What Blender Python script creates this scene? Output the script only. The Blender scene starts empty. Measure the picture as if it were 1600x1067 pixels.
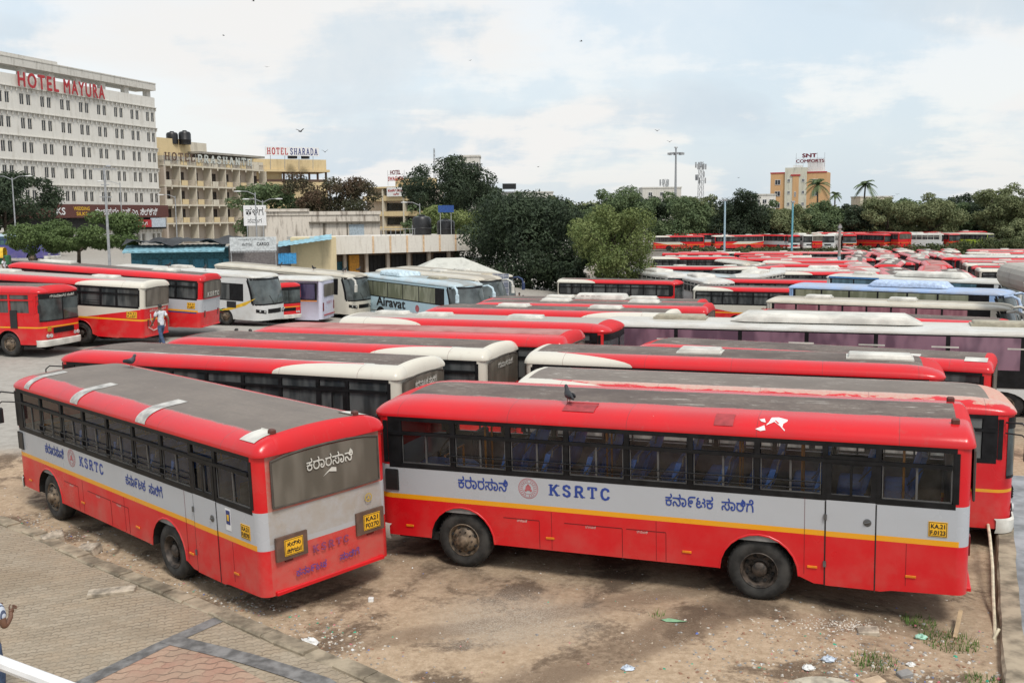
import bpy, math, random
import numpy as np
from mathutils import Matrix, Vector, Euler
sc = bpy.context.scene
COL = sc.collection
rnd = random.Random(11)
# ------------------------------------------------------------------ camera
CAM_Z = 6.3
cd = bpy.data.cameras.new('camera'); cam = bpy.data.objects.new('camera', cd); COL.objects.link(cam)
cd.sensor_width = 36.0; cd.lens = 36.0 * 1578 / 1600; cd.clip_end = 3000; cd.clip_start = 0.2
r_ = Vector((0.99995606, -0.00115555, -0.00930337)); u_ = Vector((0.00937486, 0.12325527, 0.99233072)); f_ = Vector((0, 0.99237433, -0.12326069))
cm = Matrix((r_, u_, -f_)).transposed().to_4x4(); cm.translation = Vector((0, 0, CAM_Z)); cam.matrix_world = cm
sc.camera = cam
# ------------------------------------------------------------------ sky, sun, exposure
SUN_EL, SUN_AZ = math.radians(56), math.radians(158)      # azimuth from +Y towards +X : behind the camera, to the right
w = bpy.data.worlds.new("World"); sc.world = w; w.use_nodes = True
nt = w.node_tree; N = nt.nodes; LK = nt.links
bg = N['Background']; bg.inputs[1].default_value = 0.1
sky = N.new('ShaderNodeTexSky'); sky.sky_type = 'NISHITA'; sky.sun_disc = False
sky.sun_elevation = SUN_EL; sky.sun_rotation = SUN_AZ; sky.air_density = 1.2; sky.dust_density = 2.5
def wm(op, a, b=None, c=None):
    n = N.new('ShaderNodeMath'); n.operation = op
    for i, v in enumerate((a, b, c)):
        if v is None: continue
        if isinstance(v, (int, float)): n.inputs[i].default_value = v
        else: LK.new(v, n.inputs[i])
    return n.outputs[0]
tc = N.new('ShaderNodeTexCoord'); sp = N.new('ShaderNodeSeparateXYZ'); LK.new(tc.outputs['Generated'], sp.inputs[0])
zz = wm('ADD', wm('MAXIMUM', sp.outputs[2], 0.0), 0.16)
cb = N.new('ShaderNodeCombineXYZ'); LK.new(wm('DIVIDE', sp.outputs[0], zz), cb.inputs[0]); LK.new(wm('DIVIDE', sp.outputs[1], zz), cb.inputs[1])
def wnoise(vec, scale, detail, rough, off, dist=0.0):
    mp = N.new('ShaderNodeMapping'); mp.inputs['Location'].default_value = off; LK.new(vec, mp.inputs[0])
    n = N.new('ShaderNodeTexNoise'); n.inputs['Scale'].default_value = scale; n.inputs['Detail'].default_value = detail
    n.inputs['Roughness'].default_value = rough; n.inputs['Distortion'].default_value = dist; LK.new(mp.outputs[0], n.inputs[0]); return n.outputs[0]
def wramp(v, lo, hi):
    n = N.new('ShaderNodeMapRange'); n.interpolation_type = 'SMOOTHSTEP'; LK.new(v, n.inputs[0])
    n.inputs[1].default_value = lo; n.inputs[2].default_value = hi; return n.outputs[0]
n1 = wnoise(cb.outputs[0], 0.55, 5, 0.55, (3.1, 1.2, 0), 0.3)          # large cloud decks
n2 = wnoise(cb.outputs[0], 1.25, 9, 0.58, (7.7, 2.6, 1), 0.15)         # heaped cumulus
n3 = wnoise(tc.outputs['Generated'], 3.4, 8, 0.6, (1.3, 4.2, 2.0), 0.2)
cover = wramp(n1, 0.30, 0.60); puff = wramp(wm('ADD', wm('MULTIPLY', n2, 0.55), wm('MULTIPLY', n3, 0.5)), 0.505, 0.575); thin = wramp(n3, 0.38, 0.62)
def wmix(f, a, b):
    n = N.new('ShaderNodeMix'); n.data_type = 'RGBA'; LK.new(f, n.inputs[0])
    for s, v in ((6, a), (7, b)):
        if isinstance(v, tuple): n.inputs[s].default_value = v
        else: LK.new(v, n.inputs[s])
    return n.outputs[2]
veil = wmix(thin, (5.9, 6.75, 7.45, 1), (7.1, 7.55, 7.85, 1))
bright = wmix(puff, veil, (8.25, 8.15, 8.0, 1))
sk_b = N.new('ShaderNodeMix'); sk_b.data_type = 'RGBA'; sk_b.blend_type = 'ADD'; sk_b.inputs[0].default_value = 1
LK.new(sky.outputs[0], sk_b.inputs[6]); sk_b.inputs[7].default_value = (4.6, 5.0, 5.3, 1)
final = wmix(wm('MAXIMUM', wm('MULTIPLY', cover, 0.97), 0.70), sk_b.outputs[2], bright)
LK.new(final, bg.inputs[0])
sd = bpy.data.lights.new('sun', 'SUN'); sd.energy = 2.5; sd.angle = math.radians(16); sd.color = (1, .95, .88)
so = bpy.data.objects.new('sun', sd); COL.objects.link(so)
sdir = Vector((math.sin(SUN_AZ) * math.cos(SUN_EL), math.cos(SUN_AZ) * math.cos(SUN_EL), math.sin(SUN_EL)))
so.rotation_euler = sdir.to_track_quat('Z', 'Y').to_euler(); so.location = (0, 0, 60)
sc.view_settings.view_transform = 'Standard'; sc.view_settings.look = 'None'; sc.view_settings.exposure = 0.13; sc.view_settings.gamma = 1
sc.view_settings.use_curve_mapping = False
sc.render.engine = 'CYCLES'; sc.cycles.use_denoising = True; sc.cycles.max_bounces = 8; sc.cycles.transparent_max_bounces = 16
sc.cycles.caustics_reflective = False; sc.cycles.caustics_refractive = False

# ------------------------------------------------------------------ helpers
def tag(o, label=None, cat=None, group=None, kind=None):
    if label: o['label'] = label
    if cat: o['category'] = cat
    if group: o['group'] = group
    if kind: o['kind'] = kind
    return o
def empty(name, loc=(0, 0, 0), rz=0, label=None, cat=None, group=None):
    o = bpy.data.objects.new(name, None); COL.objects.link(o); o.location = loc; o.rotation_euler = (0, 0, rz); o.empty_display_size = .3
    return tag(o, label, cat, group)
def link(name, me, parent=None):
    o = bpy.data.objects.new(name, me); COL.objects.link(o)
    if parent is not None: o.parent = parent
    return o
def copy_tree(o, parent=None):
    c = o.copy(); COL.objects.link(c)
    if parent is not None: c.parent = parent
    for ch in list(o.children): copy_tree(ch, c)
    return c
class MB:
    def __init__(s): s.v = []; s.f = []; s.mi = []; s.m = 0
    def add(s, vs, fs):
        b = len(s.v); s.v.extend([tuple(p) for p in vs]); s.f.extend([tuple(b + i for i in f) for f in fs]); s.mi.extend([s.m] * len(fs)); return s
    def box(s, x0, x1, y0, y1, z0, z1):
        return s.add([(x, y, z) for z in (z0, z1) for y in (y0, y1) for x in (x0, x1)],
                     [(0, 2, 3, 1), (4, 5, 7, 6), (0, 1, 5, 4), (2, 6, 7, 3), (0, 4, 6, 2), (1, 3, 7, 5)])
    def cbox(s, x0, x1, y0, y1, z0, z1, c=.02):          # box with chamfered vertical and top edges
        def ring(z, i): return [(x0 + i, y0 + c), (x0 + c, y0 + i), (x1 - c, y0 + i), (x1 - i, y0 + c), (x1 - i, y1 - c), (x1 - c, y1 - i), (x0 + c, y1 - i), (x0 + i, y1 - c)]
        vs = [(x, y, z0) for x, y in ring(z0, 0)] + [(x, y, z1 - c) for x, y in ring(z1, 0)]
        r2 = [(x0 + c, y0 + 1.6 * c), (x0 + 1.6 * c, y0 + c), (x1 - 1.6 * c, y0 + c), (x1 - c, y0 + 1.6 * c), (x1 - c, y1 - 1.6 * c), (x1 - 1.6 * c, y1 - c), (x0 + 1.6 * c, y1 - c), (x0 + c, y1 - 1.6 * c)]
        vs += [(x, y, z1) for x, y in r2]
        fs = [(i, (i + 1) % 8, 8 + (i + 1) % 8, 8 + i) for i in range(8)] + [(8 + i, 8 + (i + 1) % 8, 16 + (i + 1) % 8, 16 + i) for i in range(8)] + [tuple(range(16, 24)), tuple(range(7, -1, -1))]
        return s.add(vs, fs)
    def grid(s, rows):                                   # list of equal-length point rows
        n = len(rows[0]); vs = [p for r in rows for p in r]
        return s.add(vs, [(i * n + j, i * n + j + 1, (i + 1) * n + j + 1, (i + 1) * n + j) for i in range(len(rows) - 1) for j in range(n - 1)])
    def tube(s, path, r, n=8, cap=True):
        path = [Vector(p) for p in path]; rs = r if isinstance(r, (list, tuple)) else [r] * len(path); rows = []; pu = None
        for i, p in enumerate(path):
            d = (path[min(i + 1, len(path) - 1)] - path[max(i - 1, 0)]).normalized()
            if pu is None: pu = d.orthogonal().normalized()
            pu = (pu - d * pu.dot(d)).normalized(); q = d.cross(pu)
            rows.append([tuple(p + (pu * math.cos(2 * math.pi * k / n) + q * math.sin(2 * math.pi * k / n)) * rs[i]) for k in range(n + 1)])
        s.grid(rows)
        if cap: s.add(rows[0][:-1], [tuple(range(n))]); s.add(rows[-1][:-1], [tuple(range(n))])
        return s
    def lathe(s, prof, n=24, axis='y', c=(0, 0, 0)):     # prof: list of (radius, height along axis)
        rows = []
        for k in range(n + 1):
            a = 2 * math.pi * k / n; ca, sa = math.cos(a), math.sin(a)
            if axis == 'y': rows.append([(c[0] + r * ca, c[1] + h, c[2] + r * sa) for r, h in prof])
            else: rows.append([(c[0] + r * ca, c[1] + r * sa, c[2] + h) for r, h in prof])
        return s.grid(rows)
    def blob(s, c, r, n=8, m=5):
        rows = []
        for i in range(m + 1):
            t = math.pi * i / m
            rows.append([(c[0] + r[0] * math.sin(t) * math.cos(2 * math.pi * k / n), c[1] + r[1] * math.sin(t) * math.sin(2 * math.pi * k / n), c[2] + r[2] * math.cos(t)) for k in range(n + 1)])
        return s.grid(rows)
    def mesh(s, name, mats, smooth=False, sharp=35):
        me = bpy.data.meshes.new(name); me.from_pydata(s.v, [], s.f)
        for m in (mats if isinstance(mats, (list, tuple)) else [mats]): me.materials.append(m)
        if any(s.mi): me.polygons.foreach_set('material_index', s.mi)
        if smooth:
            import bmesh
            bm = bmesh.new(); bm.from_mesh(me); bmesh.ops.remove_doubles(bm, verts=bm.verts, dist=1e-4); bmesh.ops.recalc_face_normals(bm, faces=bm.faces); bm.to_mesh(me); bm.free()
            me.polygons.foreach_set('use_smooth', [True] * len(me.polygons))
            me.set_sharp_from_angle(angle=math.radians(sharp))
        me.update(); return me
    def build(s, name, mats, parent=None, smooth=False, sharp=35): return link(name, s.mesh(name, mats, smooth, sharp), parent)

# ------------------------------------------------------------------ node expressions
class X:
    def __init__(s, nt, o): s.nt = nt; s.o = o
    def _b(s, op, b, c=None, rev=False):
        n = s.nt.nodes.new('ShaderNodeMath'); n.operation = op
        args = (b, s, c) if rev else (s, b, c)
        for i, v in enumerate(args):
            if v is None: continue
            if isinstance(v, X): s.nt.links.new(v.o, n.inputs[i])
            else: n.inputs[i].default_value = v
        return X(s.nt, n.outputs[0])
    def __add__(s, b): return s._b('ADD', b)
    __radd__ = __add__
    def __sub__(s, b): return s._b('SUBTRACT', b)
    def __rsub__(s, b): return s._b('SUBTRACT', b, rev=True)
    def __mul__(s, b): return s._b('MULTIPLY', b)
    __rmul__ = __mul__
    def __truediv__(s, b): return s._b('DIVIDE', b)
    def __gt__(s, b): return s._b('GREATER_THAN', b)
    def __lt__(s, b): return s._b('LESS_THAN', b)
    def mx(s, b): return s._b('MAXIMUM', b)
    def mn(s, b): return s._b('MINIMUM', b)
    def ab(s): return s._b('ABSOLUTE', 0.0)
    def pw(s, b): return s._b('POWER', b)
    def md(s, b): return s._b('MODULO', b)
    def fract(s): return s._b('FRACT', 0.0)
    def floor(s): return s._b('FLOOR', 0.0)
    def sin(s): return s._b('SINE', 0.0)
    def ramp(s, lo, hi, a=0., b=1.):
        n = s.nt.nodes.new('ShaderNodeMapRange'); n.interpolation_type = 'SMOOTHSTEP'; s.nt.links.new(s.o, n.inputs[0])
        n.inputs[1].default_value = lo; n.inputs[2].default_value = hi; n.inputs[3].default_value = a; n.inputs[4].default_value = b
        return X(s.nt, n.outputs[0])
class M:
    """material with node-expression helpers; .m is the material"""
    def __init__(s, name, rough=.5, metal=0., spec=.5):
        s.m = bpy.data.materials.new(name); s.m.use_nodes = True; s.nt = s.m.node_tree; s.b = s.nt.nodes['Principled BSDF']
        s.b.inputs['Roughness'].default_value = rough; s.b.inputs['Metallic'].default_value = metal; s.b.inputs['Specular IOR Level'].default_value = spec
    def coord(s, kind='Object'):
        t = s.nt.nodes.new('ShaderNodeTexCoord'); s.cv = t.outputs[kind]; return s.sep(s.cv)
    def world(s):
        g = s.nt.nodes.new('ShaderNodeNewGeometry'); s.cv = g.outputs['Position']; return s.sep(s.cv)
    def sep(s, v):
        p = s.nt.nodes.new('ShaderNodeSeparateXYZ'); s.nt.links.new(v, p.inputs[0]); return [X(s.nt, o) for o in p.outputs]
    def vec(s, x, y, z):
        c = s.nt.nodes.new('ShaderNodeCombineXYZ')
        for i, v in enumerate((x, y, z)):
            if isinstance(v, X): s.nt.links.new(v.o, c.inputs[i])
            else: c.inputs[i].default_value = v
        return c.outputs[0]
    def orand(s):
        return X(s.nt, s.nt.nodes.new('ShaderNodeObjectInfo').outputs['Random'])
    def noise(s, scale, detail=4, rough=.55, v=None, dist=0., four=False, w=None):
        n = s.nt.nodes.new('ShaderNodeTexNoise'); n.inputs['Scale'].default_value = scale; n.inputs['Detail'].default_value = detail
        n.inputs['Roughness'].default_value = rough; n.inputs['Distortion'].default_value = dist
        if w is not None: n.noise_dimensions = '4D'; s.nt.links.new(w.o, n.inputs['W'])
        s.nt.links.new(v if v is not None else s.cv, n.inputs['Vector']); return X(s.nt, n.outputs[0])
    def voro(s, scale, v=None, feature='F1', out=0, rand=1.):
        n = s.nt.nodes.new('ShaderNodeTexVoronoi'); n.feature = feature; n.inputs['Scale'].default_value = scale; n.inputs['Randomness'].default_value = rand
        s.nt.links.new(v if v is not None else s.cv, n.inputs['Vector']); return X(s.nt, n.outputs[out])
    def mix(s, f, a, b):
        n = s.nt.nodes.new('ShaderNodeMix'); n.data_type = 'RGBA'
        if isinstance(f, X): s.nt.links.new(f.o, n.inputs[0])
        else: n.inputs[0].default_value = f
        for i, v in ((6, a), (7, b)):
            if isinstance(v, tuple): n.inputs[i].default_value = (*v[:3], 1)
            else: s.nt.links.new(v, n.inputs[i])
        return n.outputs[2]
    def color(s, c):
        if isinstance(c, tuple): s.b.inputs['Base Color'].default_value = (*c[:3], 1)
        else: s.nt.links.new(c, s.b.inputs['Base Color'])
        return s
    def setr(s, x): s.nt.links.new(x.o, s.b.inputs['Roughness']); return s
    def bump(s, h, strength=.3, dist=.02):
        n = s.nt.nodes.new('ShaderNodeBump'); n.inputs['Strength'].default_value = strength; n.inputs['Distance'].default_value = dist
        s.nt.links.new(h.o, n.inputs['Height']); s.nt.links.new(n.outputs[0], s.b.inputs['Normal']); return s
MATS = {}
def plain(name, c, rough=.5, metal=0., var=.12, scale=6., spec=.5):
    """painted / plain surface with slight uneven tone and grime"""
    k = (name,)
    if k in MATS: return MATS[k]
    a = M(name, rough, metal, spec); a.coord(); n = a.noise(scale, 5); d = tuple(v * (1 - 2.2 * var) for v in c); e = tuple(min(1, v * (1 + var)) for v in c)
    a.color(a.mix(n.ramp(.3, .7), d, e)); MATS[k] = a.m; return a.m

# ------------------------------------------------------------------ lettering
GLYPH = {  # pen strokes in a unit cell, used for slab-serif capitals
 'K': (.75, [[(.12,0),(.12,1)],[(.62,1),(.14,.42)],[(.3,.6),(.66,0)]], [(.12,0),(.12,1),(.62,1),(.66,0)]),
 'S': (.66, [[(.56,.78),(.52,.92),(.33,1),(.14,.92),(.1,.76),(.17,.6),(.45,.46),(.56,.3),(.53,.1),(.34,0),(.14,.07),(.08,.24)]], []),
 'R': (.74, [[(.12,0),(.12,1)],[(.12,1),(.42,1),(.56,.9),(.58,.74),(.54,.58),(.4,.5),(.12,.5)],[(.34,.5),(.64,0)]], [(.12,0),(.64,0)]),
 'T': (.7, [[(.35,0),(.35,1)],[(.06,1),(.64,1)],[(.06,1),(.06,.8)],[(.64,1),(.64,.8)]], [(.35,0)]),
 'C': (.7, [[(.6,.76),(.54,.92),(.36,1),(.17,.9),(.08,.66),(.08,.34),(.17,.1),(.36,0),(.54,.08),(.62,.26)]], []),
 'H': (.78, [[(.14,0),(.14,1)],[(.64,0),(.64,1)],[(.14,.5),(.64,.5)]], [(.14,0),(.14,1),(.64,0),(.64,1)]),
 'O': (.76, [[(.38,1),(.19,.92),(.09,.68),(.09,.32),(.19,.08),(.38,0),(.57,.08),(.67,.32),(.67,.68),(.57,.92),(.38,1)]], []),
 'E': (.66, [[(.12,0),(.12,1)],[(.06,1),(.56,1)],[(.12,.5),(.44,.5)],[(.06,0),(.58,0)],[(.58,0),(.58,.18)],[(.56,1),(.56,.82)]], []),
 'L': (.64, [[(.12,0),(.12,1)],[(.06,0),(.58,0)],[(.58,0),(.58,.2)]], [(.12,1)]),
 'A': (.76, [[(.08,0),(.36,1)],[(.4,1),(.68,0)],[(.2,.34),(.56,.34)]], [(.08,0),(.68,0)]),
 'D': (.74, [[(.12,0),(.12,1)],[(.06,1),(.36,1),(.56,.88),(.65,.62),(.65,.38),(.56,.12),(.36,0),(.06,0)]], []),
 'P': (.7, [[(.12,0),(.12,1)],[(.06,1),(.42,1),(.56,.9),(.6,.74),(.56,.56),(.42,.46),(.12,.46)]], [(.12,0)]),
 'N': (.8, [[(.14,0),(.14,1)],[(.14,1),(.64,0)],[(.64,0),(.64,1)]], [(.14,0),(.64,1)]),
}
def place(vs, face, x, z, off):
    """flat lettering (px right, py up, pz out) -> local coordinates of a thing. face: L (-Y side), R (+Y side), B (+X end), F (-X end)"""
    out = []
    for (a, b, c) in vs:
        if face == 'L': out.append((x + a, -off - c, z + b))
        elif face == 'R': out.append((x - a, off + c, z + b))
        elif face == 'B': out.append((off + c, x + a, z + b))
        else: out.append((-off - c, x - a, z + b))
    return out
def serif(s, h, wtot, t=.15):
    """list of (verts, faces) for slab-serif capitals, total width wtot"""
    mb = MB(); x = 0; k = 0
    for ch in s:
        if ch == ' ': x += .55; continue
        wd, st, sf = GLYPH[ch]
        for path in st:
            for i in range(len(path) - 1):
                a = Vector(path[i]); b = Vector(path[i + 1]); d = (b - a).normalized(); n = Vector((-d.y, d.x)) * t * (.5 if abs(d.y) > .3 or len(path) > 2 else .36); e = d * t * .18
                zz = .0012 * (k % 4); k += 1
                mb.add([(x + p.x, p.y, zz) for p in (a - e - n, b + e - n, b + e + n, a - e + n)], [(0, 1, 2, 3)])
        for (px, py) in sf:
            zz = .0012 * (k % 4); k += 1; q = .05 if py == 0 else -.05
            mb.add([(x + px - t * .95, py + min(0, 2 * q) , zz), (x + px + t * .95, py + min(0, 2 * q), zz), (x + px + t * .95, py + max(0, 2 * q), zz), (x + px - t * .95, py + max(0, 2 * q), zz)], [(0, 1, 2, 3)])
        x += wd + .3
    tot = x - .3
    mb.v = [(p[0] * wtot / tot, p[1] * h, p[2]) for p in mb.v]
    return mb
TXT = {}
def text_mb(s, h, wtot=None, bold=.0, gap=1.0):
    key = (s, bold, gap)
    if key not in TXT:
        cu = bpy.data.curves.new('lettering', 'FONT'); cu.body = s; cu.size = 1; cu.resolution_u = 3; cu.space_character = gap
        for i, ch in enumerate(s):                      # vowel signs sit on the letter before them
            if i and ch == '\u0cbf': cu.body_format[i - 1].kerning = -13
            if i and ch == '\u0cc6': cu.body_format[i - 1].kerning = -2
        o = bpy.data.objects.new('lettering', cu); COL.objects.link(o)
        me = bpy.data.meshes.new_from_object(o.evaluated_get(bpy.context.evaluated_depsgraph_get()))
        bpy.data.objects.remove(o); bpy.data.curves.remove(cu)
        v = [tuple(p.co) for p in me.vertices]; f = [tuple(p.vertices) for p in me.polygons]; bpy.data.meshes.remove(me)
        par = list(range(len(v)))
        def find(i):
            while par[i] != i: par[i] = par[par[i]]; i = par[i]
            return i
        for q in f:
            a = find(q[0])
            for i in q[1:]: par[find(i)] = a
        ids = {}
        vv = []
        for i, p in enumerate(v):
            k = ids.setdefault(find(i), len(ids)); vv.append((p[0], p[1], k % 4))
        if bold:                                        # heavier strokes: the outline repeated a hair apart
            n0 = len(vv); f0 = list(f); v0 = list(vv)
            for q, (dx, dy) in enumerate(((bold, 0), (-bold, 0), (0, bold * .8), (0, -bold * .8))):
                vv += [(a + dx, b + dy, c + 4 * (q + 1)) for a, b, c in v0]; f = f + [tuple(i + n0 * (q + 1) for i in t) for t in f0]
        TXT[key] = (vv, f)
    v, f = TXT[key]; mb = MB()
    if not v: return mb
    x0 = min(p[0] for p in v); x1 = max(p[0] for p in v); y0 = min(p[1] for p in v); y1 = max(p[1] for p in v)
    k = h / (y1 - y0); kx = wtot / (x1 - x0) if wtot else k
    zs = max(.0002, h * .0014); mb.add([((p[0] - x0) * kx, (p[1] - y0) * k, p[2] * zs) for p in v], f); return mb
def letters(mb, face, x, z, off, mat, parent, name='lettering'):
    m2 = MB(); m2.v = place(mb.v, face, x, z, off); m2.f = mb.f; m2.mi = mb.mi
    return m2.build(name, mat, parent)

# ------------------------------------------------------------------ terrain height (metres; the camera is at 6.3)
def near_plane(x, y): return -.29 + .0205 * x + .0258 * y
GC = [(x, y, near_plane(x, y)) for x in (-14, -8, -2, 4) for y in (4, 10, 15, 19)] + [(-10, 21, .05), (-6, 17, .03), (4, 16, .2), (0, 19, .16), (6, 14, .1), (8, 12, .05), (9, 17, -.1), (5, 21, -.12),
      (-6, 25, .04), (-5, 28, .03), (-3, 29, .08), (5, 25, -.09), (-1, 35, -.12), (8, 29, -.28), (8, 35, -.3), (3, 41, -.28), (-14, 28, .25), (-20, 34, .4), (-9, 38, .2),
      (18, 48, -.62), (20, 52, -.52), (24, 59, -.6), (9, 80, -1.75), (17, 69, -1.6), (20, 78, -1.7), (30, 95, -1.8), (50, 120, -2), (30, 140, -2.5), (70, 150, -2.7), (40, 165, -2.7), (80, 168, -2.7), (95, 160, -2.7), (60, 172, -2.4),
      (-22, 45, .55), (-20, 49, .55), (-19, 51, .8), (-28, 52, 1.3), (-18, 59, .3), (-15, 64, .0), (-6, 62, -.2), (-5, 70, -.2), (-40, 60, 1.2), (-45, 80, 1.6), (-60, 110, 2.2), (-25, 90, .6), (-10, 95, .2), (-60, 150, 2.5), (-40, 190, 2.5), (0, 110, -1.5),
      (30, 196, -.75), (50, 196, -.75), (70, 196, -.75), (90, 196, -.75), (40, 230, -.6), (80, 240, -.5), (40, 300, 0), (0, 200, 0), (0, 400, 0), (-200, 300, 2), (200, 300, 0), (130, 130, -1.5), (-300, 100, 2), (300, 100, -1), (0, 700, 0)]
GCA = np.array(GC)
def ground(x, y):
    d2 = (GCA[:, 0] - x) ** 2 + (GCA[:, 1] - y) ** 2 + .6; wg = d2 ** -1.7
    return float((wg * GCA[:, 2]).sum() / wg.sum())
# ------------------------------------------------------------------ setting: ground, pavement, kerbs
def white(a, x, y):
    n = a.nt.nodes.new('ShaderNodeTexWhiteNoise'); n.noise_dimensions = '2D'; a.nt.links.new(a.vec(x, y, 0.), n.inputs[0]); return X(a.nt, n.outputs[0])
def ground_mat():
    a = M('ground_dirt', .92, spec=.25); x, y, z = a.world()
    big = a.noise(.22, 5, .6); mid = a.noise(.9, 6, .62, dist=.6); fine = a.noise(9, 6, .7); grit = a.noise(38, 3, .6)
    tan = a.mix(fine.ramp(.3, .72), (.325, .238, .155), (.465, .355, .248)); tan = a.mix(grit.ramp(.55, .72) * .5, tan, (.2, .15, .11))
    dmp = (mid * .75 + big * .35 + (fine - .5) * .22).ramp(.43, .56)
    c = a.mix(dmp, a.mix(grit.ramp(.3, .7), (.115, .08, .053), (.165, .118, .08)), tan)
    trk = ((x - .25) * .58 - (y - 12.9) * .815 + (mid - .5) * .5).ab().ramp(.22, .62, 1, 0) * x.ramp(3.6, 4.6, 1, 0) * mid.ramp(.3, .55, .25, .8)
    tr2 = ((x + 1.2) * .30 - (y - 14.6) * .954 + (mid - .5) * .5).ab().ramp(.12, .4, 1, 0) * mid.ramp(.35, .6, .0, .6)
    c = a.mix(trk.mx(tr2), c, a.mix(grit.ramp(.3, .7), (.125, .085, .057), (.18, .128, .088)))
    near_dark = ((x - 1.5).ab().ramp(3.5, 8.0, 1, 0) * (y + x * .37 - 17.5).ab().ramp(.6, 2.6, 1, 0))  # darker strip of ground along the side-on front bus
    c = a.mix(near_dark * mid.ramp(.35, .62, .75, .15), c, (.085, .06, .042))
    pale = (((x + .1) * (x + .1) + (y - 15.0) * (y - 15.0) * 1.7).pw(.5) + mid * 1.6).ramp(1.3, 2.6, 1, 0)
    c = a.mix(pale * grit.ramp(.3, .62, .2, .65), c, a.mix(grit.ramp(.35, .65), (.22, .195, .16), (.43, .385, .315)))
    pb = a.voro(26); peb = white(a, (x * 26).floor(), (y * 26).floor())
    c = a.mix((pb.ramp(.12, .2, 1, 0) * (a.noise(1.3, 3).ramp(.45, .6)) * .8), c, a.mix(peb, (.2, .16, .12), (.62, .56, .47)))
    road = (y + x * .25 + (mid - .5) * 2.2).ramp(22.0, 23.6) * (x - y * .12 + mid).ramp(-7.0, -4.0, 1, 0)
    asp = a.mix(a.noise(3, 8, .7).ramp(.3, .7), (.27, .25, .22), (.4, .375, .335)); asp = a.mix(grit.ramp(.4, .7), asp, (.33, .31, .28))
    c = a.mix(road, c, asp)
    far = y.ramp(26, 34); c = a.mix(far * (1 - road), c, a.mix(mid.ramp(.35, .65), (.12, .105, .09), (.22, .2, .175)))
    a.color(c); a.bump(fine * .5 + grit * .25 + pb * -.2, .55, .03); return a.m
def axis(segs):
    out = []
    for a, b, s in segs:
        n = max(1, int(round((b - a) / s))); out += [a + (b - a) * i / n for i in range(n)]
    return out + [segs[-1][1]]
gxs = axis([(-700, -120, 60), (-120, -40, 10), (-40, -16, 3), (-16, 14, .42), (14, 40, 3), (40, 140, 10), (140, 700, 60)])
gys = axis([(-60, 2, 8), (2, 8, 2), (8, 27, .42), (27, 60, 1.6), (60, 120, 5), (120, 260, 10), (260, 1400, 90)])
def nz(x, y): return .012 * math.sin(2.1 * x + 1.3 * y) * math.sin(1.7 * y - .8 * x) + .008 * math.sin(5.3 * x + 2.2) * math.sin(4.7 * y + 1.1 * x)
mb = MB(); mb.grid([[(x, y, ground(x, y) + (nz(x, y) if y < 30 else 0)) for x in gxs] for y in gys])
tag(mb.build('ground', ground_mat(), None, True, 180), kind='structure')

KERB = [(-24, 30.5), (-14.5, 23.1), (-10.7, 20.41), (-9.33, 19.35), (-8.48, 18.52), (-6.79, 17.1), (-5.29, 15.9), (-4.58, 15.3), (-3.41, 14.22), (-2.42, 13.44), (1.5, 10.2), (6, 6)]
def paver_mat(name, L, Hh, ang, cols, amp, wave):
    a = M(name, .85, spec=.3); x, y, z = a.world(); c, s = math.cos(ang), math.sin(ang)
    wob = a.noise(1.1, 2) ; u = x * c + y * s + wob * .05; v = y * c - x * s + wob * .06
    if wave: vv = v + (u * (2 * math.pi / L)).sin() * amp
    else: vv = v + ((u * (2 / L)).fract() - .5).ab() * amp
    row = (vv * (1 / Hh)).floor(); uu = u * (1 / L) + row.md(2.0) * .5
    if wave: uu = uu + (vv * (2 * math.pi / Hh)).sin() * .06
    fu = uu.fract(); fv = (vv * (1 / Hh)).fract()
    ed = ((fu - .5).ab() * -1 + .5) * (L / Hh); ed = ed.mn((fv - .5).ab() * -1 + .5)
    wn = white(a, uu.floor(), row); jw = a.noise(2.2, 3)
    joint = (ed.ramp(.0, .07, 1, 0) * jw.ramp(.45, .65, .05, .6)).mx(((fv - .5).ab() * -1 + .5).ramp(.0, .12, 1, 0) * (jw * .6 + a.noise(5.0, 2) * .4).ramp(.42, .58, .12, 1.))
    base = a.mix(wn.ramp(0, 1) * .7, cols[0], cols[1]); n = a.noise(1.6, 6, .65); f = a.noise(24, 4)
    base = a.mix(n.ramp(.38, .68) * .55, base, cols[2]); base = a.mix(f.ramp(.3, .7) * .25, base, tuple(q * .6 for q in cols[0]))
    base = a.mix(a.noise(.5, 5, .6, dist=.5).ramp(.5, .66) * .5, base, tuple(q * .62 for q in cols[2]))
    a.color(a.mix(joint * .75, base, (.085, .065, .048))); a.bump(ed.ramp(0, .14) + f * .2, .55, .02); return a.m
mat_pav = paver_mat('paving_blocks', .235, .118, math.radians(16), [(.30, .25, .185), (.39, .33, .25), (.37, .285, .195)], .075, False)
mat_red = paver_mat('red_paving_blocks', .3, .19, math.radians(8), [(.36, .205, .15), (.42, .30, .215), (.40, .30, .22)], .028, True)
mat_conc = plain('worn_concrete', (.31, .26, .19), .9, var=.25, scale=3, spec=.2)
mat_band = plain('grey_concrete', (.185, .18, .175), .85, var=.22, scale=5, spec=.25)
mat_pave_side = mat_conc
def sheet(name, poly, dz, mat, zf=None):
    mb = MB(); mb.add([(x, y, (zf or near_plane)(x, y) + dz) for x, y in poly], [tuple(range(len(poly)))]); return tag(mb.build(name, mat), kind='structure')
def psurf(x, y): return ground(x, y)
rows = []
for (x, y) in KERB:
    rows.append([(x - t * .66, y - t * .75, .0) for t in (0.0, .6, 1.2, 2, 3, 4.5, 7, 10, 14)])
rows = [[(x, y, ground(x, y) + .085) for x, y, _ in r] for r in rows]
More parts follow.
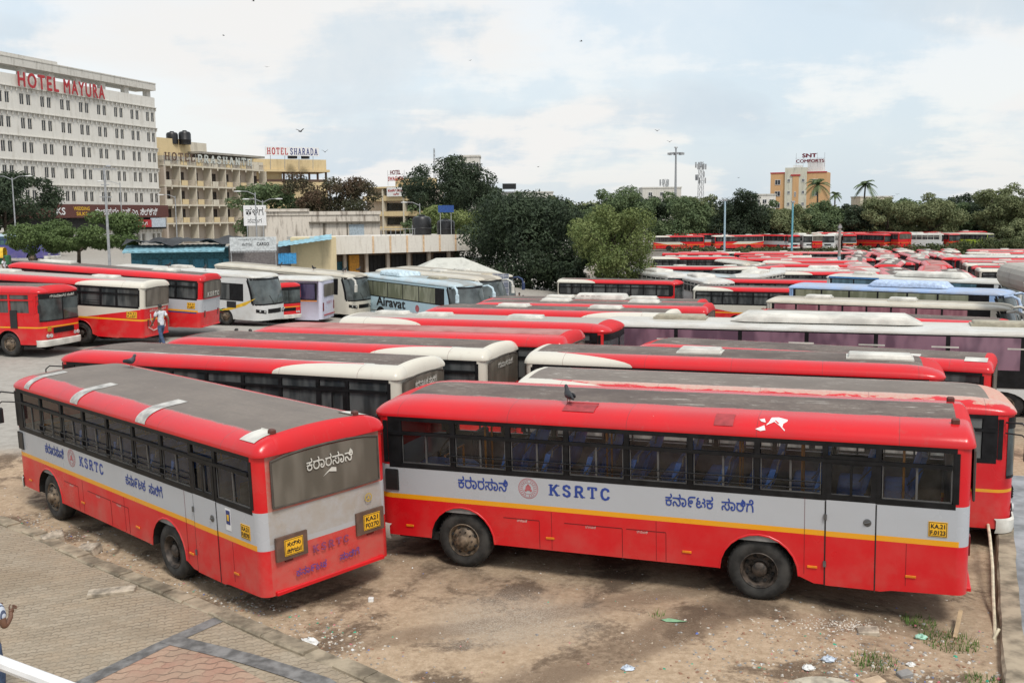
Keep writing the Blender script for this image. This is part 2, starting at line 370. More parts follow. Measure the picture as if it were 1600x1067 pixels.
for k in range(3):                                     # refine along the kerb
    rows = [r2 for i in range(len(rows) - 1) for r2 in (rows[i], [tuple((a + b) / 2 for a, b in zip(p, q)) for p, q in zip(rows[i], rows[i + 1])])] + [rows[-1]]
rows = [[(x, y, ground(x, y) + .085) for x, y, _ in r] for r in rows]
mb = MB(); mb.grid(rows); tag(mb.build('pavement', mat_pav, None, True, 180), kind='structure')
# kerb stones: low, broken, dusty
mb = MB(); rk = random.Random(4)
for i in range(len(KERB) - 1):
    a = Vector(KERB[i]); b = Vector(KERB[i + 1]); L = (b - a).length; d = (b - a) / L; n = Vector((-d.y, d.x)); t = 0
    while t < L - .05:
        l = min(.62 + rk.uniform(-.12, .12), L - t); p = a + d * t; q = a + d * (t + l - .015); j = rk.uniform(-.02, .02); h = .125 + rk.uniform(-.02, .015)
        o0 = n * (-.17 + j); o1 = n * (.13 + j)
        z0 = ground(p.x, p.y) - .1; z1 = ground(p.x, p.y) + h; z2 = ground(q.x, q.y) + h + rk.uniform(-.02, .01); c = .025
        mb.add([(*(p + o0), z0), (*(q + o0), z0), (*(q + o1), z0), (*(p + o1), z0), (*(p + o0), z1 - c), (*(q + o0), z2 - c), (*(q + o1), z2 - c * 2), (*(p + o1), z1 - c * 2),
                (*(p + o0 + n * c), z1), (*(q + o0 + n * c), z2), (*(q + o1 - n * c), z2), (*(p + o1 - n * c), z1)],
               [(0, 1, 5, 4), (1, 2, 6, 5), (2, 3, 7, 6), (3, 0, 4, 7), (4, 5, 9, 8), (5, 6, 10, 9), (6, 7, 11, 10), (7, 4, 8, 11), (8, 9, 10, 11)]); t += l
tag(mb.build('kerb', mat_conc), kind='structure')
# grey bands and the red block paving inside them
def band(name, path, wd, dz, mat):
    mb = MB(); rows = []
    pts = []
    for i in range(len(path) - 1):
        for k in range(6): pts.append(Vector(path[i]).lerp(Vector(path[i + 1]), k / 6))
    pts.append(Vector(path[-1]))
    for i, p in enumerate(pts):
        d = (pts[min(i + 1, len(pts) - 1)] - pts[max(0, i - 1)]).normalized(); n = Vector((-d.y, d.x)) * wd / 2
        rows.append([(*(p + n), ground(*(p + n)) + dz), (*(p - n), ground(*(p - n)) + dz)])
    mb.grid(rows); return tag(mb.build(name, mat), kind='structure')
rows = []
A0, A1, A2 = Vector((-5.02, 14.50)), Vector((-7.3, 10.6)), Vector((1.5, 8.4))
for i in range(15):
    r = []
    for j in range(15):
        p = A0.lerp(A1, i / 14) + (A2 - A0) * (j / 14); r.append((p.x, p.y, ground(p.x, p.y) + .089))
    rows.append(r)
mb = MB(); mb.grid(rows); tag(mb.build('red_pavement', mat_red), kind='structure')
band('paving_band', [(-4.55, 15.15), (-5.25, 14.15), (-5.95, 13.0), (-7.6, 10.2)], .25, .094, mat_band)
band('paving_band', [(-5.2, 14.42), (-3.85, 13.68), (-2.6, 12.9), (1.5, 8.6)], .28, .098, mat_band)
# right-hand raised kerb and platform
mb = MB(); RK = [(11.2, 23.0), (9.1, 18.42), (7.5, 15.02), (6.37, 12.51), (4.6, 8.6), (3, 5)]
rows = []
PZ = .24
for k, (x, y) in enumerate(RK):
    d = (Vector(RK[min(k + 1, 5)]) - Vector(RK[max(k - 1, 0)])).normalized() * -1; n = Vector((d.y, -d.x))
    rows.append([(x - n.x * .02, y - n.y * .02, -.35), (x, y, PZ - .04), (x + n.x * .03, y + n.y * .03, PZ), (x + n.x * .30, y + n.y * .30, PZ + .005), (x + n.x * .31, y + n.y * .31, PZ - .2)])
fine = []
for i in range(len(rows) - 1):
    for k in range(8): fine.append([tuple(a + (b - a) * k / 8 + (rk.uniform(-.012, .012) if c < 2 else 0) for c, (a, b) in enumerate(zip(p, q))) for p, q in zip(rows[i], rows[i + 1])])
fine.append(rows[-1]); mb.grid(fine); tag(mb.build('platform_kerb', mat_conc), kind='structure')
mb = MB(); mb.add([(x + .25, y - .12, PZ - .012) for x, y in RK] + [(x + 22, y - 6, PZ - .012) for x, y in reversed(RK)], [tuple(range(12))])
tag(mb.build('platform', plain('platform_paint', (.27, .285, .30), .7, var=.2, scale=2)), kind='structure')

# ------------------------------------------------------------------ buildings
def wall_mat(name, c, stain=.35, dark=(.09, .08, .07), scale=.5, vert=True):
    a = M(name, .9, spec=.2); x, y, z = a.coord()
    s = a.noise(scale, 6, .65, v=a.vec(x * 2.6, y * 2.6, z * .45) if vert else None); f = a.noise(6, 4); b = a.noise(.3, 3)
    base = a.mix(f.ramp(.3, .7) * .35, c, tuple(q * .8 for q in c)); base = a.mix(b.ramp(.4, .7) * .3, base, tuple(q * .86 for q in c))
    a.color(a.mix(s.ramp(.47, .72) * stain, base, dark)); a.bump(f, .1, .02); return a.m
m_white = wall_mat('weathered_white_wall', (.68, .66, .61), .42, (.34, .31, .26)); m_whitetrim = wall_mat('stained_white_ledge', (.60, .58, .53), .45, (.2, .18, .15), 1.1)
m_glass = plain('dim_window_glass', (.025, .028, .032), .12, var=.3, scale=.7); m_glassb = plain('bluish_window_glass', (.06, .075, .09), .15, var=.3, scale=.7)
m_yel = wall_mat('yellow_wall', (.64, .51, .30), .3, (.25, .18, .1)); m_cream = wall_mat('cream_wall', (.60, .55, .45), .4, (.2, .17, .13)); m_pink = wall_mat('beige_pink_wall', (.50, .43, .36), .35, (.15, .12, .1))
m_dark = plain('dark_recess', (.018, .017, .016), .9, var=.2); m_orange = wall_mat('orange_wall', (.60, .37, .19), .25, (.2, .12, .06))
m_grey = plain('grey_steel', (.35, .36, .37), .45, .3, var=.1); m_tank = plain('black_plastic', (.012, .012, .013), .4, var=.2); m_brownboard = plain('brown_board', (.105, .032, .024), .55, var=.1)
m_redp = plain('red_sign_paint', (.42, .025, .03), .5); m_whitep = plain('white_sign_paint', (.72, .72, .72), .5, var=.06); m_bluep = plain('blue_sign_paint', (.03, .045, .18), .5); m_blackp = plain('black_paint', (.015, .015, .016), .45)
m_yelp = plain('yellow_sign_paint', (.75, .46, .03), .5); m_maroon = plain('maroon_sign_paint', (.16, .015, .03), .5); m_brown = plain('brown_letter_paint', (.10, .055, .035), .6)
m_cyan = plain('pale_blue_sheet', (.22, .42, .50), .5, var=.15, scale=2); m_blue = plain('blue_sheet', (.025, .22, .46), .5, var=.15); m_teal = plain('teal_wall', (.03, .13, .17), .7, var=.2)
def frame(name, P0, P1, z, label, cat, group=None):
    o = empty(name, (P0[0], P0[1], z), math.atan2(P1[1] - P0[1], P1[0] - P0[0]), label, cat, group); return o, math.hypot(P1[0] - P0[0], P1[1] - P0[1])
def windows(root, spots, w_, h_, depth, mat_g, mat_f, name='window'):
    """one part per window: a glazed pane set in a frame; the pane is its sub-part"""
    fb = MB(); t = .07
    fb.box(-w_ / 2, w_ / 2, -.05, .03, -t, 0); fb.box(-w_ / 2, w_ / 2, -.03, .03, h_ - t, h_); fb.box(-w_ / 2, -w_ / 2 + t, -.03, .03, 0, h_ - t); fb.box(w_ / 2 - t, w_ / 2, -.03, .03, 0, h_ - t); fb.box(-t / 2, t / 2, -.03, .03, 0, h_ - t)
    fm = fb.mesh(name, mat_f); pm = MB().box(-w_ / 2 + .01, w_ / 2 - .01, -.004, .02, .01, h_ - .01).mesh('pane', mat_g)
    for (x, y, zc) in spots:
        o = link(name, fm, root); o.location = (x, y + depth, zc - h_ / 2); p = link('pane', pm, o)
def holed_wall(mb, x0, x1, y, zlist, cols, thick=.35):
    """wall in the plane Y=y from x0 to x1 whose openings are real holes; zlist: (z0,z1) rows; cols: (xa,xb) openings; reveals included"""
    cols = sorted(cols); xs = [x0] + [v for c in cols for v in c] + [x1]
    zs = sorted(zlist); zz = [zs[0][2] if len(zs[0]) > 2 else 0]
    return xs
# ---- tall white hotel on the far left
hz0 = 1.6
hr, hL = frame('hotel_building', (-68.66, 117.0), (-55.06, 160.0), hz0, 'tall stained white hotel block with paired windows and red rooftop letters', 'building')
ux = hL
FL = [21.95 - 3.09 * k - hz0 for k in range(7)]                 # window centres
CX = [hL - 1.25 - 3.64 * k for k in range(12)]
HW = []                                                          # openings
for cx_ in CX:
    HW += [(cx_ - .98, cx_ - .20), (cx_ + .20, cx_ + .98)]
HW = [h for h in sorted(HW) if h[0] > .2]
mb = MB(); top = 24.3 - hz0
xs = [0.] + [v for h in HW for v in h] + [hL]
ztops = [z + .7 for z in FL]; zbots = [z - .7 for z in FL]
zcur = top
for k in range(7):
    mb.box(0, hL, 0, .4, ztops[k], zcur)                        # full-width band above the row
    for i in range(0, len(xs), 2): mb.box(xs[i], xs[i + 1], 0, .4, zbots[k], ztops[k])
    zcur = zbots[k]
mb.box(0, hL, 0, .4, 0, zcur); mb.box(0, hL, 1.2, 16, 0, top - .3); mb.box(hL - .35, hL, .4, 16, 0, top); mb.box(0, .35, .4, 16, 0, top); mb.box(.35, hL - .35, .4, 1.2, top - .6, top - .3)
mb.build('wall', m_white, hr)
mb = MB()
for z in FL:                                                    # sun-shade ledges with hanging fins
    mb.box(-.1, hL + .10, -.26, -.003, z + 1.38, z + 1.47)
    for k in range(int(hL / .91) + 1):
        x = hL - .05 - k * .91; mb.box(x - .06, x + .06, -.20, -.004, z + .92, z + 1.379)
mb.build('ledge', m_whitetrim, hr)
mb = MB()
for k in range(9):
    x = hL - .9 - k * 5.1
    if x > 0: mb.box(x - .45, x + .45, .35, 1.1, top - .1, 26.0 - hz0)
mb.box(-.2, hL + .05, .02, .38, top + .001, 24.95 - hz0); mb.build('roof_column', m_white, hr)
mb = MB(); mb.box(-.3, hL + .1, -.25, 3.5, 26.005 - hz0, 27.15 - hz0); mb.box(-.3, 24.5, -.1, 3.3, 27.153 - hz0, 27.5 - hz0); mb.box(-.3, hL + .16, -.31, 3.56, 26.98 - hz0, 27.08 - hz0); mb.build('roof', m_whitetrim, hr)
windows(hr, [((a + b) / 2, 0, z) for z in FL for a, b in HW if (a + b) / 2 > 10 and z > 2], .78, 1.4, .10, m_glass, m_whitetrim)
# rooftop letters: each one thing of red channel letters standing on the parapet
for wd_, x_, w__ in (('HOTEL', 16.8, 7.3), ('MAYURA', 25.0, 8.2)):
    lt_ = letters(text_mb(wd_, 1.95, w__, .03, 1.25), 'L', x_, 23.4 - hz0, .47, m_redp, hr, 'rooftop_lettering'); letters(text_mb(wd_, 2.0, w__, .06, 1.25), 'L', x_, 23.38 - hz0, .42, plain('faded_pink_paint', (.60, .40, .38), .6), lt_, 'letter_backing')
# shop board across the foot
mb = MB(); mb.box(14, hL + .9, -.85, -.45, 6.6 - hz0, 8.45 - hz0); sb = mb.build('shop_sign', m_brownboard, hr)
letters(text_mb('KS', 1.0, 1.7, .03), 'L', 21.7, 7.0 - hz0, .86, m_whitep, sb); letters(text_mb('WEDDING', .5, 3.2, .02), 'L', 25.0, 7.62 - hz0, .86, m_yelp, sb); letters(text_mb('SILKS', .5, 2.2, .02), 'L', 25.5, 6.9 - hz0, .86, m_yelp, sb)
letters(text_mb('ಕಾಂಚಿಪುರಂ', 1.05, 5.0, .02), 'L', 29.3, 7.0 - hz0, .86, m_whitep, sb); letters(text_mb('ಎಸ್.ಎಂ. ಸಿಲ್ಕ್ಸ್', 1.15, 8.4, .02), 'L', 34.9, 6.9 - hz0, .86, m_whitep, sb)
mb = MB(); mb.box(14, hL + .8, -.44, -.01, 3.2, 4.9); mb.build('shop_front', m_dark, hr)
mb = MB(); mb.box(hL - 8.2, hL - 4, -1.3, -1.05, 5.15 - hz0, 6.25 - hz0); b1 = mb.build('notice_board', m_redp, hr); letters(text_mb('ನವರಂಗ', .55, 2.6, .03), 'L', hL - 7.6, 5.45 - hz0, 1.31, m_whitep, b1)
mb = MB(); mb.box(hL - 3.9, hL - .5, -1.3, -1.05, 5.1 - hz0, 6.5 - hz0); mb.build('notice_board', plain('pale_board', (.5, .56, .62), .5), hr)
# ---- hotel with balconies
pr, pL = frame('hotel_building', (-56.0, 165.2), (-46.1, 188.5), 2.2, 'cream four storey hotel with rows of balconies and brown and grey rooftop letters', 'building')
SL = [15.0 - 2.2, 11.65 - 2.2, 8.55 - 2.2, 5.55 - 2.2]
nb = 7; bw = pL / 6.55
mb = MB(); mb.box(0, pL + 1, 1.6, 14, 0, SL[0] + .15); mb.box(-.02, .45, -.1, 1.6, 0, SL[0] + .8); mb.build('wall', m_pink, pr)
mb = MB(); mb.box(-6.5, -.03, .8, 13, 0, SL[0] + 1.0); mb.build('side_wall', wall_mat('tan_wall', (.40, .34, .26), .4), pr)
mb = MB()
for s in SL: mb.box(-.1, pL + 1, -.12, 1.6, s - .12, s + .14)
for s in SL:
    for k in range(7): mb.box(k * bw + 1.5, k * bw + 1.72, -.22, -.121, s - .5, s + .1)
mb.build('balcony_slab', m_cream, pr)
for k in range(1, 8):
    for s, s2 in ((0, SL[3]), (SL[3], SL[2]), (SL[2], SL[1]), (SL[1], SL[0])): MB().box(k * bw - .09, k * bw + .09, -.02, 1.598, s + .141, s2 - .121).build('dividing_wall', m_cream, pr)
for li, s in enumerate(SL):
    for k in range(7):
        x = k * bw + (.05 if k == 0 else .09)
        mb = MB(); mb.box(x + .15, x + 1.6, -.13, -.02, s + .141, s + 1.0); o = mb.build('balcony_parapet', m_yel if (li == 3 or (k % 3)) else m_cream, pr)
        mb = MB()
        for j in range(9): mb.box(x + 1.62 + j * .2, x + 1.65 + j * .2, -.08, -.05, s + .141, s + .95)
        mb.box(x + 1.6, x + bw - .2, -.09, -.04, s + .95, s + 1.0); mb.build('balcony_railing', m_pink, pr)
windows(pr, [(k * bw + 2.6 - (k % 3) * .4, 1.6, s + 1.55) for s in SL[1:] for k in range(7)], .95, 1.75, -.04, m_glass, m_brown)
mb = MB(); mb.box(-.02, pL + 1, .02, 1.5, SL[0] + .16, SL[0] + 1.5); mb.build('parapet', m_cream, pr)
mb = MB(); mb.box(-5.5, 9.3, 2.2, 9, SL[0] + 1.52, SL[0] + 4.55); mb.build('penthouse', m_yel, pr)
mb = MB(); mb.box(9.31, 15, 3.5, 9, SL[0] + 1.52, SL[0] + 4.4); mb.build('stair_tower', m_cream, pr)
mb = MB(); mb.box(8.5, pL + 1.2, -.3, 6, SL[0] + 2.25, SL[0] + 2.6); mb.box(10, pL - 1.5, 1.6, 5, SL[0] + 1.51, SL[0] + 2.249); mb.build('roof', wall_mat('grey_roof_slab', (.33, .31, .27), .5), pr)
letters(serif('HOTEL', 1.15, 7.2, .2), 'L', .2, SL[0] + .85, .25, m_brown, pr, 'rooftop_lettering')
letters(serif('PRASHANTH', 1.2, 14.5, .2), 'L', 8.1, SL[0] + .75, .27, plain('faded_grey_letter', (.5, .52, .48), .6), pr, 'rooftop_lettering')
mb = MB()
for k in range(16): mb.box(k * 1.5 + .1, k * 1.5 + .16, -.22, -.18, SL[0] + .2, SL[0] + 2.0)
mb.box(0, 23, -.2, -.16, SL[0] + .8, SL[0] + .85); mb.build('sign_frame', m_grey, pr)
def tank(x, y, z, r, h, label):
    mb = MB(); mb.lathe([(0, 0), (r, 0), (r, h * .3), (r * 1.03, h * .32), (r * 1.03, h * .36), (r, h * .38), (r, h * .8), (r * .85, h * .93), (r * .35, h), (0, h)], 18, 'z'); o = mb.build('water_tank', m_tank, None, True); o.location = (x, y, z)
    lid = MB(); lid.lathe([(0, h), (r * .36, h), (r * .36, h * 1.05), (0, h * 1.06)], 12, 'z').build('lid', m_tank, o); return tag(o, label, 'water tank')
tank(-56.4, 171.5, 18.7, .95, 2.0, 'black rooftop water tank half hidden by the tall white hotel'); tank(-54.6, 172.5, 18.7, 1.0, 2.2, 'whole black water tank on the yellow rooftop beside the white hotel')
# ---- yellow hotel behind it
yr, yL = frame('hotel_building', (-50.0, 200.0), (-36.9, 206.0), 2.5, 'yellow hotel top floors with an open verandah above the brown tree', 'building')
mb = MB(); mb.box(0, yL, 0, 10, 0, 11.05); mb.box(0, 5.5, .8, 10, 11.06, 12.8); mb.build('wall', m_yel, yr)
mb = MB(); mb.box(-.6, yL + .4, -.7, 10, 12.85, 13.3); mb.box(-.2, yL - .2, -.25, 10, 13.303, 15.3); mb.build('roof', m_yel, yr)
mb = MB()
for k in range(6): mb.box(5.6 + k * 1.7, 5.95 + k * 1.7, .3, .7, 11.06, 12.84)
mb.box(0, yL, -.02, .1, 10.9, 11.4); mb.build('verandah_column', m_brown, yr)
sg = empty('rooftop_sign', (-46.7, 195.6, 17.0), math.atan2(5, 9.2), 'long white rooftop sign reading HOTEL SHARADA in red and blue', 'sign')
mb = MB(); mb.box(0, 10.6, 0, .12, 1.2, 2.85); mb.build('sign_board', m_whitep, sg); letters(serif('HOTEL', 1.15, 4.0, .2), 'L', .35, 1.45, .01, m_redp, sg); letters(serif('SHARADA', 1.15, 5.4, .2), 'L', 4.85, 1.45, .01, m_bluep, sg)
mb = MB()
for k in range(4): mb.tube([(1 + k * 2.8, .15, 1.25), (1 + k * 2.8, .5, -1.4)], .05, 6)
mb.build('sign_post', m_grey, sg)
tank(-42.6, 200.5, 17.8, .95, 1.2, 'low black water tank under the word SHARADA, nearer the red word'); tank(-40.3, 201.5, 17.8, .85, 1.0, 'low black water tank under the right half of the white sign')
# ---- distant hotel with two-line letters
wr, wL = frame('hotel_building', (-32.5, 225.0), (-19.0, 218.0), .5, 'small beige hotel with stacked floors and red banner between the brown tree and tall tree', 'building')
mb = MB(); mb.box(0, wL, 1.4, 9, 0, 12.0); mb.build('wall', m_pink, wr)
mb = MB()
for z, h in ((2.9, .9), (6.0, 1.0), (9.3, 1.1)): mb.box(-.2, wL, 0, 1.39, z, z + h)
mb.box(-.6, wL + .3, -.3, 9, 12.01, 12.35); mb.build('balcony_parapet', m_yel, wr)
mb = MB()
for z in (1.0, 4.1, 7.2, 10.5): mb.box(5.2, wL - .5, 1.3, 1.395, z, z + 1.6)
mb.build('window_row', m_glass, wr)
mb = MB(); mb.box(5.0, 5.35, -.1, 1.3, 0, 12); mb.box(10.4, 10.75, -.1, 1.3, 0, 12); mb.build('column', m_cream, wr)
mb = MB(); mb.box(7.2, wL - 1, 2, 8, 12.36, 14.2); mb.build('penthouse', m_yel, wr)
mb = MB(); mb.box(6.6, 11.6, -.5, -.35, 10.2, 12.2); bb = mb.build('banner', m_whitep, wr); letters(text_mb('ಹೋಟೆಲ್ ಸ್ವಾಗತ್', .6, 4.4, .03), 'L', 6.9, 11.2, .51, m_redp, bb); letters(text_mb('ಲಾಡ್ಜ್', .5, 1.5, .03), 'L', 8.3, 10.45, .51, m_redp, bb)
sg = empty('rooftop_sign', (-26.4, 221.0, 13.0), math.atan2(-7, 13.5), 'red and white letters HOTEL SWAGATH on a rooftop frame', 'sign')
letters(text_mb('HOTEL', .95, 2.7, .05), 'L', .5, 2.35, 0, m_maroon, sg); letters(text_mb('SWAGATH', .95, 3.9, .05), 'L', -.1, 1.0, 0, m_redp, sg)
mb = MB(); mb.box(-.2, 4.1, .05, .1, 1.0, 1.05); mb.box(-.2, 4.1, .05, .1, 2.3, 2.35); mb.box(-.2, -.15, .05, .1, 0, 3.3); mb.box(4.05, 4.1, .05, .1, 0, 3.3); mb.box(2, 2.05, .05, .1, 0, 3.3); mb.build('sign_frame', m_grey, sg)
# ---- orange and cream block on the right skyline
nr, nL = frame('apartment_block', (73.3, 288.0), (87.2, 282.0), 0, 'orange and cream four storey block standing above the far trees', 'building')
zt = 17.6
mb = MB(); mb.box(0, 4.0, 0, 10, 0, zt); mb.box(9.9, nL, 0, 10, 0, zt); mb.build('wall', m_orange, nr)
mb = MB(); mb.box(4.003, 9.897, -.5, 9.9, 0, zt + 1.3); mb.build('centre_wall', wall_mat('off_white_wall', (.60, .58, .48), .3), nr)
mb = MB(); mb.box(6.1, 7.8, -.62, -.51, 5, zt - .8); mb.build('stair_panel', m_orange, nr)
mb = MB(); mb.box(5.6, 8.2, -.75, -.5, zt - 1.0, zt - .6); mb.box(-.1, 4.1, -.12, 0, zt - .25, zt + .1); mb.box(9.8, nL + .1, -.12, 0, zt - .25, zt + .1); mb.build('cornice', m_redp, nr)
windows(nr, [(x, 0, z) for x in (2.0,) for z in (15.0, 11.8, 8.6)], 1.5, 1.35, -.06, m_glass, m_whitep); windows(nr, [(x, -.5, z) for x in (5.1, 9.0) for z in (15.4, 12.1, 8.9)], .7, .8, -.06, m_glass, m_whitep); windows(nr, [(x, 0, z) for x in (12.2,) for z in (15.0, 11.8)], 1.5, 1.35, -.06, m_glass, m_whitep)
windows(nr, [(6.9, -.62, 11.6)], .5, 1.3, -.06, m_glass, m_whitep)
mb = MB(); mb.box(6, 8.2, 1, 4, zt + 1.31, zt + 2.0); mb.box(9.9, nL - 1.2, 1, 7, zt + .01, zt + 3.6); mb.build('penthouse', m_whitep, nr)
sg = empty('rooftop_sign', (79.5, 284.8, zt), math.atan2(-6, 13.9), 'maroon letters SNT COMFORTS on the orange and cream block', 'sign')
letters(text_mb('SNT', 1.15, 4.0, .06), 'L', 1.6, 3.9, .5, m_maroon, sg); letters(text_mb('COMFORTS', .95, 7.6, .05), 'L', 0, 2.5, .5, m_maroon, sg)
mb = MB(); mb.box(-.2, 7.8, -.4, -.35, 2.4, 2.45); mb.box(-.2, 7.8, -.4, -.35, 3.75, 3.8)
for k in range(5): mb.box(k * 1.9, k * 1.9 + .07, -.4, -.33, 1.3, 5.2)
mb.build('sign_frame', m_grey, sg)
# pale low blocks on the skyline
def lowblock(x, y, w_, d_, z0, z1, mat, label):
    o = empty('distant_building', (x, y, 0), 0, label, 'building'); mb = MB(); mb.box(0, w_, 0, d_, 0, z1); mb.build('wall', mat, o)
    mb = MB(); mb.box(-.15, w_ + .15, -.15, d_ + .15, z1 + .01, z1 + .35); mb.build('roof', m_whitetrim, o)
    windows(o, [(w_ * f, 0, z1 - 1.6) for f in (.2, .5, .8)], 1.1, 1.0, -.05, m_glass, m_whitep); return o
lowblock(37.5, 290, 11, 8, 0, 13.7, m_whitetrim, 'pale flat roofed building carrying antennas left of the high mast'); lowblock(65.5, 275, 6, 8, 0, 11.2, m_white, 'small white house just left of the orange and cream block')
lowblock(-9.3, 190, 3.6, 6, 0, 17.2, m_whitetrim, 'grey concrete tower poking out behind the tall tree'); lowblock(-3, 240, 13, 8, 0, 11.6, m_white, 'long white roof behind the tree line with a dark board on top')
lowblock(99.5, 290, 9, 8, 0, 10.6, m_cream, 'cream house between the two palms')
sg = empty('rooftop_sign', (-1.9, 239, 11.9), 0, 'dark blank hoarding on the long white roof', 'sign'); MB().box(0, 3.2, 0, .15, .6, 1.9).build('sign_board', m_blackp, sg); MB().box(.3, .4, .02, .12, 0, .6).box(2.8, 2.9, .02, .12, 0, .6).build('sign_post', m_grey, sg)

# ---- bus station: low building with white parapet, old white block and shed
br, bL = frame('station_building', (-17.3, 92.0), (-4.3, 100.0), .2, 'low station building with a long white parapet striped in pale orange', 'building')
mb = MB(); mb.box(0, bL + .3, 0, .25, 2.75, 4.35); mb.box(-2.5, 5, -.02, -.002, 2.75, 4.4); mb.box(0, bL, .26, 9, 4.0, 4.3); mb.build('parapet', wall_mat('white_parapet_wall', (.66, .63, .57), .35, (.3, .25, .2), 1.4), br)
mb = MB()
for k in range(6): mb.box(5.1 + k * 1.75, 5.28 + k * 1.75, -.03, -.003, 2.75, 4.35)
mb.build('pilaster', plain('pale_orange_paint', (.62, .44, .28), .8), br)
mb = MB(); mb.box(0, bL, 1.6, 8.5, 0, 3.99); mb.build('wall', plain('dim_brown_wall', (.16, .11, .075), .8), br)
for k in range(7): MB().box(.4 + k * 2.2, .7 + k * 2.2, 1.0, 1.3, 0, 2.74).build('column', m_pink, br)
mb = MB()
for k in range(4): mb.box(5.4 + k * 2.3, 7.1 + k * 2.3, 1.52, 1.595, 1.0, 2.5)
for k in range(4):
    for j in range(4): mb.box(5.4 + k * 2.3 + j * .42, 5.45 + k * 2.3 + j * .42, 1.45, 1.518, 1.0, 2.5)
mb.build('window_grille', m_dark, br)
mb = MB(); mb.box(1.2, 3.2, 1.52, 1.595, 0, 2.0); mb.build('shutter', m_teal, br); mb = MB(); mb.box(3.3, 4.3, 1.3, 1.59, 0, 2.6); mb.build('pillar', plain('ochre_paint', (.55, .25, .03), .7), br)
mb = MB(); mb.box(9.5, 9.55, .5, .55, 4.31, 5.3)
for k in range(8): mb.box(6.2 + k * .5, 6.24 + k * .5, .4, .44, 4.31, 5.0)
mb.box(6.2, 9.8, .4, .44, 4.95, 5.0); mb.build('roof_railing', m_grey, br)
tank(-8.9, 101.5, 4.5, .95, 1.9, 'black water tank on the station roof, left of its twin'); tank(-6.6, 103.0, 4.5, .9, 1.5, 'shorter black water tank on the station roof beside the blue board')
sg = empty('roof_board', (-7.2, 101.0, 4.5), .3, 'small blue board on thin poles on the station roof', 'sign'); MB().box(0, 1.6, 0, .06, 2.2, 2.9).build('sign_board', plain('blue_board', (.02, .07, .26), .5), sg); MB().box(.2, .26, .07, .12, 0, 2.9).box(1.3, 1.36, .07, .12, 0, 2.9).build('sign_post', m_grey, sg)
orr, oL = frame('old_building', (-27.0, 111.5), (-15.2, 118.0), .4, 'old stained white building with a flat parapet above the station sheds', 'building')
m_old = wall_mat('old_plaster', (.62, .57, .50), .95, (.16, .13, .105), .9)
mb = MB(); mb.box(0, oL, 0, 7, 0, 6.2); mb.box(-.1, oL + .1, -.12, 7, 6.203, 6.6); mb.box(0, 5, -.3, 6, 6.603, 6.9); mb.build('wall', m_old, orr)
mb = MB(); mb.box(5, oL + .05, -.4, -.003, 5.3, 5.45); mb.box(6.6, 6.85, -.1, -.004, 2, 5.29); mb.box(9.4, 9.55, -.1, -.004, 2, 5.29); mb.build('drain_ledge', plain('mossy_concrete', (.16, .14, .11), .9), orr)
mb = MB(); mb.box(9.7, 11.5, -.05, -.005, 2.5, 5.1); mb.build('door', plain('faded_blue_door', (.35, .42, .47), .7), orr)
sg = empty('hoarding', (-29.0, 110.5, 3.5), .35, 'tilted white hoarding with torn black lettering at the corner of the old building', 'sign'); mb = MB(); mb.box(0, 2.4, 0, .15, 2.0, 4.2); sbd = mb.build('sign_board', m_whitep, sg); letters(text_mb('ಹಳಗ', .9, 1.9), 'L', .2, 3.1, .01, m_blackp, sg); letters(text_mb('ಸಮಗ', .5, 1.5), 'L', .4, 2.3, .01, m_blackp, sg); MB().box(.3, .4, .03, .12, -1, 2).box(2, 2.1, .03, .12, -1, 2).build('sign_post', m_grey, sg)
# shed with blue awnings and goods-office board
sr, sL = frame('shop_shed', (-31.8, 84.0), (-15.6, 87.0), .6, 'row of blue sheet roofed sheds with a white goods office board', 'building')
mb = MB(); mb.box(0, 8, 1.5, 6, 0, 3.2); mb.build('wall', m_teal, sr); mb = MB(); mb.box(8.003, 13.2, 1.2, 6, 0, 3.4); mb.build('shop_front', plain('grey_shutter', (.17, .155, .155), .7), sr); mb = MB(); mb.box(13.203, sL + .6, .8, 6, 0, 4.0); mb.build('end_wall', wall_mat('cream_end_wall', (.62, .52, .33), .3), sr)
mb = MB(); mb.grid([[(x, -.6 + .05 * math.sin(x * 9), 3.05 + .02 * math.sin(x * 14)), (x, 1.6, 3.55 + .02 * math.sin(x * 14))] for x in [k * .1 for k in range(-3, 79)]]); mb.box(-.3, 7.8, -.62, -.59, 2.95, 3.04); mb.build('awning', m_cyan, sr)
mb = MB(); mb.grid([[(x, -1.0 + .02 * math.sin(x * 9), 3.3 + (x - 12.2) * .13 + .02 * math.sin(x * 14)), (x, 1.4, 3.7 + (x - 12.2) * .13 + .02 * math.sin(x * 14))] for x in [12.2 + k * .1 for k in range(0, 46)]]); mb.build('awning', m_cyan, sr)
mb = MB(); mb.grid([[(x + .2 * math.sin(j), .2 + j * .8, 3.75 + .35 * math.sin(x * 1.3 + j) * .5 + .12 * math.sin(x * 3.1 + 2 * j) + j * .06) for j in range(5)] for x in [k * .45 - .5 for k in range(23)]]); mb.build('tarpaulin', plain('black_tarpaulin', (.03, .03, .032), .6, var=.3), sr, True)
mb = MB(); mb.box(8.3, 12.1, -.9, -.75, 3.0, 4.15); sbd = mb.build('sign_board', plain('grey_white_board', (.52, .55, .56), .5), sr); letters(text_mb('ಕಾರ್ಗೊ', .26, .8), 'L', 9.3, 3.42, .91, m_blackp, sbd); letters(text_mb('CARGO', .28, 1.0, .02), 'L', 10.5, 3.42, .91, m_blackp, sbd); letters(text_mb('ಸಾರಿಗೆ ನಿಗಮ', .1, 2.2), 'L', 9.0, 3.9, .91, m_blackp, sbd)
mb = MB()
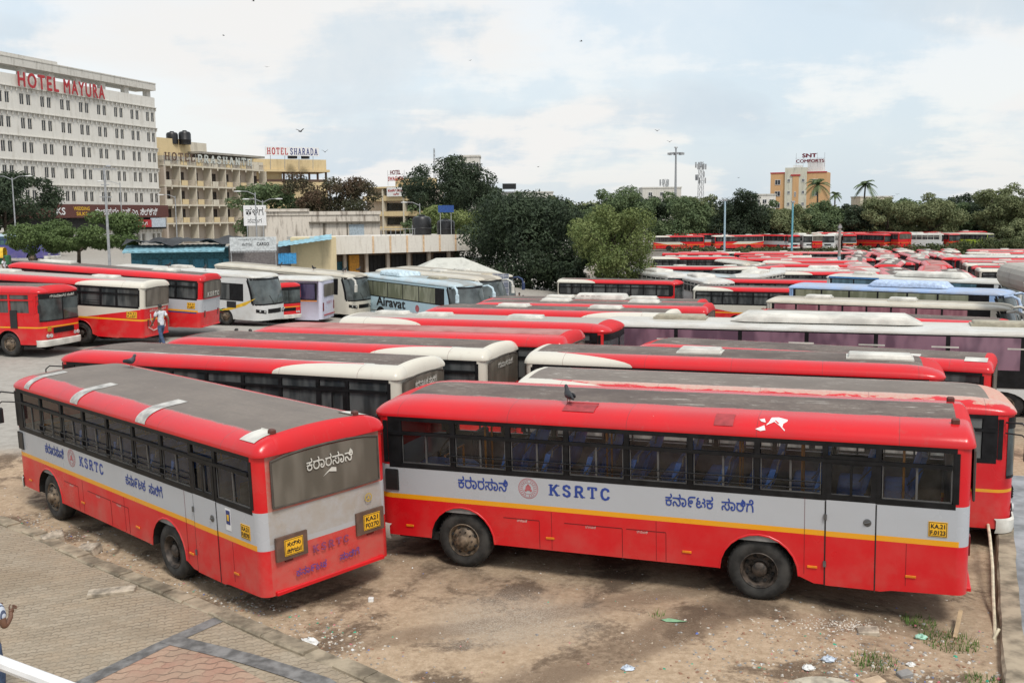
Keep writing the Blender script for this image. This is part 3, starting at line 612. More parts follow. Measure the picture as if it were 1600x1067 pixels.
for k in range(30): mb.box(8.3 + k * .127, 8.37 + k * .127, -.95, -.9, 2.86, 2.99)
mb.box(8.35, 8.42, -.85, -.78, 0, 2.86); mb.box(11.98, 12.05, -.85, -.78, 0, 2.86); mb.build('board_trim', m_grey, sr)
mb = MB(); mb.grid([[(x, -.75 + .03 * math.sin(x * 20), 1.85), (x, -.55 + .03 * math.sin(x * 20), 2.75)] for x in [12.2 + k * .05 for k in range(31)]]); mb.build('blind', m_blue, sr)
mb = MB()
for k in range(7): mb.box(k * 1.25, k * 1.25 + .9, 1.44, 1.497, .2, 2.3)
mb.build('door', plain('teal_door', (.03, .17, .25), .6), sr)
# pitched white kiosk roof
kr = empty('kiosk', (-4.6, 78.0, -.2), .25, 'small kiosk with a pale hipped tin roof in front of the station building', 'kiosk')
mb = MB(); mb.box(-2.6, 2.6, -1.6, 1.6, 0, 2.35); mb.build('wall', m_cream, kr)
mb = MB(); mb.add([(-3.5, -2.2, 2.2), (3.5, -2.2, 2.2), (3.5, 2.2, 2.2), (-3.5, 2.2, 2.2), (-1.2, 0, 3.35), (.9, 0, 3.35)], [(0, 1, 5, 4), (1, 2, 5), (2, 3, 4, 5), (3, 0, 4), (3, 2, 1, 0)]); mb.build('roof', wall_mat('pale_tin_roof', (.52, .52, .47), .3), kr)
# ------------------------------------------------------------------ vehicles
RED = (.60, .007, .012); REDF = (.50, .03, .04); SILVER = (.42, .435, .46); CREAM = (.60, .57, .49); WHITE = (.60, .61, .60); YEL = (.75, .33, .01)
def dusty(a, c, z, amt, rear=None, x=None):
    n = a.noise(1.7, 6, .65, v=a.vec(*[q * 1.0 for q in a.co], ), four=True, w=a.orand() * 40); f = a.noise(7, 5, .7)
    d = (z.ramp(.4, 1.5, 1, .25) * n.ramp(.38, .72) * amt)
    if rear is not None: d = d.mx((x > rear) * (a.co[1].ab() < 1.10) * (n * .6 + f * .5).ramp(.2, .75) * (z > 1.275).ramp(0, 1, .36, .8))
    c = a.mix(d, c, (.33, .275, .215))
    st = a.noise(3.0, 5, .7, v=a.vec(a.co[0] * 4, a.co[1] * 4, a.co[2] * .7)); return a.mix(st.ramp(.6, .82) * .25 * amt, c, (.12, .09, .07))
def body_mat(kind, dust=.3, reard=False):
    k = ('body', kind, dust, reard)
    if k in MATS: return MATS[k]
    a = M('bus_paint_' + kind, .3, spec=.5); x, y, z = a.coord(); a.co = (x, y, z); r = 4.86 - x
    if kind == 'silver':
        c = a.mix(z > 1.19, RED, YEL); c = a.mix(z > 1.275, c, SILVER)
        c = a.mix((z > 1.19) * (x > 4.72) , c, SILVER); c = a.mix(z > 1.80, c, RED)
    elif kind == 'swoosh':          # cream above, red wedge at the tail, red nose
        whitez = (z > 1.275) * (z > (r * -.17 + 1.74)) * (r < ((1.8 - z) * 2.4 + 5.0)); whitez = whitez.mx((z > 1.795) * (r < 7.2))
        whitez = whitez * ((x > 4.74) * (z < 1.75) * -1 + 1)
        c = a.mix(whitez, a.mix((z > 1.2) * (z < 1.275), RED, YEL), CREAM)
    elif kind == 'red': c = a.mix((z > 1.2) * (z < 1.26), RED, YEL)
    elif kind == 'redwhite': c = a.mix((z > 1.05) * (z < 1.8), RED, WHITE)
    else: c = a.mix(0., {'white': WHITE, 'sky': (.42, .58, .66), 'blue': (.30, .45, .72), 'lilac': (.56, .56, .68), 'cream': CREAM, 'green': (.42, .56, .05), 'deepblue': (.04, .22, .52), 'purple': (.08, .07, .25)}[kind], (1, 1, 1))
    c = dusty(a, c, z, dust, 4.70 if reard else None, x); a.color(c)
    n = a.noise(1.2, 3); a.setr(n.ramp(.3, .7, .24, .44)); a.bump(a.noise(.9, 3, .6) + (((x + 4.42) * (1 / 1.035) + 10.0).fract() < .012) * -.08, .22, .06); MATS[k] = a.m; return a.m
def roof_mat(kind, GW=.84):
    """'red': red cove, weathered grey top; 'tail': the same with a cream tail; 'fade': paint flaking to beige; 'white' ..."""
    k = ('roof', kind, GW)
    if k in MATS: return MATS[k]
    a = M('bus_roof_%s_%d' % (kind, GW * 100), .36, spec=.5); x, y, z = a.coord(); a.co = (x, y, z); r = 4.86 - x; yy = y.ab()
    pat = a.noise(.9, 6, .65); st = a.noise(2.6, 6, .72, v=a.vec(x * .75, y * 6.0, z * 2), four=True, w=a.orand() * 30); f = a.noise(14, 5, .7)
    h = (yy * -1 + 1.26) * 2.5
    edge = yy * -1 + GW + (pat - .5) * .22 + (f - .5) * .09
    grime = a.mix(pat.ramp(.3, .7), (.092, .068, .058), (.17, .135, .112)); grime = a.mix(f.ramp(.35, .75) * .5, grime, (.065, .052, .046)); sk2 = a.noise(3.0, 5, .6, v=a.vec(x * .35, y * 3.0, z)); grime = a.mix(sk2.ramp(.5, .75) * .5, grime, (.06, .05, .045))
    if kind in ('grey', 'faded', 'fade'): grime = a.mix(.4, grime, (.245, .22, .19))
    flake = (st.ramp(.585, .62) * pat.ramp(.40, .56)) * (.12 if kind == 'grey' else 1.); grime = a.mix(flake * .75, grime, (.5, .47, .42))
    red = a.mix(a.noise(.8, 3).ramp(.3, .7), RED, (.50, .015, .02))
    if kind in ('faded',): red = a.mix(.45, red, (.55, .30, .28)); grime = a.mix(.75, grime, (.46, .33, .31))
    cove = red
    if kind in ('tail', 'tailw'):
        rb = ((h * -1 + 1).mx(0.0)).pw(.5) * 2.2 + 1.05
        cove = a.mix(r < rb, red, CREAM)
        if kind == 'tailw': grime = a.mix(.75, grime, (.44, .41, .37))
    if kind in ('wedge', 'fade'):
        rb = ((h * -1 + 1).mx(0.0)) * 2.0 + .75
        if kind == 'fade':
            pl = (a.noise(1.5, 7, .7, v=a.vec(x, y * 2.2, z * 2.2)) + (h - .50) * .42); red = a.mix(pl.ramp(.50, .56) * (r > 1.2), red, a.mix(f.ramp(.3, .7), (.52, .36, .28), (.55, .25, .2)))
        cove = a.mix(r < rb, red, CREAM)
    if kind == 'front_white':
        rb = (x + 4.98); cove = a.mix(rb < ((h * -1 + 1).mx(0.) * 3.2 + .8), red, CREAM); grime = a.mix(.7, grime, (.44, .41, .37))
    if kind == 'redtop': grime = a.mix(pat.ramp(.35, .65), a.mix(.5, grime, (.45, .12, .11)), (.42, .2, .18))
    top = edge.ramp(-.02, .06) if kind != 'redtop' else edge.ramp(-.05, .3)
    endm = (r < .2).mx((x + 4.97) < .45)
    if kind == 'white' or kind in ('sky', 'blue', 'cream'):
        base = {'white': (.56, .56, .53), 'sky': (.40, .52, .58), 'blue': (.30, .42, .64), 'cream': (.54, .50, .41)}[kind]
        c = a.mix(pat.ramp(.35, .65) * .45, base, (.38, .34, .28)); c = a.mix(st.ramp(.5, .7) * .4, c, (.2, .18, .155))
        if kind in ('cream', 'sky'): c = a.mix(edge.ramp(.25, .45) * .6, c, (.2, .18, .15))
    else:
        if kind == 'silverstrip': cove = a.mix((y < 0) * (((x + 4.42 - 1.1) * .335).fract() < .12) * (x < 2.2), cove, (.5, .49, .46))
        seam = ((x + 4.42) * (1 / 2.07) + 10.0).fract() < .005; cove = a.mix(seam * .6, cove, (.12, .03, .03)); cove = a.mix((a.noise(2.2, 6, .7, v=a.vec(x * 3, y * 3, z * .6)).ramp(.56, .8)) * .3, cove, (.25, .12, .10)); c = a.mix(top * (endm * -1 + 1).mx(.0), cove, grime); c = a.mix(a.noise(5, 4, .8).ramp(.71, .74) * .6, c, (.6, .55, .5))
    a.color(c); a.setr((edge.ramp(0, .1)).ramp(0, 1, .25, .8)); a.bump(f, .12, .01); MATS[k] = a.m; return a.m
def glass_clear():
    if 'clear' in MATS: return MATS['clear']
    m = bpy.data.materials.new('dusty_clear_glass'); m.use_nodes = True; n = m.node_tree; b = n.nodes['Principled BSDF']; out = n.nodes['Material Output']
    t = n.nodes.new('ShaderNodeBsdfTransparent'); t.inputs[0].default_value = (.98, .985, .98, 1); g = n.nodes.new('ShaderNodeBsdfGlossy'); g.inputs['Roughness'].default_value = .04; g.inputs[0].default_value = (.9, .9, .9, 1)
    d = n.nodes.new('ShaderNodeBsdfDiffuse'); d.inputs[0].default_value = (.35, .32, .28, 1)
    fr = n.nodes.new('ShaderNodeFresnel'); fr.inputs[0].default_value = 1.45
    m1 = n.nodes.new('ShaderNodeMixShader'); n.links.new(fr.outputs[0], m1.inputs[0]); n.links.new(t.outputs[0], m1.inputs[1]); n.links.new(g.outputs[0], m1.inputs[2])
    m2 = n.nodes.new('ShaderNodeMixShader'); no = n.nodes.new('ShaderNodeTexNoise'); no.inputs['Scale'].default_value = 2.5; no.inputs['Detail'].default_value = 5; tcn = n.nodes.new('ShaderNodeTexCoord'); n.links.new(tcn.outputs['Object'], no.inputs[0])
    mr = n.nodes.new('ShaderNodeMapRange'); n.links.new(no.outputs[0], mr.inputs[0]); mr.inputs[1].default_value = .35; mr.inputs[2].default_value = .8; mr.inputs[3].default_value = .0; mr.inputs[4].default_value = .08
    n.links.new(mr.outputs[0], m2.inputs[0]); n.links.new(m1.outputs[0], m2.inputs[1]); n.links.new(d.outputs[0], m2.inputs[2]); n.links.new(m2.outputs[0], out.inputs[0]); n.nodes.remove(b); MATS['clear'] = m; return m
def glass_dark(name='dark_bus_glass', c=(.03, .034, .036), c2=(.10, .105, .105), rough=.1):
    if name in MATS: return MATS[name]
    a = M(name, rough, spec=.5); x, y, z = a.coord(); n = a.noise(1.1, 2, .5, v=a.vec(x * 2.6, y * 2.6, z * .7), four=True, w=a.orand() * 60)
    a.color(a.mix(n.ramp(.42, .62), c, c2)); MATS[name] = a.m; return a.m
m_dustglass = glass_dark('dusty_rear_glass', (.095, .083, .065), (.15, .133, .108), .45); m_screen = plain('windscreen_glass', (.085, .10, .10), .07, var=.3, scale=.9)
m_black = plain('black_window_rubber', (.009, .009, .010), .5, var=.25, spec=.25); m_chassis = plain('black_chassis', (.012, .011, .010), .85)
m_tyre = plain('dusty_tyre_rubber', (.035, .033, .030), .8, var=.35, scale=4); m_rim = plain('rusty_brown_rim', (.17, .125, .085), .6, .1, var=.35, scale=7); m_rimd = plain('dark_greasy_rim', (.06, .045, .035), .6, var=.4, scale=9)
m_seat = plain('blue_seat_cover', (.03, .14, .46), .6); m_seatd = plain('dark_seat_back', (.025, .03, .045), .8); m_orp = plain('orange_handrail', (.55, .20, .01), .4); m_floor = plain('bus_floor', (.26, .25, .24), .8)
m_alu = plain('grey_aluminium', (.12, .12, .12), .4, .4, var=.1); m_amber = plain('amber_reflector', (.75, .22, .01), .3); m_plate = plain('yellow_number_plate', (.78, .42, .02), .5, var=.06); m_blueletter = plain('blue_lettering', (.022, .055, .27), .5, var=.05)
m_lampg = plain('lamp_lens', (.55, .56, .55), .12, .3); m_redl = plain('dark_red_lens', (.16, .012, .012), .25); m_offw = plain('off_white_plastic', (.60, .585, .53), .55, var=.12, scale=2); m_redpaint = plain('bus_red_paint', RED, .3, var=.06, scale=1.5); m_curt = glass_dark('curtained_glass', (.26, .115, .14), (.38, .19, .215), .12); m_curtp = glass_dark('purple_curtained_glass', (.13, .075, .105), (.25, .145, .19), .12); m_curty = glass_dark('olive_curtained_glass', (.16, .17, .11), (.26, .27, .19), .12); m_curtb = glass_dark('blue_tinted_glass', (.05, .10, .13), (.10, .18, .23), .1)
m_crest = plain('faded_red_crest', (.42, .11, .12), .6); m_silvertape = plain('silver_patch_tape', (.52, .50, .46), .45, .2, var=.2, scale=5)

W2 = 1.25; XF, XR = -4.97, 4.86; ZS0, ZSILL, ZG = .50, 1.787, 2.71
XFW, XRW = -3.26, 1.84; S0 = -4.42
PILL = [-.27, 0, 1.035, 2.07, 3.105, 4.14, 5.18, 6.225, 7.24, 8.005, 9.08]
def arch_pts(xc, r, z, n=12): return [(xc + r * math.cos(math.pi * k / n) * -1, z + r * math.sin(math.pi * k / n)) for k in range(n + 1)]
def side_polygon(x0, x1, ztop, z0, arches, door=False):
    b = [(x0, z0)]
    for xc, r in arches:
        b += arch_pts(xc, r, z0)
    if door: b += [(2.46, z0), (2.68, z0 - .09), (3.66, z0 - .11), (3.80, z0 - .08)]; b += [(x1, z0 - .05)]
    else: b += [(x1, z0)]
    return b + [(x1, ztop), (x0, ztop)]
def corner_path(x_end, sgn, r, n=6):
    """plan outline round one end from the -Y flank to the +Y flank; sgn -1 = front, +1 = rear"""
    pts = []
    for k in range(n + 1): t = math.pi / 2 * k / n; pts.append((x_end - sgn * r + sgn * r * math.sin(t), -W2 + r - r * math.cos(t)))
    for k in range(1, 6): pts.append((x_end + sgn * .05 * (1 - ((k - 3) / 3.) ** 2), -W2 + r + (2 * W2 - 2 * r) * k / 6))
    for k in range(n + 1): t = math.pi / 2 * (1 - k / n); pts.append((x_end - sgn * r + sgn * r * math.sin(t), W2 - r + r * math.cos(t)))
    return pts
def roof_mesh(name, mat, xf, xr, zg, h, rx, rf, rr, camber=.05, plan=.3, hatch=True, fine=1):
    st = []
    for k in range(9): st.append(xf + rf * (1 - math.cos(math.pi / 2 * k / 8)))
    nm = 14 * fine
    for k in range(1, nm): st.append(xf + rf + (xr - rr - xf - rf) * k / nm)
    for k in range(9): st.append(xr - rr + rr * math.sin(math.pi / 2 * k / 8))
    rows = []
    for x in st:
        ef = 1.0
        if x < xf + rf: ef = math.sqrt(max(0, 1 - ((xf + rf - x) / rf) ** 2)) ** .9
        if x > xr - rr: ef = math.sqrt(max(0, 1 - ((x - xr + rr) / rr) ** 2))
        w_ = W2
        if x < xf + plan: w_ = W2 - plan * (1 - math.sqrt(max(0, 1 - ((xf + plan - x) / plan) ** 2)))
        if x > xr - .18: w_ = W2 - .18 * (1 - math.sqrt(max(0, 1 - ((x - xr + .18) / .18) ** 2)))
        row = []
        N_ = 9
        for k in range(N_): t = math.pi / 2 * k / (N_ - 1); row.append((x, -w_ - .012 + rx * (1 - math.cos(t)) , zg + h * math.sin(t) * ef))
        yi = w_ - rx
        for k in range(1, 8): y = -yi + 2 * yi * k / 8; row.append((x, y, zg + (h + camber * (1 - (y / yi) ** 2)) * ef))
        for k in range(N_): t = math.pi / 2 * (1 - k / (N_ - 1)); row.append((x, w_ + .012 - rx * (1 - math.cos(t)), zg + h * math.sin(t) * ef))
        rows.append(row)
    mb = MB(); mb.grid(rows); mb.grid([[(x, s * (abs(r[0][1])) , zg - .028), (x, s * abs(r[0][1]), zg)] for x, r in zip(st, rows) for s in (-1,)]) ; mb.grid([[(x, abs(r[0][1]), zg - .028), (x, abs(r[0][1]), zg)] for x, r in zip(st, rows)])
    mb.add([rows[0][0]] + [(st[0] - .0, y, zg - .028) for y in (rows[0][0][1], rows[0][-1][1])] + [rows[0][-1]], [(0, 1, 2, 3)])
    mb.add([rows[-1][0]] + [(st[-1], y, zg - .028) for y in (rows[-1][0][1], rows[-1][-1][1])] + [rows[-1][-1]], [(0, 3, 2, 1)])
    return mb.mesh(name, mat, True, 50)
def wheel(parent, x, side, dual=False, mat=None):
    """tyre with its rim and hub; side -1 = near (-Y), +1 = far"""
    o = 1 if side > 0 else -1
    key = ('wheel', dual, o)
    if key not in MATS:
        t = MB(); t.lathe([(.285, 0), (.30, .012), (.40, .02), (.455, .008), (.485, -.02), (.50, -.05), (.50, -.22), (.485, -.26), (.40, -.28), (.29, -.27)], 40, 'y')
        for k in range(40):
            a = 2 * math.pi * k / 40; c, s = math.cos(a), math.sin(a)
            for y0 in (-.245, -.10): t.add([(c * r_ - s * q, y0 + dy, s * r_ + c * q) for r_ in (.498, .507) for dy in (0, .07) for q in (-.012, .012)], [(4, 5, 7, 6), (0, 4, 6, 2), (1, 3, 7, 5), (0, 1, 5, 4), (2, 6, 7, 3)])
        if dual: t.lathe([(.29, -.32), (.42, -.31), (.49, -.34), (.50, -.38), (.50, -.52), (.42, -.56)], 32, 'y')
        r = MB()
        if dual: r.lathe([(.297, .012), (.285, .02), (.27, .0), (.255, -.10), (.235, -.135), (.15, -.15), (.12, -.13), (.115, -.03), (.08, .0), (0, .005)], 32, 'y')
        else: r.lathe([(.297, .012), (.285, .022), (.27, -.005), (.24, -.03), (.2, .025), (.14, .055), (.12, .06), (.11, .10), (.08, .12), (0, .12)], 32, 'y')
        h = MB()
        for k in range(10):
            a = 2 * math.pi * k / 10; yb = -.14 if dual else .03; h.lathe([(0, yb + .035), (.016, yb + .035), (.018, yb - .01)], 6, 'y', (.165 * math.cos(a), 0, .165 * math.sin(a)))
        hl = MB()
        for k in range(8):
            a = 2 * math.pi * (k + .5) / 8; yb = -.118 if dual else -.002; rr_ = .215 if dual else .232; hl.lathe([(0, yb + .012), (.026, yb + .012), (.028, yb - .03)], 8, 'y', (rr_ * math.cos(a), 0, rr_ * math.sin(a)))
        for q in (t, r, h, hl): q.v = [(p[0], p[1] * o, p[2]) for p in q.v]
        MATS[key] = (t.mesh('wheel', m_tyre, True, 40), r.mesh('rim', m_rimd if dual else m_rim, True, 40), h.mesh('wheel_nuts', m_rimd, True), hl.mesh('rim_hole', m_dark))
    t, r, h, hl = MATS[key]
    w_ = link('wheel', t, parent); w_.location = (x, side * (W2 - .07), .5)
    link('rim', r, w_); link('wheel_nuts', h, w_); link('rim_hole', hl, w_); return w_
MESHC = {}
def shared(key, fn):
    if key not in MESHC: MESHC[key] = fn()
    return MESHC[key]
def k_bus(label, body, roof, lvl=1, glass=None, name='bus', group=None, rear_glass=None, band=None, z0=ZS0, inter=False):
    """service bus: flat skirts with wheel arches, window band of bays, coved roof, door near the tail on the left flank"""
    root = empty(name, (0, 0, 0), 0, label, 'bus', group); g = glass or glass_dark(); xa, xb = XF + .36, XR - .18; band = band or m_black
    def mk_body():
        mb = MB(); zt = ZSILL
        for s in (-1, 1):
            pl = side_polygon(xa, xb, zt, z0, [(XFW, .60), (XRW, .60)], s < 0); mb.add([(x, s * W2, z) for x, z in pl], [tuple(range(len(pl))) if s < 0 else tuple(reversed(range(len(pl))))])
            mb.add([(xb, s * W2, zt), (4.66, s * W2, zt), (4.66, s * W2, ZG - .02), (xb, s * W2, ZG - .02)], [(0, 1, 2, 3)])
            for xc in (XFW, XRW):                        # arch lips
                ap = arch_pts(xc, .60, z0); mb.grid([[(x, s * W2, z), (x, s * (W2 + .008), z), (xc + (x - xc) * 1.03, s * (W2 + .008), z0 + (z - z0) * 1.03), (xc + (x - xc) * 1.045, s * W2, z0 + (z - z0) * 1.045)] for x, z in ap])
        for e, sg_, r_ in ((XF, -1, .36), (XR, 1, .18)):
            p = corner_path(e, sg_, r_); zb = z0 if sg_ < 0 else z0 - .05
            mb.grid([[(x, y, z) for x, y in p] for z in (zb, zt, ZG - .02)])
        return mb.mesh('body', body, True, 30)
    link('body', shared(('kb', body.name, z0), mk_body), root)
    link('roof', shared(('kr', roof.name), lambda: roof_mesh('roof', roof, XF - .03, XR + .055, ZG, .245, .52, .95, .16, .035, .36)), root)
    def mk_ch():
        mb = MB(); mb.box(XF + .5, XR - .25, -.86, .86, .56, 1.02)
        for xc in (XFW, XRW):
            for s in (-1, 1):
                ap = arch_pts(xc, .615, z0); mb.grid([[(x, s * (W2 - .004), z), (x, s * .85, z)] for x, z in ap])
        for xc in (XFW, XRW): mb.tube([(xc, -1.1, .5), (xc, 1.1, .5)], .09, 8)
        mb.box(XF + .4, XF + 1.2, -1.1, 1.1, .42, .56); return mb.mesh('chassis', m_chassis)
    link('chassis', shared(('kch', z0), mk_ch), root)
    for s in (-1, 1):
        wheel(root, XFW, s); wheel(root, XRW, s, True)
    # window band
    zlo, zmid, zhi = ZSILL, 2.385, ZG - .02
    def mk_band():
        mb = MB(); e = .018
        for s in (-1, 1):
            a, b = sorted((s * (W2 + .004), s * (W2 - .05)))
            mb.box(xa - .02, 4.66, a, b, zlo - .03, zlo + .055); mb.box(xa - .02, 4.66, a, b, zhi - .085, zhi); bays = PILL if s < 0 else PILL
            a2, b2 = sorted((s * (W2 + .022), s * (W2 - .05))); mb.box(xa, 4.60, a2, b2, zmid - .026, zmid + .026)
            for p in bays:
                x = p + S0; mb.box(x - .042, x + .042, a + s * .001, b + s * .001, zlo + .056, zhi - .086)
            mb.box(xa - .03, xa + .16, a, b, zlo + .056, zhi - .086)
        return mb.mesh('window_frame', band)
    wb = link('window_frame', shared(('kwb', band.name), mk_band), root)
    if lvl >= 1:
        for s in (-1, 1):
            for i in range(len(PILL) - 1):
                def mk_win(i=i, s=s):
                    mb = MB(); x0, x1 = PILL[i] + S0 + .056, PILL[i + 1] + S0 - .056; y = s * (W2 - .022); yi = s * (W2 - .03)
                    mb.add([(x0, y, zmid + .033), (x1, y, zmid + .033), (x1, y, zhi - .086), (x0, y, zhi - .086)], [(0, 1, 2, 3)])
                    mb.add([(x0, y, zlo + .056), ((x0 + x1) / 2, y, zlo + .056), ((x0 + x1) / 2, y, zmid - .033), (x0, y, zmid - .033)], [(0, 1, 2, 3)])
                    mb.add([((x0 + x1) / 2, yi, zlo + .056), (x1, yi, zlo + .056), (x1, yi, zmid - .033), ((x0 + x1) / 2, yi, zmid - .033)], [(0, 1, 2, 3)]); return mb.mesh('window', g)
                wo = link('window', shared(('kwin', i, s, g.name), mk_win), root)
                if lvl >= 2:
                    def mk_fr(i=i, s=s):
                        mb = MB(); x0, x1 = PILL[i] + S0 + .056, PILL[i + 1] + S0 - .056; a, b = sorted((s * (W2 - .01), s * (W2 - .038))); xm = (x0 + x1) / 2
                        mb.box(xm - .016, xm + .016, a, b, zlo + .07, zmid - .034); mb.box(x0, x1, a, b, zlo + .056, zlo + .075); mb.box(x0, x0 + .015, a, b, zlo + .076, zmid - .034); mb.box(x1 - .015, x1, a, b, zlo + .076, zmid - .034); return mb.mesh('sash', m_alu)
                    link('sash', shared(('kfr', i, s), mk_fr), wo)
    else:
        for s in (-1, 1):
            def mk_wr(s=s):
                mb = MB(); y = s * (W2 - .022)
                for i in range(len(PILL) - 1):
                    x0, x1 = PILL[i] + S0 + .056, PILL[i + 1] + S0 - .056
                    for za, zb in ((zmid + .033, zhi - .086), (zlo + .056, zmid - .033)): mb.add([(x0, y, za), (x1, y, za), (x1, y, zb), (x0, y, zb)], [(0, 1, 2, 3)])
                return mb.mesh('window_row', g)
            link('window_row', shared(('kwr', s, g.name), mk_wr), root)
    if not inter:                                       # close the inside off behind dark glazing
        link('inner_lining', shared('klin', lambda: MB().box(xa + .1, 4.7, -W2 + .12, W2 - .12, 1.03, 2.68).mesh('inner_lining', m_dark)), root)
    if lvl >= 1:
        def mk_bar():
            mb = MB()
            for zb in (1.93, 2.04): mb.tube([(PILL[1] + S0 + .9, -W2 - .035, zb), (PILL[8] + S0 - .05, -W2 - .035, zb)], .011, 6)
            for p in PILL[2:8]: mb.box(p + S0 - .012, p + S0 + .012, -W2 - .04, -W2 + .0, 1.91, 2.06)
            return mb.mesh('guard_rail', m_black)
        link('guard_rail', shared('kbar', mk_bar), root)
    # tail
    def mk_rw():
        rows = []
        for k in range(9):
            y = -1.02 + 2.04 * k / 8; x = XR + .058 + .05 * (1 - (y / 1.1) ** 2) * 1.0 - .02; rows.append([(x, y, 1.87), (x, y, 2.60 + .06 * (1 - (y / 1.02) ** 2))])
        mb = MB(); mb.grid(rows); return mb.mesh('rear_window', rear_glass or m_dustglass)
    rw = link('rear_window', shared(('krw', (rear_glass or m_dustglass).name), mk_rw), root)
    def mk_rwf():
        path = [(XR + .045 + .03 * (1 - (y / 1.1) ** 2), y, z) for y, z in [(-1.03, 1.86), (-.5, 1.86), (0, 1.86), (.5, 1.86), (1.03, 1.86), (1.03, 2.2), (1.03, 2.60), (.8, 2.645), (.4, 2.68), (0, 2.69), (-.4, 2.68), (-.8, 2.645), (-1.03, 2.60), (-1.03, 2.2), (-1.03, 1.86)]]
        mb = MB(); mb.tube(path, .02, 5); return mb.mesh('rear_window_frame', plain('dusty_window_rubber', (.07, .058, .047), .8))
    link('rear_window_frame', shared('krwf', mk_rwf), rw)
    for s in (-1, 1):
        link('tail_light', shared(('ktl', s), lambda s=s: MB().box(XR + .0, XR + .04, s * .80 - .07, s * .80 + .07, .95, 1.25).mesh('tail_light', m_redl)), root)
    link('rear_bumper', shared('krb', lambda: MB().cbox(XR - .1, XR + .062, -1.06, 1.06, .46, .52, .012).mesh('rear_bumper', m_redpaint)), root)
    # nose
    def mk_ws():
        p = corner_path(XF, -1, .36, 8); rows = []
        for (x, y) in p[3:-3]: rows.append([(x - .012, y * 1.004, 1.52), (x - .012, y * 1.004, 2.42)])
        mb = MB(); mb.grid(rows); return mb.mesh('windscreen', m_screen, True, 60)
    ws = link('windscreen', shared('kws', mk_ws), root)
    link('windscreen_band', shared('kwsb', lambda: (lambda mb: (mb.grid([[(x - .014, y * 1.005, 2.421), (x - .014, y * 1.005, 2.64)] for x, y in corner_path(XF, -1, .36, 8)[3:-3]]), mb.grid([[(x - .015, y * 1.006, 1.47), (x - .015, y * 1.006, 1.519)] for x, y in corner_path(XF, -1, .36, 8)[3:-3]]), mb.box(XF - .085, XF - .066, -.02, .02, 1.52, 2.42), mb.mesh('windscreen_band', m_black))[-1])(MB())), ws)
    link('grille', shared('kgr', lambda: (lambda mb: (mb.box(XF - .075, XF - .055, -.62, .62, .95, 1.18), [mb.box(XF - .09, XF - .0755, -.6, .6, .97 + k * .05, .99 + k * .05) for k in range(4)], mb.mesh('grille', m_black))[-1])(MB())), root)
    link('front_bumper', shared('kfb', lambda: (lambda mb: (mb.grid([[(x - .05, y * 1.012, .42), (x - .07, y * 1.016, .50), (x - .07, y * 1.016, .66), (x - .03, y * 1.008, .70)] for x, y in corner_path(XF, -1, .36, 8)]), mb.mesh('front_bumper', m_offw, True))[-1])(MB())), root)
    for s in (-1, 1):
        link('headlight', shared(('khl', s), lambda s=s: (lambda mb: (mb.lathe([(0, -.09), (.075, -.085), (.09, -.05)], 14, 'y', (0, 0, 0)), mb.lathe([(0, -.09), (.075, -.085), (.09, -.05)], 14, 'y', (s * -.2, 0, 0)), setattr(mb, 'v', [(XF + .02 + p[1] + (.02), s * .93 + p[0], .86 + p[2]) for p in mb.v]), mb.mesh('headlight', m_lampg, True))[-1])(MB())), root)
    return root
def door(root, body, glassm, z0=ZS0):
    """passenger door in the tail part of the left flank"""
    x0, x1 = PILL[8] + S0 + .03, PILL[9] + S0 - .03; y = -W2
    mb = MB(); mb.box(x0, x1, y - .012, y - .002, z0 - .10, ZSILL - .02); d = mb.build('door', body, root)
    fb = MB(); fb.box(x0, x1, y - .013, y - .003, ZSILL - .019, ZSILL + .07); fb.box(x0, x1, y - .013, y - .003, 2.33, 2.42); fb.box(x0, x0 + .07, y - .013, y - .003, ZSILL + .071, 2.329); fb.box(x1 - .07, x1, y - .013, y - .003, ZSILL + .071, 2.329); fb.box((x0 + x1) / 2 - .02, (x0 + x1) / 2 + .02, y - .011, y - .003, ZSILL + .071, 2.329); fb.box(x0 - .03, x1 + .03, y - .02, y - .003, 2.421, 2.47)
    fb.build('door_window_frame', m_black, d)
    gp = MB(); gp.box(x0 - .022, x0 - .004, y - .006, y - .002, z0 - .1, ZSILL - .04); gp.box(x1 + .004, x1 + .022, y - .006, y - .002, z0 - .1, ZSILL - .04); gp.build('door_seam', m_dark, d)
    hb = MB(); hb.lathe([(.055, 0), (.06, -.006), (.045, -.012), (.0, -.004)], 14, 'y', (x1 - .11, y - .013, 1.46)); hb.tube([(x1 - .15, y - .03, 1.45), (x1 - .07, y - .03, 1.47)], .012, 6); hb.build('door_handle', m_alu, d, True)
    hg = MB()
    for z in (.7, 1.45): hg.box(x0 - .035, x0 + .01, y - .03, y - .002, z, z + .09)
    hg.build('hinge', m_alu, d); return d
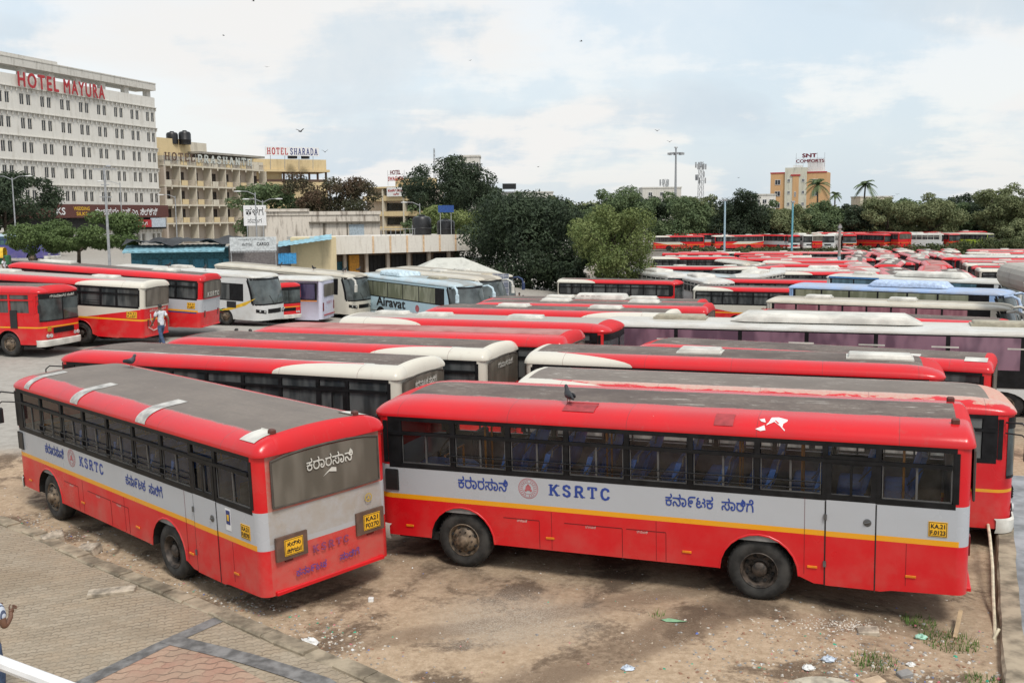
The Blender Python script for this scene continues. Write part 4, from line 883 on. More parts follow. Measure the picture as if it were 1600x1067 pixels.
def plate(root, face, x, z, off, l1, l2, w_=.26, h_=.23):
    mb = MB(); q = [(0, 0, .0), (w_, 0, .0), (w_, h_, .0), (0, h_, .0)]; q2 = [(p[0], p[1], .008) for p in q]; mb.add(place(q + q2, face, x, z, off), [(4, 5, 6, 7), (0, 1, 5, 4), (1, 2, 6, 5), (2, 3, 7, 6), (3, 0, 4, 7)]); o = mb.build('number_plate', m_plate, root)
    bd = MB(); t = .008; R_ = [(t, t, w_ - t, 2 * t), (t, h_ - 2 * t, w_ - t, h_ - t), (t, 2 * t, 2 * t, h_ - 2 * t), (w_ - 2 * t, 2 * t, w_ - t, h_ - 2 * t)]
    for a, b, c, d in R_: bd.add(place([(a, b, .0095), (c, b, .0095), (c, d, .0095), (a, d, .0095)], face, x, z, off), [(0, 1, 2, 3)])
    t1 = text_mb(l1, h_ * .30, w_ * .74, .03); t2 = text_mb(l2, h_ * .30, w_ * .80, .03)
    bd.add(place([(p[0] + w_ * .13, p[1] + h_ * .56, p[2] + .0095) for p in t1.v], face, x, z, off), t1.f); bd.add(place([(p[0] + w_ * .10, p[1] + h_ * .14, p[2] + .0095) for p in t2.v], face, x, z, off), t2.f)
    bd.build('plate_text', m_blackp, o); return o
def hatch(root, x, y, z=3.0, l=1.15, w_=.62, rot=0, mat=None):
    mb = MB(); mb.cbox(x - l / 2, x + l / 2, y - w_ / 2, y + w_ / 2, z - .06, z + .09, .03); mb.box(x - l / 2 - .05, x + l / 2 + .05, y - w_ / 2 - .05, y + w_ / 2 + .05, z - .08, z + .01); return mb.build('roof_hatch', mat or m_offw, root, True, 50)
def acunit(root, x, l=3.0, z=2.98, mat=None, w_=1.7):
    rows = []
    for k in range(13):
        t = k / 12; e = min(1, min(t, 1 - t) / .10); e = math.sqrt(max(0, 1 - (1 - e) ** 2)) if e < 1 else 1; x_ = x - l / 2 + l * t
        rows.append([(x_, w_ / 2 * c * (.75 + .25 * e), z - .06 + (.27 * s) * e + .02 * (1 - abs(c))) for c, s in ((-1, 0), (-.99, .55), (-.9, .92), (-.5, 1.04), (0, 1.07), (.5, 1.04), (.9, .92), (.99, .55), (1, 0))])
    mb = MB(); mb.grid(rows); o = mb.build('air_conditioner', mat or m_offw, root, True, 50)
    for s in (-1, 1):
        vb = MB()
        for k in range(4): xx = x - l * .36 + k * l * .10; vb.add([(xx, s * (w_ / 2 * .985), z + .03), (xx + l * .07, s * (w_ / 2 * .985), z + .03), (xx + l * .085, s * (w_ / 2 * .93), z + .15), (xx + l * .02, s * (w_ / 2 * .93), z + .15)], [(0, 1, 2, 3)])
        vb.v = [(p[0], p[1] * 1.012, p[2] + .004) for p in vb.v]; vb.build('vent', plain('brown_vent_mesh', (.12, .09, .07), .8), o); return o
def rear_mirrors(root, mat, coach=False, xf=XF, sides=(-1, 1)):
    for s in sides:
        mb = MB()
        if coach: mb.tube([(xf + .25, s * 1.12, 2.62), (xf - .12, s * 1.22, 2.68), (xf - .42, s * 1.30, 2.55), (xf - .5, s * 1.33, 2.3)], [.06, .065, .07, .06], 8); mb.cbox(xf - .58, xf - .44, s * 1.33 - .11, s * 1.33 + .11, 1.85, 2.32, .03)
        else: mb.tube([(xf + .2, s * 1.24, 2.55), (xf - .05, s * 1.42, 2.58), (xf - .12, s * 1.48, 2.5), (xf - .12, s * 1.48, 2.2)], .018, 6); mb.tube([(xf + .2, s * 1.24, 2.35), (xf - .05, s * 1.42, 2.36), (xf - .12, s * 1.48, 2.3)], .014, 6)
        o = mb.build('mirror', mat, root, True, 40)
        if not coach: g = MB(); g.cbox(xf - .16, xf - .09, s * 1.48 - .09, s * 1.48 + .09, 1.88, 2.22, .03); g.build('mirror_head', m_blackp, o, True, 40)
# coaches --------------------------------------------------------------------------------
CF, CR = -5.65, 5.65
def front_pt(t, z, off=0., rake=.42):
    """point on the curved, raked nose; t in -1..1 across"""
    r = .55; a = abs(t); s = 1 if t > 0 else -1; dx = rake * (max(0, z - 1.15) / 1.6) ** 1.7
    if a < .62: y = a / .62 * (W2 - r); x = CF + .10 * (a / .62) ** 2; ny, nx = .1, -1
    else: th = (a - .62) / .38 * math.pi / 2; y = W2 - r + (r + off) * math.sin(th); x = CF + .10 + (r) - (r + off) * math.cos(th); return (x + dx, s * y, z)
    return (x + dx - off, s * y, z)
def coach(label, body, roof, glass, glass_front=None, name='coach', group=None, lvl=1, z0=.36, gz=(1.62, 2.52), nwin=6, front=True, rear_text=None, band=None):
    root = empty(name, (0, 0, 0), 0, label, 'bus', group); xa, xb = CF + 1.05, CR - .2; zt = 2.72; FWX, RWX = -3.15, 2.6; band = band or m_black
    mb = MB()
    for s in (-1, 1):
        pl = side_polygon(xa, xb, zt, z0, [(FWX, .58), (RWX, .58)]); mb.add([(x, s * W2, z) for x, z in pl], [tuple(range(len(pl)))])
    zs = [z0, .7, 1.15, 1.5, 1.9, 2.3, zt]
    rows = []
    for z in zs: rows.append([(xa, -W2, z)] + [front_pt(-1 + 2 * k / 24, z) for k in range(25)] + [(xa, W2, z)])
    mb.grid(rows)
    p = [(x - XR + CR, y) for x, y in corner_path(XR, 1, .2)]; mb.grid([[(x, y, z) for x, y in p] for z in (z0 + .05, 1.2, zt)]); mb.build('body', body, root, True, 35)
    link('roof', shared(('cr', roof.name), lambda: roof_mesh('roof', roof, CF + .40, CR + .05, zt, .17, .45, 1.0, .40, .045, .55)), root)
    mb = MB(); mb.box(CF + 1, CR - .3, -.86, .86, .45, 1.0)
    for xc in (FWX, RWX):
        for s in (-1, 1): mb.grid([[(x, s * (W2 - .004), z), (x, s * .85, z)] for x, z in arch_pts(xc, .60, z0)])
    mb.build('chassis', m_chassis, root)
    for s in (-1, 1): wheel(root, FWX, s); wheel(root, RWX, s, True)
    x0, x1 = CF + 1.2, CR - .3
    for s in (-1, 1):
        mb = MB(); mb.box(x0, x1, min(s * W2, s * (W2 + .006)), max(s * W2, s * (W2 + .006)), gz[0] - .06, gz[1] + .05); wb = mb.build('window_band', band, root)
        for k in range(nwin):
            a = x0 + .9 + (x1 - .08 - x0 - .9) * k / nwin + .045; b = x0 + .9 + (x1 - .08 - x0 - .9) * (k + 1) / nwin - .045
            mb = MB(); mb.box(a, b, min(s * W2, s * (W2 + .011)), max(s * W2, s * (W2 + .011)), gz[0], gz[1]); mb.build('window', glass if k or not glass_front else glass_front, wb)
    if front:
        mb = MB(); mb.grid([[front_pt(-.94 + 1.88 * k / 20, z, .012) for k in range(21)] for z in (1.28, 1.5, 1.75, 2.0, 2.25, 2.55)]); ws = mb.build('windscreen', m_screen, root, True, 60)
        mb = MB(); mb.grid([[front_pt(-.97 + 1.94 * k / 20, z, .008) for k in range(21)] for z in (1.2, 1.28)]); mb.grid([[front_pt(-.97 + 1.94 * k / 20, z, .008) for k in range(21)] for z in (2.55, 2.66)])
        for s in (-1, 1): mb.grid([[front_pt(s * (.94 + .06 * q), z, .009) for q in (0, 1)] for z in (1.28, 1.7, 2.1, 2.55)])
        mb.box(CF - .02, CF + .0, -.012, .012, 1.2, 1.3); mb.build('windscreen_frame', m_black, ws, True, 60)
        wp = MB()
        for s in (-1, 1): wp.tube([front_pt(s * .1, 1.25, .03), front_pt(s * .35, 1.72, .03)], .012, 5)
        wp.build('wiper', m_blackp, ws)
        for s in (-1, 1):
            mb = MB(); mb.grid([[front_pt(s * (.60 + .28 * k / 6), z + .10 * k / 6, .012) for k in range(7)] for z in (.72, .90)]); h = mb.build('headlight', m_black, root, True, 60)
            mb = MB()
            for tt in (.66, .78): q = front_pt(s * tt, .84 + (tt - .66) * .4, .02); mb.blob(q, (.035, .065, .065), 10, 6)
            mb.build('lens', m_lampg, h, True)
        mb = MB(); mb.grid([[front_pt(-.5 + k / 10, z, .012) for k in range(11)] for z in (.74, .98)]); mb.build('grille', m_black, root, True)
    mb = MB(); mb.grid([[(CR + .062 + .02 * (1 - (y / 1.) ** 2), y, z) for z in (1.75, 2.5)] for y in (-.95, -.5, 0, .5, .95)]); mb.build('rear_window', m_dustglass, root)
    for s in (-1, 1): MB().box(CR + .0, CR + .035, s * 1.0 - .07, s * 1.0 + .07, .9, 1.4).build('tail_light', m_redl, root)
    return root
def put(o, x, y, z, yaw, pitch=0., roll=0.):
    o.rotation_mode = 'XYZ'; o.rotation_euler = (Matrix.Rotation(yaw, 3, 'Z') @ Matrix.Rotation(-pitch, 3, 'Y') @ Matrix.Rotation(roll, 3, 'X')).to_euler(); o.location = (x, y, z)
# ---- the two near buses: everything built out
def interior(root, far_open=True):
    mb = MB(); mb.box(XF + .5, XR - .2, -W2 + .06, W2 - .06, 1.021, 1.06); mb.box(XF + .5, XR - .3, -W2 + .02, -W2 + .05, 1.0, ZSILL); mb.box(XF + .5, XR - .3, W2 - .05, W2 - .02, 1.0, ZSILL); mb.box(XR - .26, XR - .2, -1.1, 1.1, 1.06, 2.69); mb.build('cabin_floor', m_floor, root)
    MB().box(XF + .5, XR - .2, -W2 + .05, W2 - .05, 2.70, 2.72).build('ceiling', plain('pale_ceiling_panel', (.55, .55, .53), .6), root)
    sm = MB(); seatmeshes = {}
    for nm, (y0, y1) in (('a', (-1.16, -.28)), ('b', (.16, 1.16))):
        base = MB(); base.cbox(-.05, .38, y0, y1, 1.42, 1.54, .03)
        for y in (y0 + .1, y1 - .1): base.box(.1, .16, y, y + .05, 1.06, 1.42)
        bk = MB(); rows = []
        for k in range(6):
            t = k / 5; xx = .36 + .20 * t; rows.append([(xx - .05, y0, 1.48 + .68 * t), (xx - .07, (y0 + y1) / 2, 1.48 + .68 * t), (xx - .05, y1, 1.48 + .68 * t)])
        bk.grid(rows); bk.grid([[(p[0] + .09, p[1], p[2]) for p in r] for r in rows]); bk.grid([[rows[i][0], (rows[i][0][0] + .09, rows[i][0][1], rows[i][0][2])] for i in range(6)]); bk.grid([[rows[i][2], (rows[i][2][0] + .09, rows[i][2][1], rows[i][2][2])] for i in range(6)]); bk.grid([[p, (p[0] + .09, p[1], p[2])] for p in rows[5]])
        gr = MB(); gr.tube([(.6, y0 + .04, 2.1), (.62, y0 + .04, 2.22), (.62, y1 - .04, 2.22), (.6, y1 - .04, 2.1)], .016, 6); gr.tube([(.30, y0 - .02, 1.68), (.58, y0 - .02, 2.02)], .012, 5)
        seatmeshes[nm] = (base.mesh('seat', m_seat, True, 50), bk.mesh('seat_back', m_seat, True, 50), gr.mesh('grab_handle', m_alu, True))
    for i in range(10):
        x = -2.95 + i * .74
        for nm in 'ab':
            if nm == 'a' and x > 2.5 and x < 3.9: continue
            b, k, g = seatmeshes[nm]; o = link('seat', b, root); o.location = (x, 0, 0); link('seat_back', k, o); link('grab_handle', g, o)
    mb = MB()
    for x in (-3.2, -.9, 1.4, 2.4, 3.95):
        for y in (-.2, .12): mb.tube([(x, y, 1.05), (x, y, 2.70)], .02, 6)
    mb.tube([(-3.6, -1.1, 1.98), (-3.6, -.3, 1.98), (-3.6, -.3, 1.1)], .022, 6); mb.tube([(-3.3, -.2, 2.62), (4.2, -.2, 2.62)], .016, 6); mb.build('handrail', m_orp, root, True)
    ds = MB(); ds.cbox(XF + .75, XF + 1.25, .35, .95, 1.25, 1.42, .03); ds.cbox(XF + 1.25, XF + 1.38, .35, .95, 1.3, 2.05, .03); ds.build('driver_seat', m_seatd, root)
    st = MB(); st.tube([(XF + .62 + .12 * math.cos(a), .65 + .24 * math.sin(a), 1.72 + .18 * math.cos(a)) for a in [k * math.pi / 10 for k in range(21)]], .018, 6); st.box(XF + .3, XF + .5, -1.0, 1.05, 1.1, 1.5); st.build('steering_wheel', m_blackp, root, True, 40)
    en = MB(); en.cbox(XF + .4, XF + 1.5, -.5, .2, 1.06, 1.6, .08); en.build('engine_cover', m_seat, root)
def near_bus(label, plate1, plate2, roofm, reard):
    bm = body_mat('silver', .16 if not reard else .36, reard)
    root = k_bus(label, bm, roofm, 2, glass_clear(), inter=True); d = door(root, bm, glass_clear()); interior(root)
    xs = lambda s: s + S0; off = W2 + .002
    letters(text_mb('ಕರಾರಸಾನಿ', .22, .93, .014), 'L', xs(1.12), 1.47, off, m_blueletter, root); letters(serif('KSRTC', .185, 1.05, .2), 'L', xs(2.80), 1.475, off, m_blueletter, root)
    letters(text_mb('ಕನಾ೯ಟಕ', .21, .77, .014), 'L', xs(4.78), 1.465, off, m_blueletter, root); letters(text_mb('ಸಾರಿಗೆ', .21, .50, .014), 'L', xs(5.68), 1.465, off, m_blueletter, root)
    # crest: rings and a small emblem
    mb = MB(); cx, cz = xs(2.42), 1.56
    for (ra, rb) in ((.168, .178), (.150, .155), (.098, .104)):
        mb.add([(cx + r_ * math.cos(k * math.pi / 16), -off - .001, cz + r_ * math.sin(k * math.pi / 16)) for k in range(32) for r_ in (ra, rb)], [(2 * k, 2 * k + 1, (2 * k + 3) % 64, (2 * k + 2) % 64) for k in range(32)])
    for k in range(22):
        if k in (5, 16): continue
        a = k * 2 * math.pi / 22; mb.add([(cx + (.127 + dr) * math.cos(a + da), -off - .001, cz + (.127 + dr) * math.sin(a + da)) for dr, da in ((-.013, -.05), (.013, -.05), (.013, .05), (-.013, .06))], [(0, 1, 2, 3)])
    for dx, dz, r_ in ((0, .01, .05), (-.045, -.035, .022), (.045, -.035, .022), (0, .06, .018)): mb.add([(cx + dx + r_ * math.cos(k * math.pi / 5), -off - .002 - r_ * .01, cz + dz + r_ * math.sin(k * math.pi / 5)) for k in range(10)], [tuple(range(10))])
    mb.build('crest', m_crest, root)
    plate(root, 'L', xs(8.72), 1.33, off, plate1, plate2)
    # flaps and reflectors along the skirt
    fl = MB()
    for a, b in ((1.95, 2.6), (3.05, 4.05), (4.12, 4.78)):
        fl.box(xs(a), xs(b), -W2 - .004, -W2 - .001, 1.0, 1.012); fl.box(xs(b), xs(b) + .008, -W2 - .004, -W2 - .001, .52, 1.0)
    fl.box(xs(6.95), xs(6.955), -W2 - .004, -W2 - .001, .55, 1.78); fl.build('locker_seam', plain('dark_red_seam', (.14, .004, .006), .6), root)
    tx = MB()
    for x in (2.2, 3.42, 4.3): tx.add([(p[0] + xs(x), -W2 - .003, p[1] + .955) for p in text_mb('ಬ್ಯಾಟರಿ', .045, .18).v], text_mb('ಬ್ಯಾಟರಿ', .045, .18).f)
    tx.build('lettering', m_offw, root)
    for x, z in ((-.33 + .4, .68), (2.72, .70), (5.05, .70), (7.0, .66), (8.42, .66)): MB().cbox(xs(x), xs(x) + .15, -W2 - .016, -W2 - .002, z, z + .035, .004).build('side_reflector', m_amber, root)
    MB().cbox(xs(-.30), xs(-.04), -W2 - .02, -W2 - .002, 1.34, 1.72, .02).build('vent_panel', m_blackp, root)
    for s in (-1, 1):
        q = MB(); q.cbox(XR - .28, XR - .16, s * .80 - .05, s * .80 + .05, 2.9, 3.03, .02); q.build('marker_lamp', plain('rusty_lamp', (.10, .03, .02), .6), root)
    rear_mirrors(root, m_blackp, sides=(-1, 1))
    for x in (-1.6, .2, 4.0): MB().box(x, x + .006, -W2 - .003, -W2 - .0005, .52, 1.18).build('panel_seam', plain('dark_red_seam', (.14, .004, .006), .6), root)
    return root
# ------------------------------------------------------------------ buses in their places
MR = roof_mat('red', .60); Xs = lambda s: s + S0
busM = near_bus('red and silver bus side on at the front with blue seats, plate ending 0123', 'KA.21', 'F.0123', MR, False)
mm = Matrix(((0.93445, 0.35552, -0.02049), (-0.35597, 0.93414, -0.02575), (0.00999, 0.03136, 0.99946)))
busM.location = Vector((-1.976, 17.640, .12)) + mm @ Vector((-S0, W2, 0)); busM.rotation_euler = mm.to_euler()
busL = near_bus('red and silver bus with dusty tail and silver patches along its roof edge', 'KA.21', 'F.0270', roof_mat('grey', .93), True)
mm = Matrix(((0.72009, 0.69358, -0.02049), (-0.69387, 0.71964, -0.02575), (-0.00311, 0.03276, 0.99946)))
busL.location = Vector((-10.516, 21.429, .043)) + mm @ Vector((-S0, W2, 0)); busL.rotation_euler = mm.to_euler()
# extra details: the tail of the left bus
BX = XR + .045
letters(text_mb('ಕರಾರಸಾನಿ', .20, .90, .008), 'B', -.42, 2.32, XR + .10, m_offw, busL); MB().add(place([(0, 0, 0), (.12, .06, 0), (.26, .03, 0), (.26, .10, 0), (.17, .12, 0), (.08, .06, 0)], 'B', -.12, 2.17, XR + .10), [(0, 1, 2, 3, 4, 5)]).build('torn_sticker', m_offw, busL)
for y0, a, b, nm in ((-1.02, 'ತುರ್ತು', 'ನಿರ್ಗಮನ', 0), (.52, 'KA21', 'F0270', 1)):
    bx = MB(); bx.box(XR + .03, XR + .078, y0 - .02, y0 + .55, 1.00, 1.38); o = bx.build('plate_box', plain('brown_plate_box', (.12, .07, .05), .6), busL); plate(o, 'B', y0 + .12, 1.06, XR + .08, a, b, .34, .26)
mb = MB(); mb.add([(XR + .062, .78 + r_ * math.cos(k * math.pi / 12), 1.60 + r_ * math.sin(k * math.pi / 12)) for k in range(24) for r_ in (.055, .075)], [(2 * k, 2 * k + 1, (2 * k + 3) % 48, (2 * k + 2) % 48) for k in range(24)]); mb.add([(XR + .063, .78 + r_ * math.cos(a_), 1.595 + r_ * math.sin(a_)) for a_, r_ in ((1.57, .045), (3.67, .04), (5.76, .04))], [(0, 1, 2)]); mb.build('round_sticker', plain('worn_yellow_sticker', (.50, .34, .06), .6), busL)
letters(serif('KSRTC', .11, .7, .2), 'B', -.38, .98, XR + .085, plain('faint_worn_lettering', (.25, .05, .13), .7), busL); letters(text_mb('ಕನಾ೯ಟಕ', .13, .58, .02), 'B', -.72, .68, XR + .085, plain('worn_blue_lettering', (.14, .05, .22), .7), busL); letters(text_mb('ಸಾರಿಗೆ', .13, .4, .02), 'B', .12, .70, XR + .085, plain('worn_blue_lettering', (.14, .05, .22), .7), busL)
def tape(x, wd, y0=-1.26, a0=0., a1=1., name='patch', side=-1, ext=.28):
    rows = []
    for k in range(9): t = math.pi / 2 * (a0 + (a1 - a0) * k / 8); rows.append([(x + dx, side * (W2 + .018 - .52 * (1 - math.cos(t))), ZG + .006 + .248 * math.sin(t)) for dx in (0, wd)])
    if a1 >= 1: rows.append([(x + dx, side * (.72 - ext), ZG + .245 + .03) for dx in (0, wd)])
    mb = MB(); mb.grid(rows); return mb
for x, wd, a0, a1 in ((-4.1, .26, 0.06, 1.), (-1.78, .34, .02, 1.), (.98, .36, .02, 1.)): tape(x, wd, a0=a0, a1=a1, ext=.3).build('roof_patch', m_silvertape, busL, True)
for s in (-1, 1): tape(4.25, .42, a0=.45, a1=1., side=s, ext=-.02).build('roof_patch', m_offw, busL, True)
mb = MB()
for q in ([(0, .1), (.09, .17), (.16, .1), (.22, .02), (.24, .22), (.13, .26), (.05, .25)], [(-.09, .2), (-.03, .22), (-.01, .15), (-.06, .16)], [(-.12, .03), (-.02, .1), (.0, .02), (-.06, .0)]):
    pts = []
    for (a, b) in q:
        t = math.pi / 2 * (.18 + b * 2.2); pts.append((Xs(6.35) + a * 1.3, -(W2 + .017 - .52 * (1 - math.cos(t))), ZG + .004 + .248 * math.sin(t)))
    mb.add(pts, [tuple(range(len(pts)))])
mb.build('torn_paint', plain('bare_white_primer', (.72, .70, .68), .6), busM)
tape(Xs(3.0), .55, a0=.55, a1=1., ext=-.02).build('roof_patch', plain('dull_red_patch', (.34, .045, .05), .8), busM, True); tape(Xs(5.55), .3, a0=.3, a1=.8).build('roof_patch', plain('dull_red_patch', (.34, .045, .05), .8), busM, True)
mb = MB(); sx = Xs(8.27); mb.box(sx, sx + .16, -W2 - .006, -W2 - .003, 1.36, 1.72); o = mb.build('paper_notice', m_whitep, busL); mb = MB(); mb.box(sx + .02, sx + .14, -W2 - .009, -W2 - .0065, 1.46, 1.69); mb.build('notice_print', m_bluep, o); MB().box(sx + .05, sx + .11, -W2 - .012, -W2 - .0095, 1.52, 1.62).build('notice_print', m_yelp, o)

def finish(o, row): put(o, *row[:3], row[3], row[4] if len(row) > 4 else 0)
def tail_text(root, t, z=2.4, col=None, w_=1.1, h=.17, x=XR + .10): letters(text_mb(t, h, w_, .02), 'B', -w_ / 2, z, x, col or m_offw, root)
B = {}
B['B3'] = k_bus('red roofed bus with cream tail directly behind the bus with silver roof patches', body_mat('swoosh'), roof_mat('tail')); door(B['B3'], body_mat('swoosh'), glass_dark()); tail_text(B['B3'], 'ಕರ್ನಾಟಕ ಸಾರಿಗೆ'); rear_mirrors(B['B3'], m_blackp)
mb = MB(); mb.grid([[(x, -.80 + .01 * math.sin(x * 7), 2.953), (x, -.765 + .015 * math.sin(x * 5), 2.956)] for x in [-4.2 + k * .25 for k in range(34)]]); mb.build('white_edge_line', m_offw, B['B3'])
B['B4'] = k_bus('red roofed bus with cream tail, second behind the bus with silver roof patches', body_mat('swoosh'), roof_mat('tail')); tail_text(B['B4'], 'ಗ್ರಾಮಾಂತರ ಸಾರಿಗೆ')
B['B5'] = k_bus('bus with a faded pinkish roof and red edge, third behind the left front bus', body_mat('red'), roof_mat('redtop'))
B['B6'] = k_bus('pale roofed bus with cream corner and red roof edge beside the long white coach', body_mat('swoosh'), roof_mat('tailw')); hatch(B['B6'], 1.6, .1); hatch(B['B6'], -1.8, .1); hatch(B['B6'], 3.4, -.1)
B['B7'] = k_bus('bus directly behind the side on front bus with red roof edge flaking to beige', body_mat('red'), roof_mat('fade'), glass=glass_dark('brightened_bus_glass', (.13, .135, .13), (.30, .30, .28), .12)); rear_mirrors(B['B7'], m_blackp)  # glass colour lightened to imitate brightness seen through the front bus windows
B['B8'] = k_bus('bus with clean red roof edge, cream tail and pale hatch behind the flaking one', body_mat('swoosh'), roof_mat('wedge')); hatch(B['B8'], .6, .15, l=1.0); hatch(B['B8'], -3.6, .1, l=1.4)
B['B9'] = k_bus('red bus with a white patch across its roof edge, beside the long white coach', body_mat('red'), roof_mat('red'))
tape(2.6, .5, a0=.05, a1=1., ext=.3).build('roof_patch', m_offw, B['B9'], True); tape(4.2, .55, a0=.7, a1=1., ext=.2).build('roof_patch', m_offw, B['B9'], True)
for nm, lab, rf in (('B11a', 'red edged bus farthest of the three close roofs in front of the dark tree', 'red'), ('B11b', 'red edged bus middle of the three close roofs in front of the dark tree', 'red'), ('B11c', 'red edged bus nearest of the three close roofs before the dark tree', 'tail')):
    B[nm] = k_bus(lab, body_mat('red'), roof_mat(rf)); hatch(B[nm], 2.2, .1); hatch(B[nm], -1.5, .0)
acunit(B['B11a'], .4, 2.4, 2.96, m_offw, 1.2); 
B['B12'] = k_bus('red roof edge visible between the long white coach and the cream curtained coach', body_mat('red'), roof_mat('red'))
B['B16'] = k_bus('red and cream bus with a green leaf emblem before the pale green tree', body_mat('swoosh'), roof_mat('tail'))
letters(text_mb('ಕರ್ನಾಟಕ ಸಾರಿಗೆ', .13, 1.9, .01), 'R', 1.4, 1.5, W2 + .003, m_redp, B['B16']); mb = MB(); mb.add(place([(0, .12, 0), (.3, .28, 0), (.62, .22, 0), (.9, -.05, 0), (.62, .0, 0), (.35, .02, 0)], 'R', -.9, 1.48, W2 + .003), [(0, 1, 2, 3, 4, 5)]); mb.build('leaf_emblem', plain('green_emblem', (.03, .22, .06), .5), B['B16'])
B['B17'] = k_bus('red and cream bus right of the leaf bus with a red wedge at its tail', body_mat('swoosh'), roof_mat('wedge')); letters(text_mb('ಕರ್ನಾಟಕ ಸಾರಿಗೆ', .13, 1.9, .01), 'R', .2, 1.5, W2 + .003, m_redp, B['B17'])
B['B18'] = k_bus('red roofed bus just beyond the red wedge bus', body_mat('swoosh'), roof_mat('red'))
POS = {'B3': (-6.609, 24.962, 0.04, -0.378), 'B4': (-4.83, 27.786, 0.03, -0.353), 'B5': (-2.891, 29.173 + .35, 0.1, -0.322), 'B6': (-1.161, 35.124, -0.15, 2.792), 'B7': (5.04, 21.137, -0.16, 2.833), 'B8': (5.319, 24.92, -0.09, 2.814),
       'B9': (8.55, 28.925, -0.50, -0.488), 'B10': (8.9, 35.0, -0.3, 2.823), 'B11a': (3.6, 44.4, -0.3, -0.326), 'B11b': (3.3, 41.6, -0.22, -0.331), 'B11c': (1.5, 39.0, -0.2, -0.36), 'B12': (15.2, 41.6, -0.85, 2.60),
       'B13': (18.111, 48.106, -0.76, 2.614), 'B14': (20.3, 52.4, -0.42, 2.50), 'B15': (24.6, 60.2, -0.42, 2.36), 'B16': (8.619, 80.659, -1.75, 2.731), 'B17': (17.451, 68.707, -1.6, 2.749), 'B18': (20.5, 78.5, -1.7, 2.683),
       'LG1': (-24.101, 44.518, 0.600, 2.871, 0.000), 'LG2': (-21.198, 46.960, 0.828, -0.148, -0.055), 'LG3': (-19.628, 49.733, 1.033, -0.100, -0.075), 'LG4': (-18.336, 58.497, 0.534, 2.710, 0.035), 'LG5': (-14.53, 66.8, 0.149, 2.695, 0.056),
       'LG6': (-16.770, 61.983, -0.031, -0.132, -0.020), 'LG7': (-5.784, 63.180, -0.348, 2.250, 0.020), 'LG8': (-4.840, 67.045, -0.247, 2.300, 0.020), 'LG9': (-4.131, 71.045, -0.341, 2.300, 0.020)}
B['B10'] = coach('long white coach with purple curtains and a white air conditioner on its roof', body_mat('white'), roof_mat('white'), m_curtp, nwin=6, gz=(1.62, 2.645)); acunit(B['B10'], .5, 4.2, 2.99); hatch(B['B10'], 3.8, .2, 2.99, mat=plain('tan_hatch', (.36, .33, .25), .6)); hatch(B['B10'], -3.2, .2, 2.99, mat=plain('tan_hatch', (.36, .33, .25), .6))
mb = MB()
for k in range(6): mb.box(-3.8 + k * 1.5, -3.25 + k * 1.5, W2 + .0115, W2 + .014, 2.28, 2.33)
mb.build('curtain_tag', m_offw, B['B10']); MB().box(-4.6, -2.5, W2 + .012, W2 + .016, 1.05, 1.57).box(-2.5, -.6, W2 + .012, W2 + .016, .4, 1.57).build('black_panel', m_black, B['B10'])
B['B13'] = coach('cream coach with pink curtained windows, front of the three coaches on the right', body_mat('cream'), roof_mat('cream'), m_curt, nwin=8, gz=(1.62, 2.65)); rear_mirrors(B['B13'], m_offw, True, CF + .3); hatch(B['B13'], 3.3, .3, 2.99); hatch(B['B13'], -.6, .3, 2.99)
B['B14'] = coach('light blue coach with a pale blue rooftop unit, behind the cream curtained coach', body_mat('blue'), roof_mat('blue'), m_curty, nwin=6, gz=(1.62, 2.65)); acunit(B['B14'], -.4, 4.0, 2.98, plain('pale_blue_plastic', (.45, .56, .75), .5)); rear_mirrors(B['B14'], plain('pale_blue_plastic', (.45, .56, .75), .5), True, CF + .3)
B['B15'] = coach('white coach with a deep blue tail, rearmost of the three coaches on the right', body_mat('white'), roof_mat('white'), m_curtb, nwin=6, gz=(1.62, 2.65)); acunit(B['B15'], -.5, 4.2, 2.98); rear_mirrors(B['B15'], m_offw, True, CF + .3); hatch(B['B15'], 3.6, .2, 2.99)
mb = MB(); mb.box(2.2, CR - .21, W2 + .001, W2 + .004, .5, 1.54); mb.box(2.2, CR - .21, W2 + .001, W2 + .03, 2.705, 2.8); mb.build('blue_panel', plain('deep_blue_paint', (.03, .20, .48), .4), B['B15'])
# left-hand group
B['LG1'] = k_bus('plain red bus facing the camera at the left edge with white bumper', body_mat('red'), roof_mat('red'), band=m_redpaint); rear_mirrors(B['LG1'], m_blackp, sides=(1,))
letters(text_mb('ಗ್ರಾಮಾಂತರ ಸಾರಿಗೆ', .13, 1.5, .015), 'F', .75, 2.46, -XF + .07, m_offw, B['LG1']); plate(B['LG1'], 'F', .16, .46, -XF + .08, 'KA.18', 'F.841', .3, .22); MB().box(XF + 1.2, XF + 1.55, W2 + .002, W2 + .03, 1.2, 1.95).build('side_panel', m_blackp, B['LG1']); plate(B['LG1'], 'F', .98, 1.06, -XF + .06, 'KA.18', 'F.841', .22, .2)
MB().box(XF + .62, XF + .68, -.5, .1, 1.6, 2.0).build('paper_notice', m_whitep, B['LG1'])
B['LG2'] = k_bus('red and white bus with white sketch marks on its red tail', body_mat('swoosh'), roof_mat('tailw')); plate(B['LG2'], 'L', Xs(8.5), 1.32, W2 + .002, 'KA.21', 'F.157', .5, .3)
letters(text_mb('ಕರ್ನಾಟಕ ಸಾರಿಗೆ', .13, 1.5, .01), 'B', -.75, 1.58, XR + .06, m_offw, B['LG2'])
mb = MB()
for a in ([(-.7, 1.5), (-.65, 1.2), (-.45, .95)], [(.3, 1.25), (.75, 1.5)], [(-.85, .9), (-.4, .72), (.2, .8)], [(.6, 1.1), (.7, .85), (.5, .7)]):
    mb.tube([(XR + .07, y, z) for y, z in a], .02, 4)
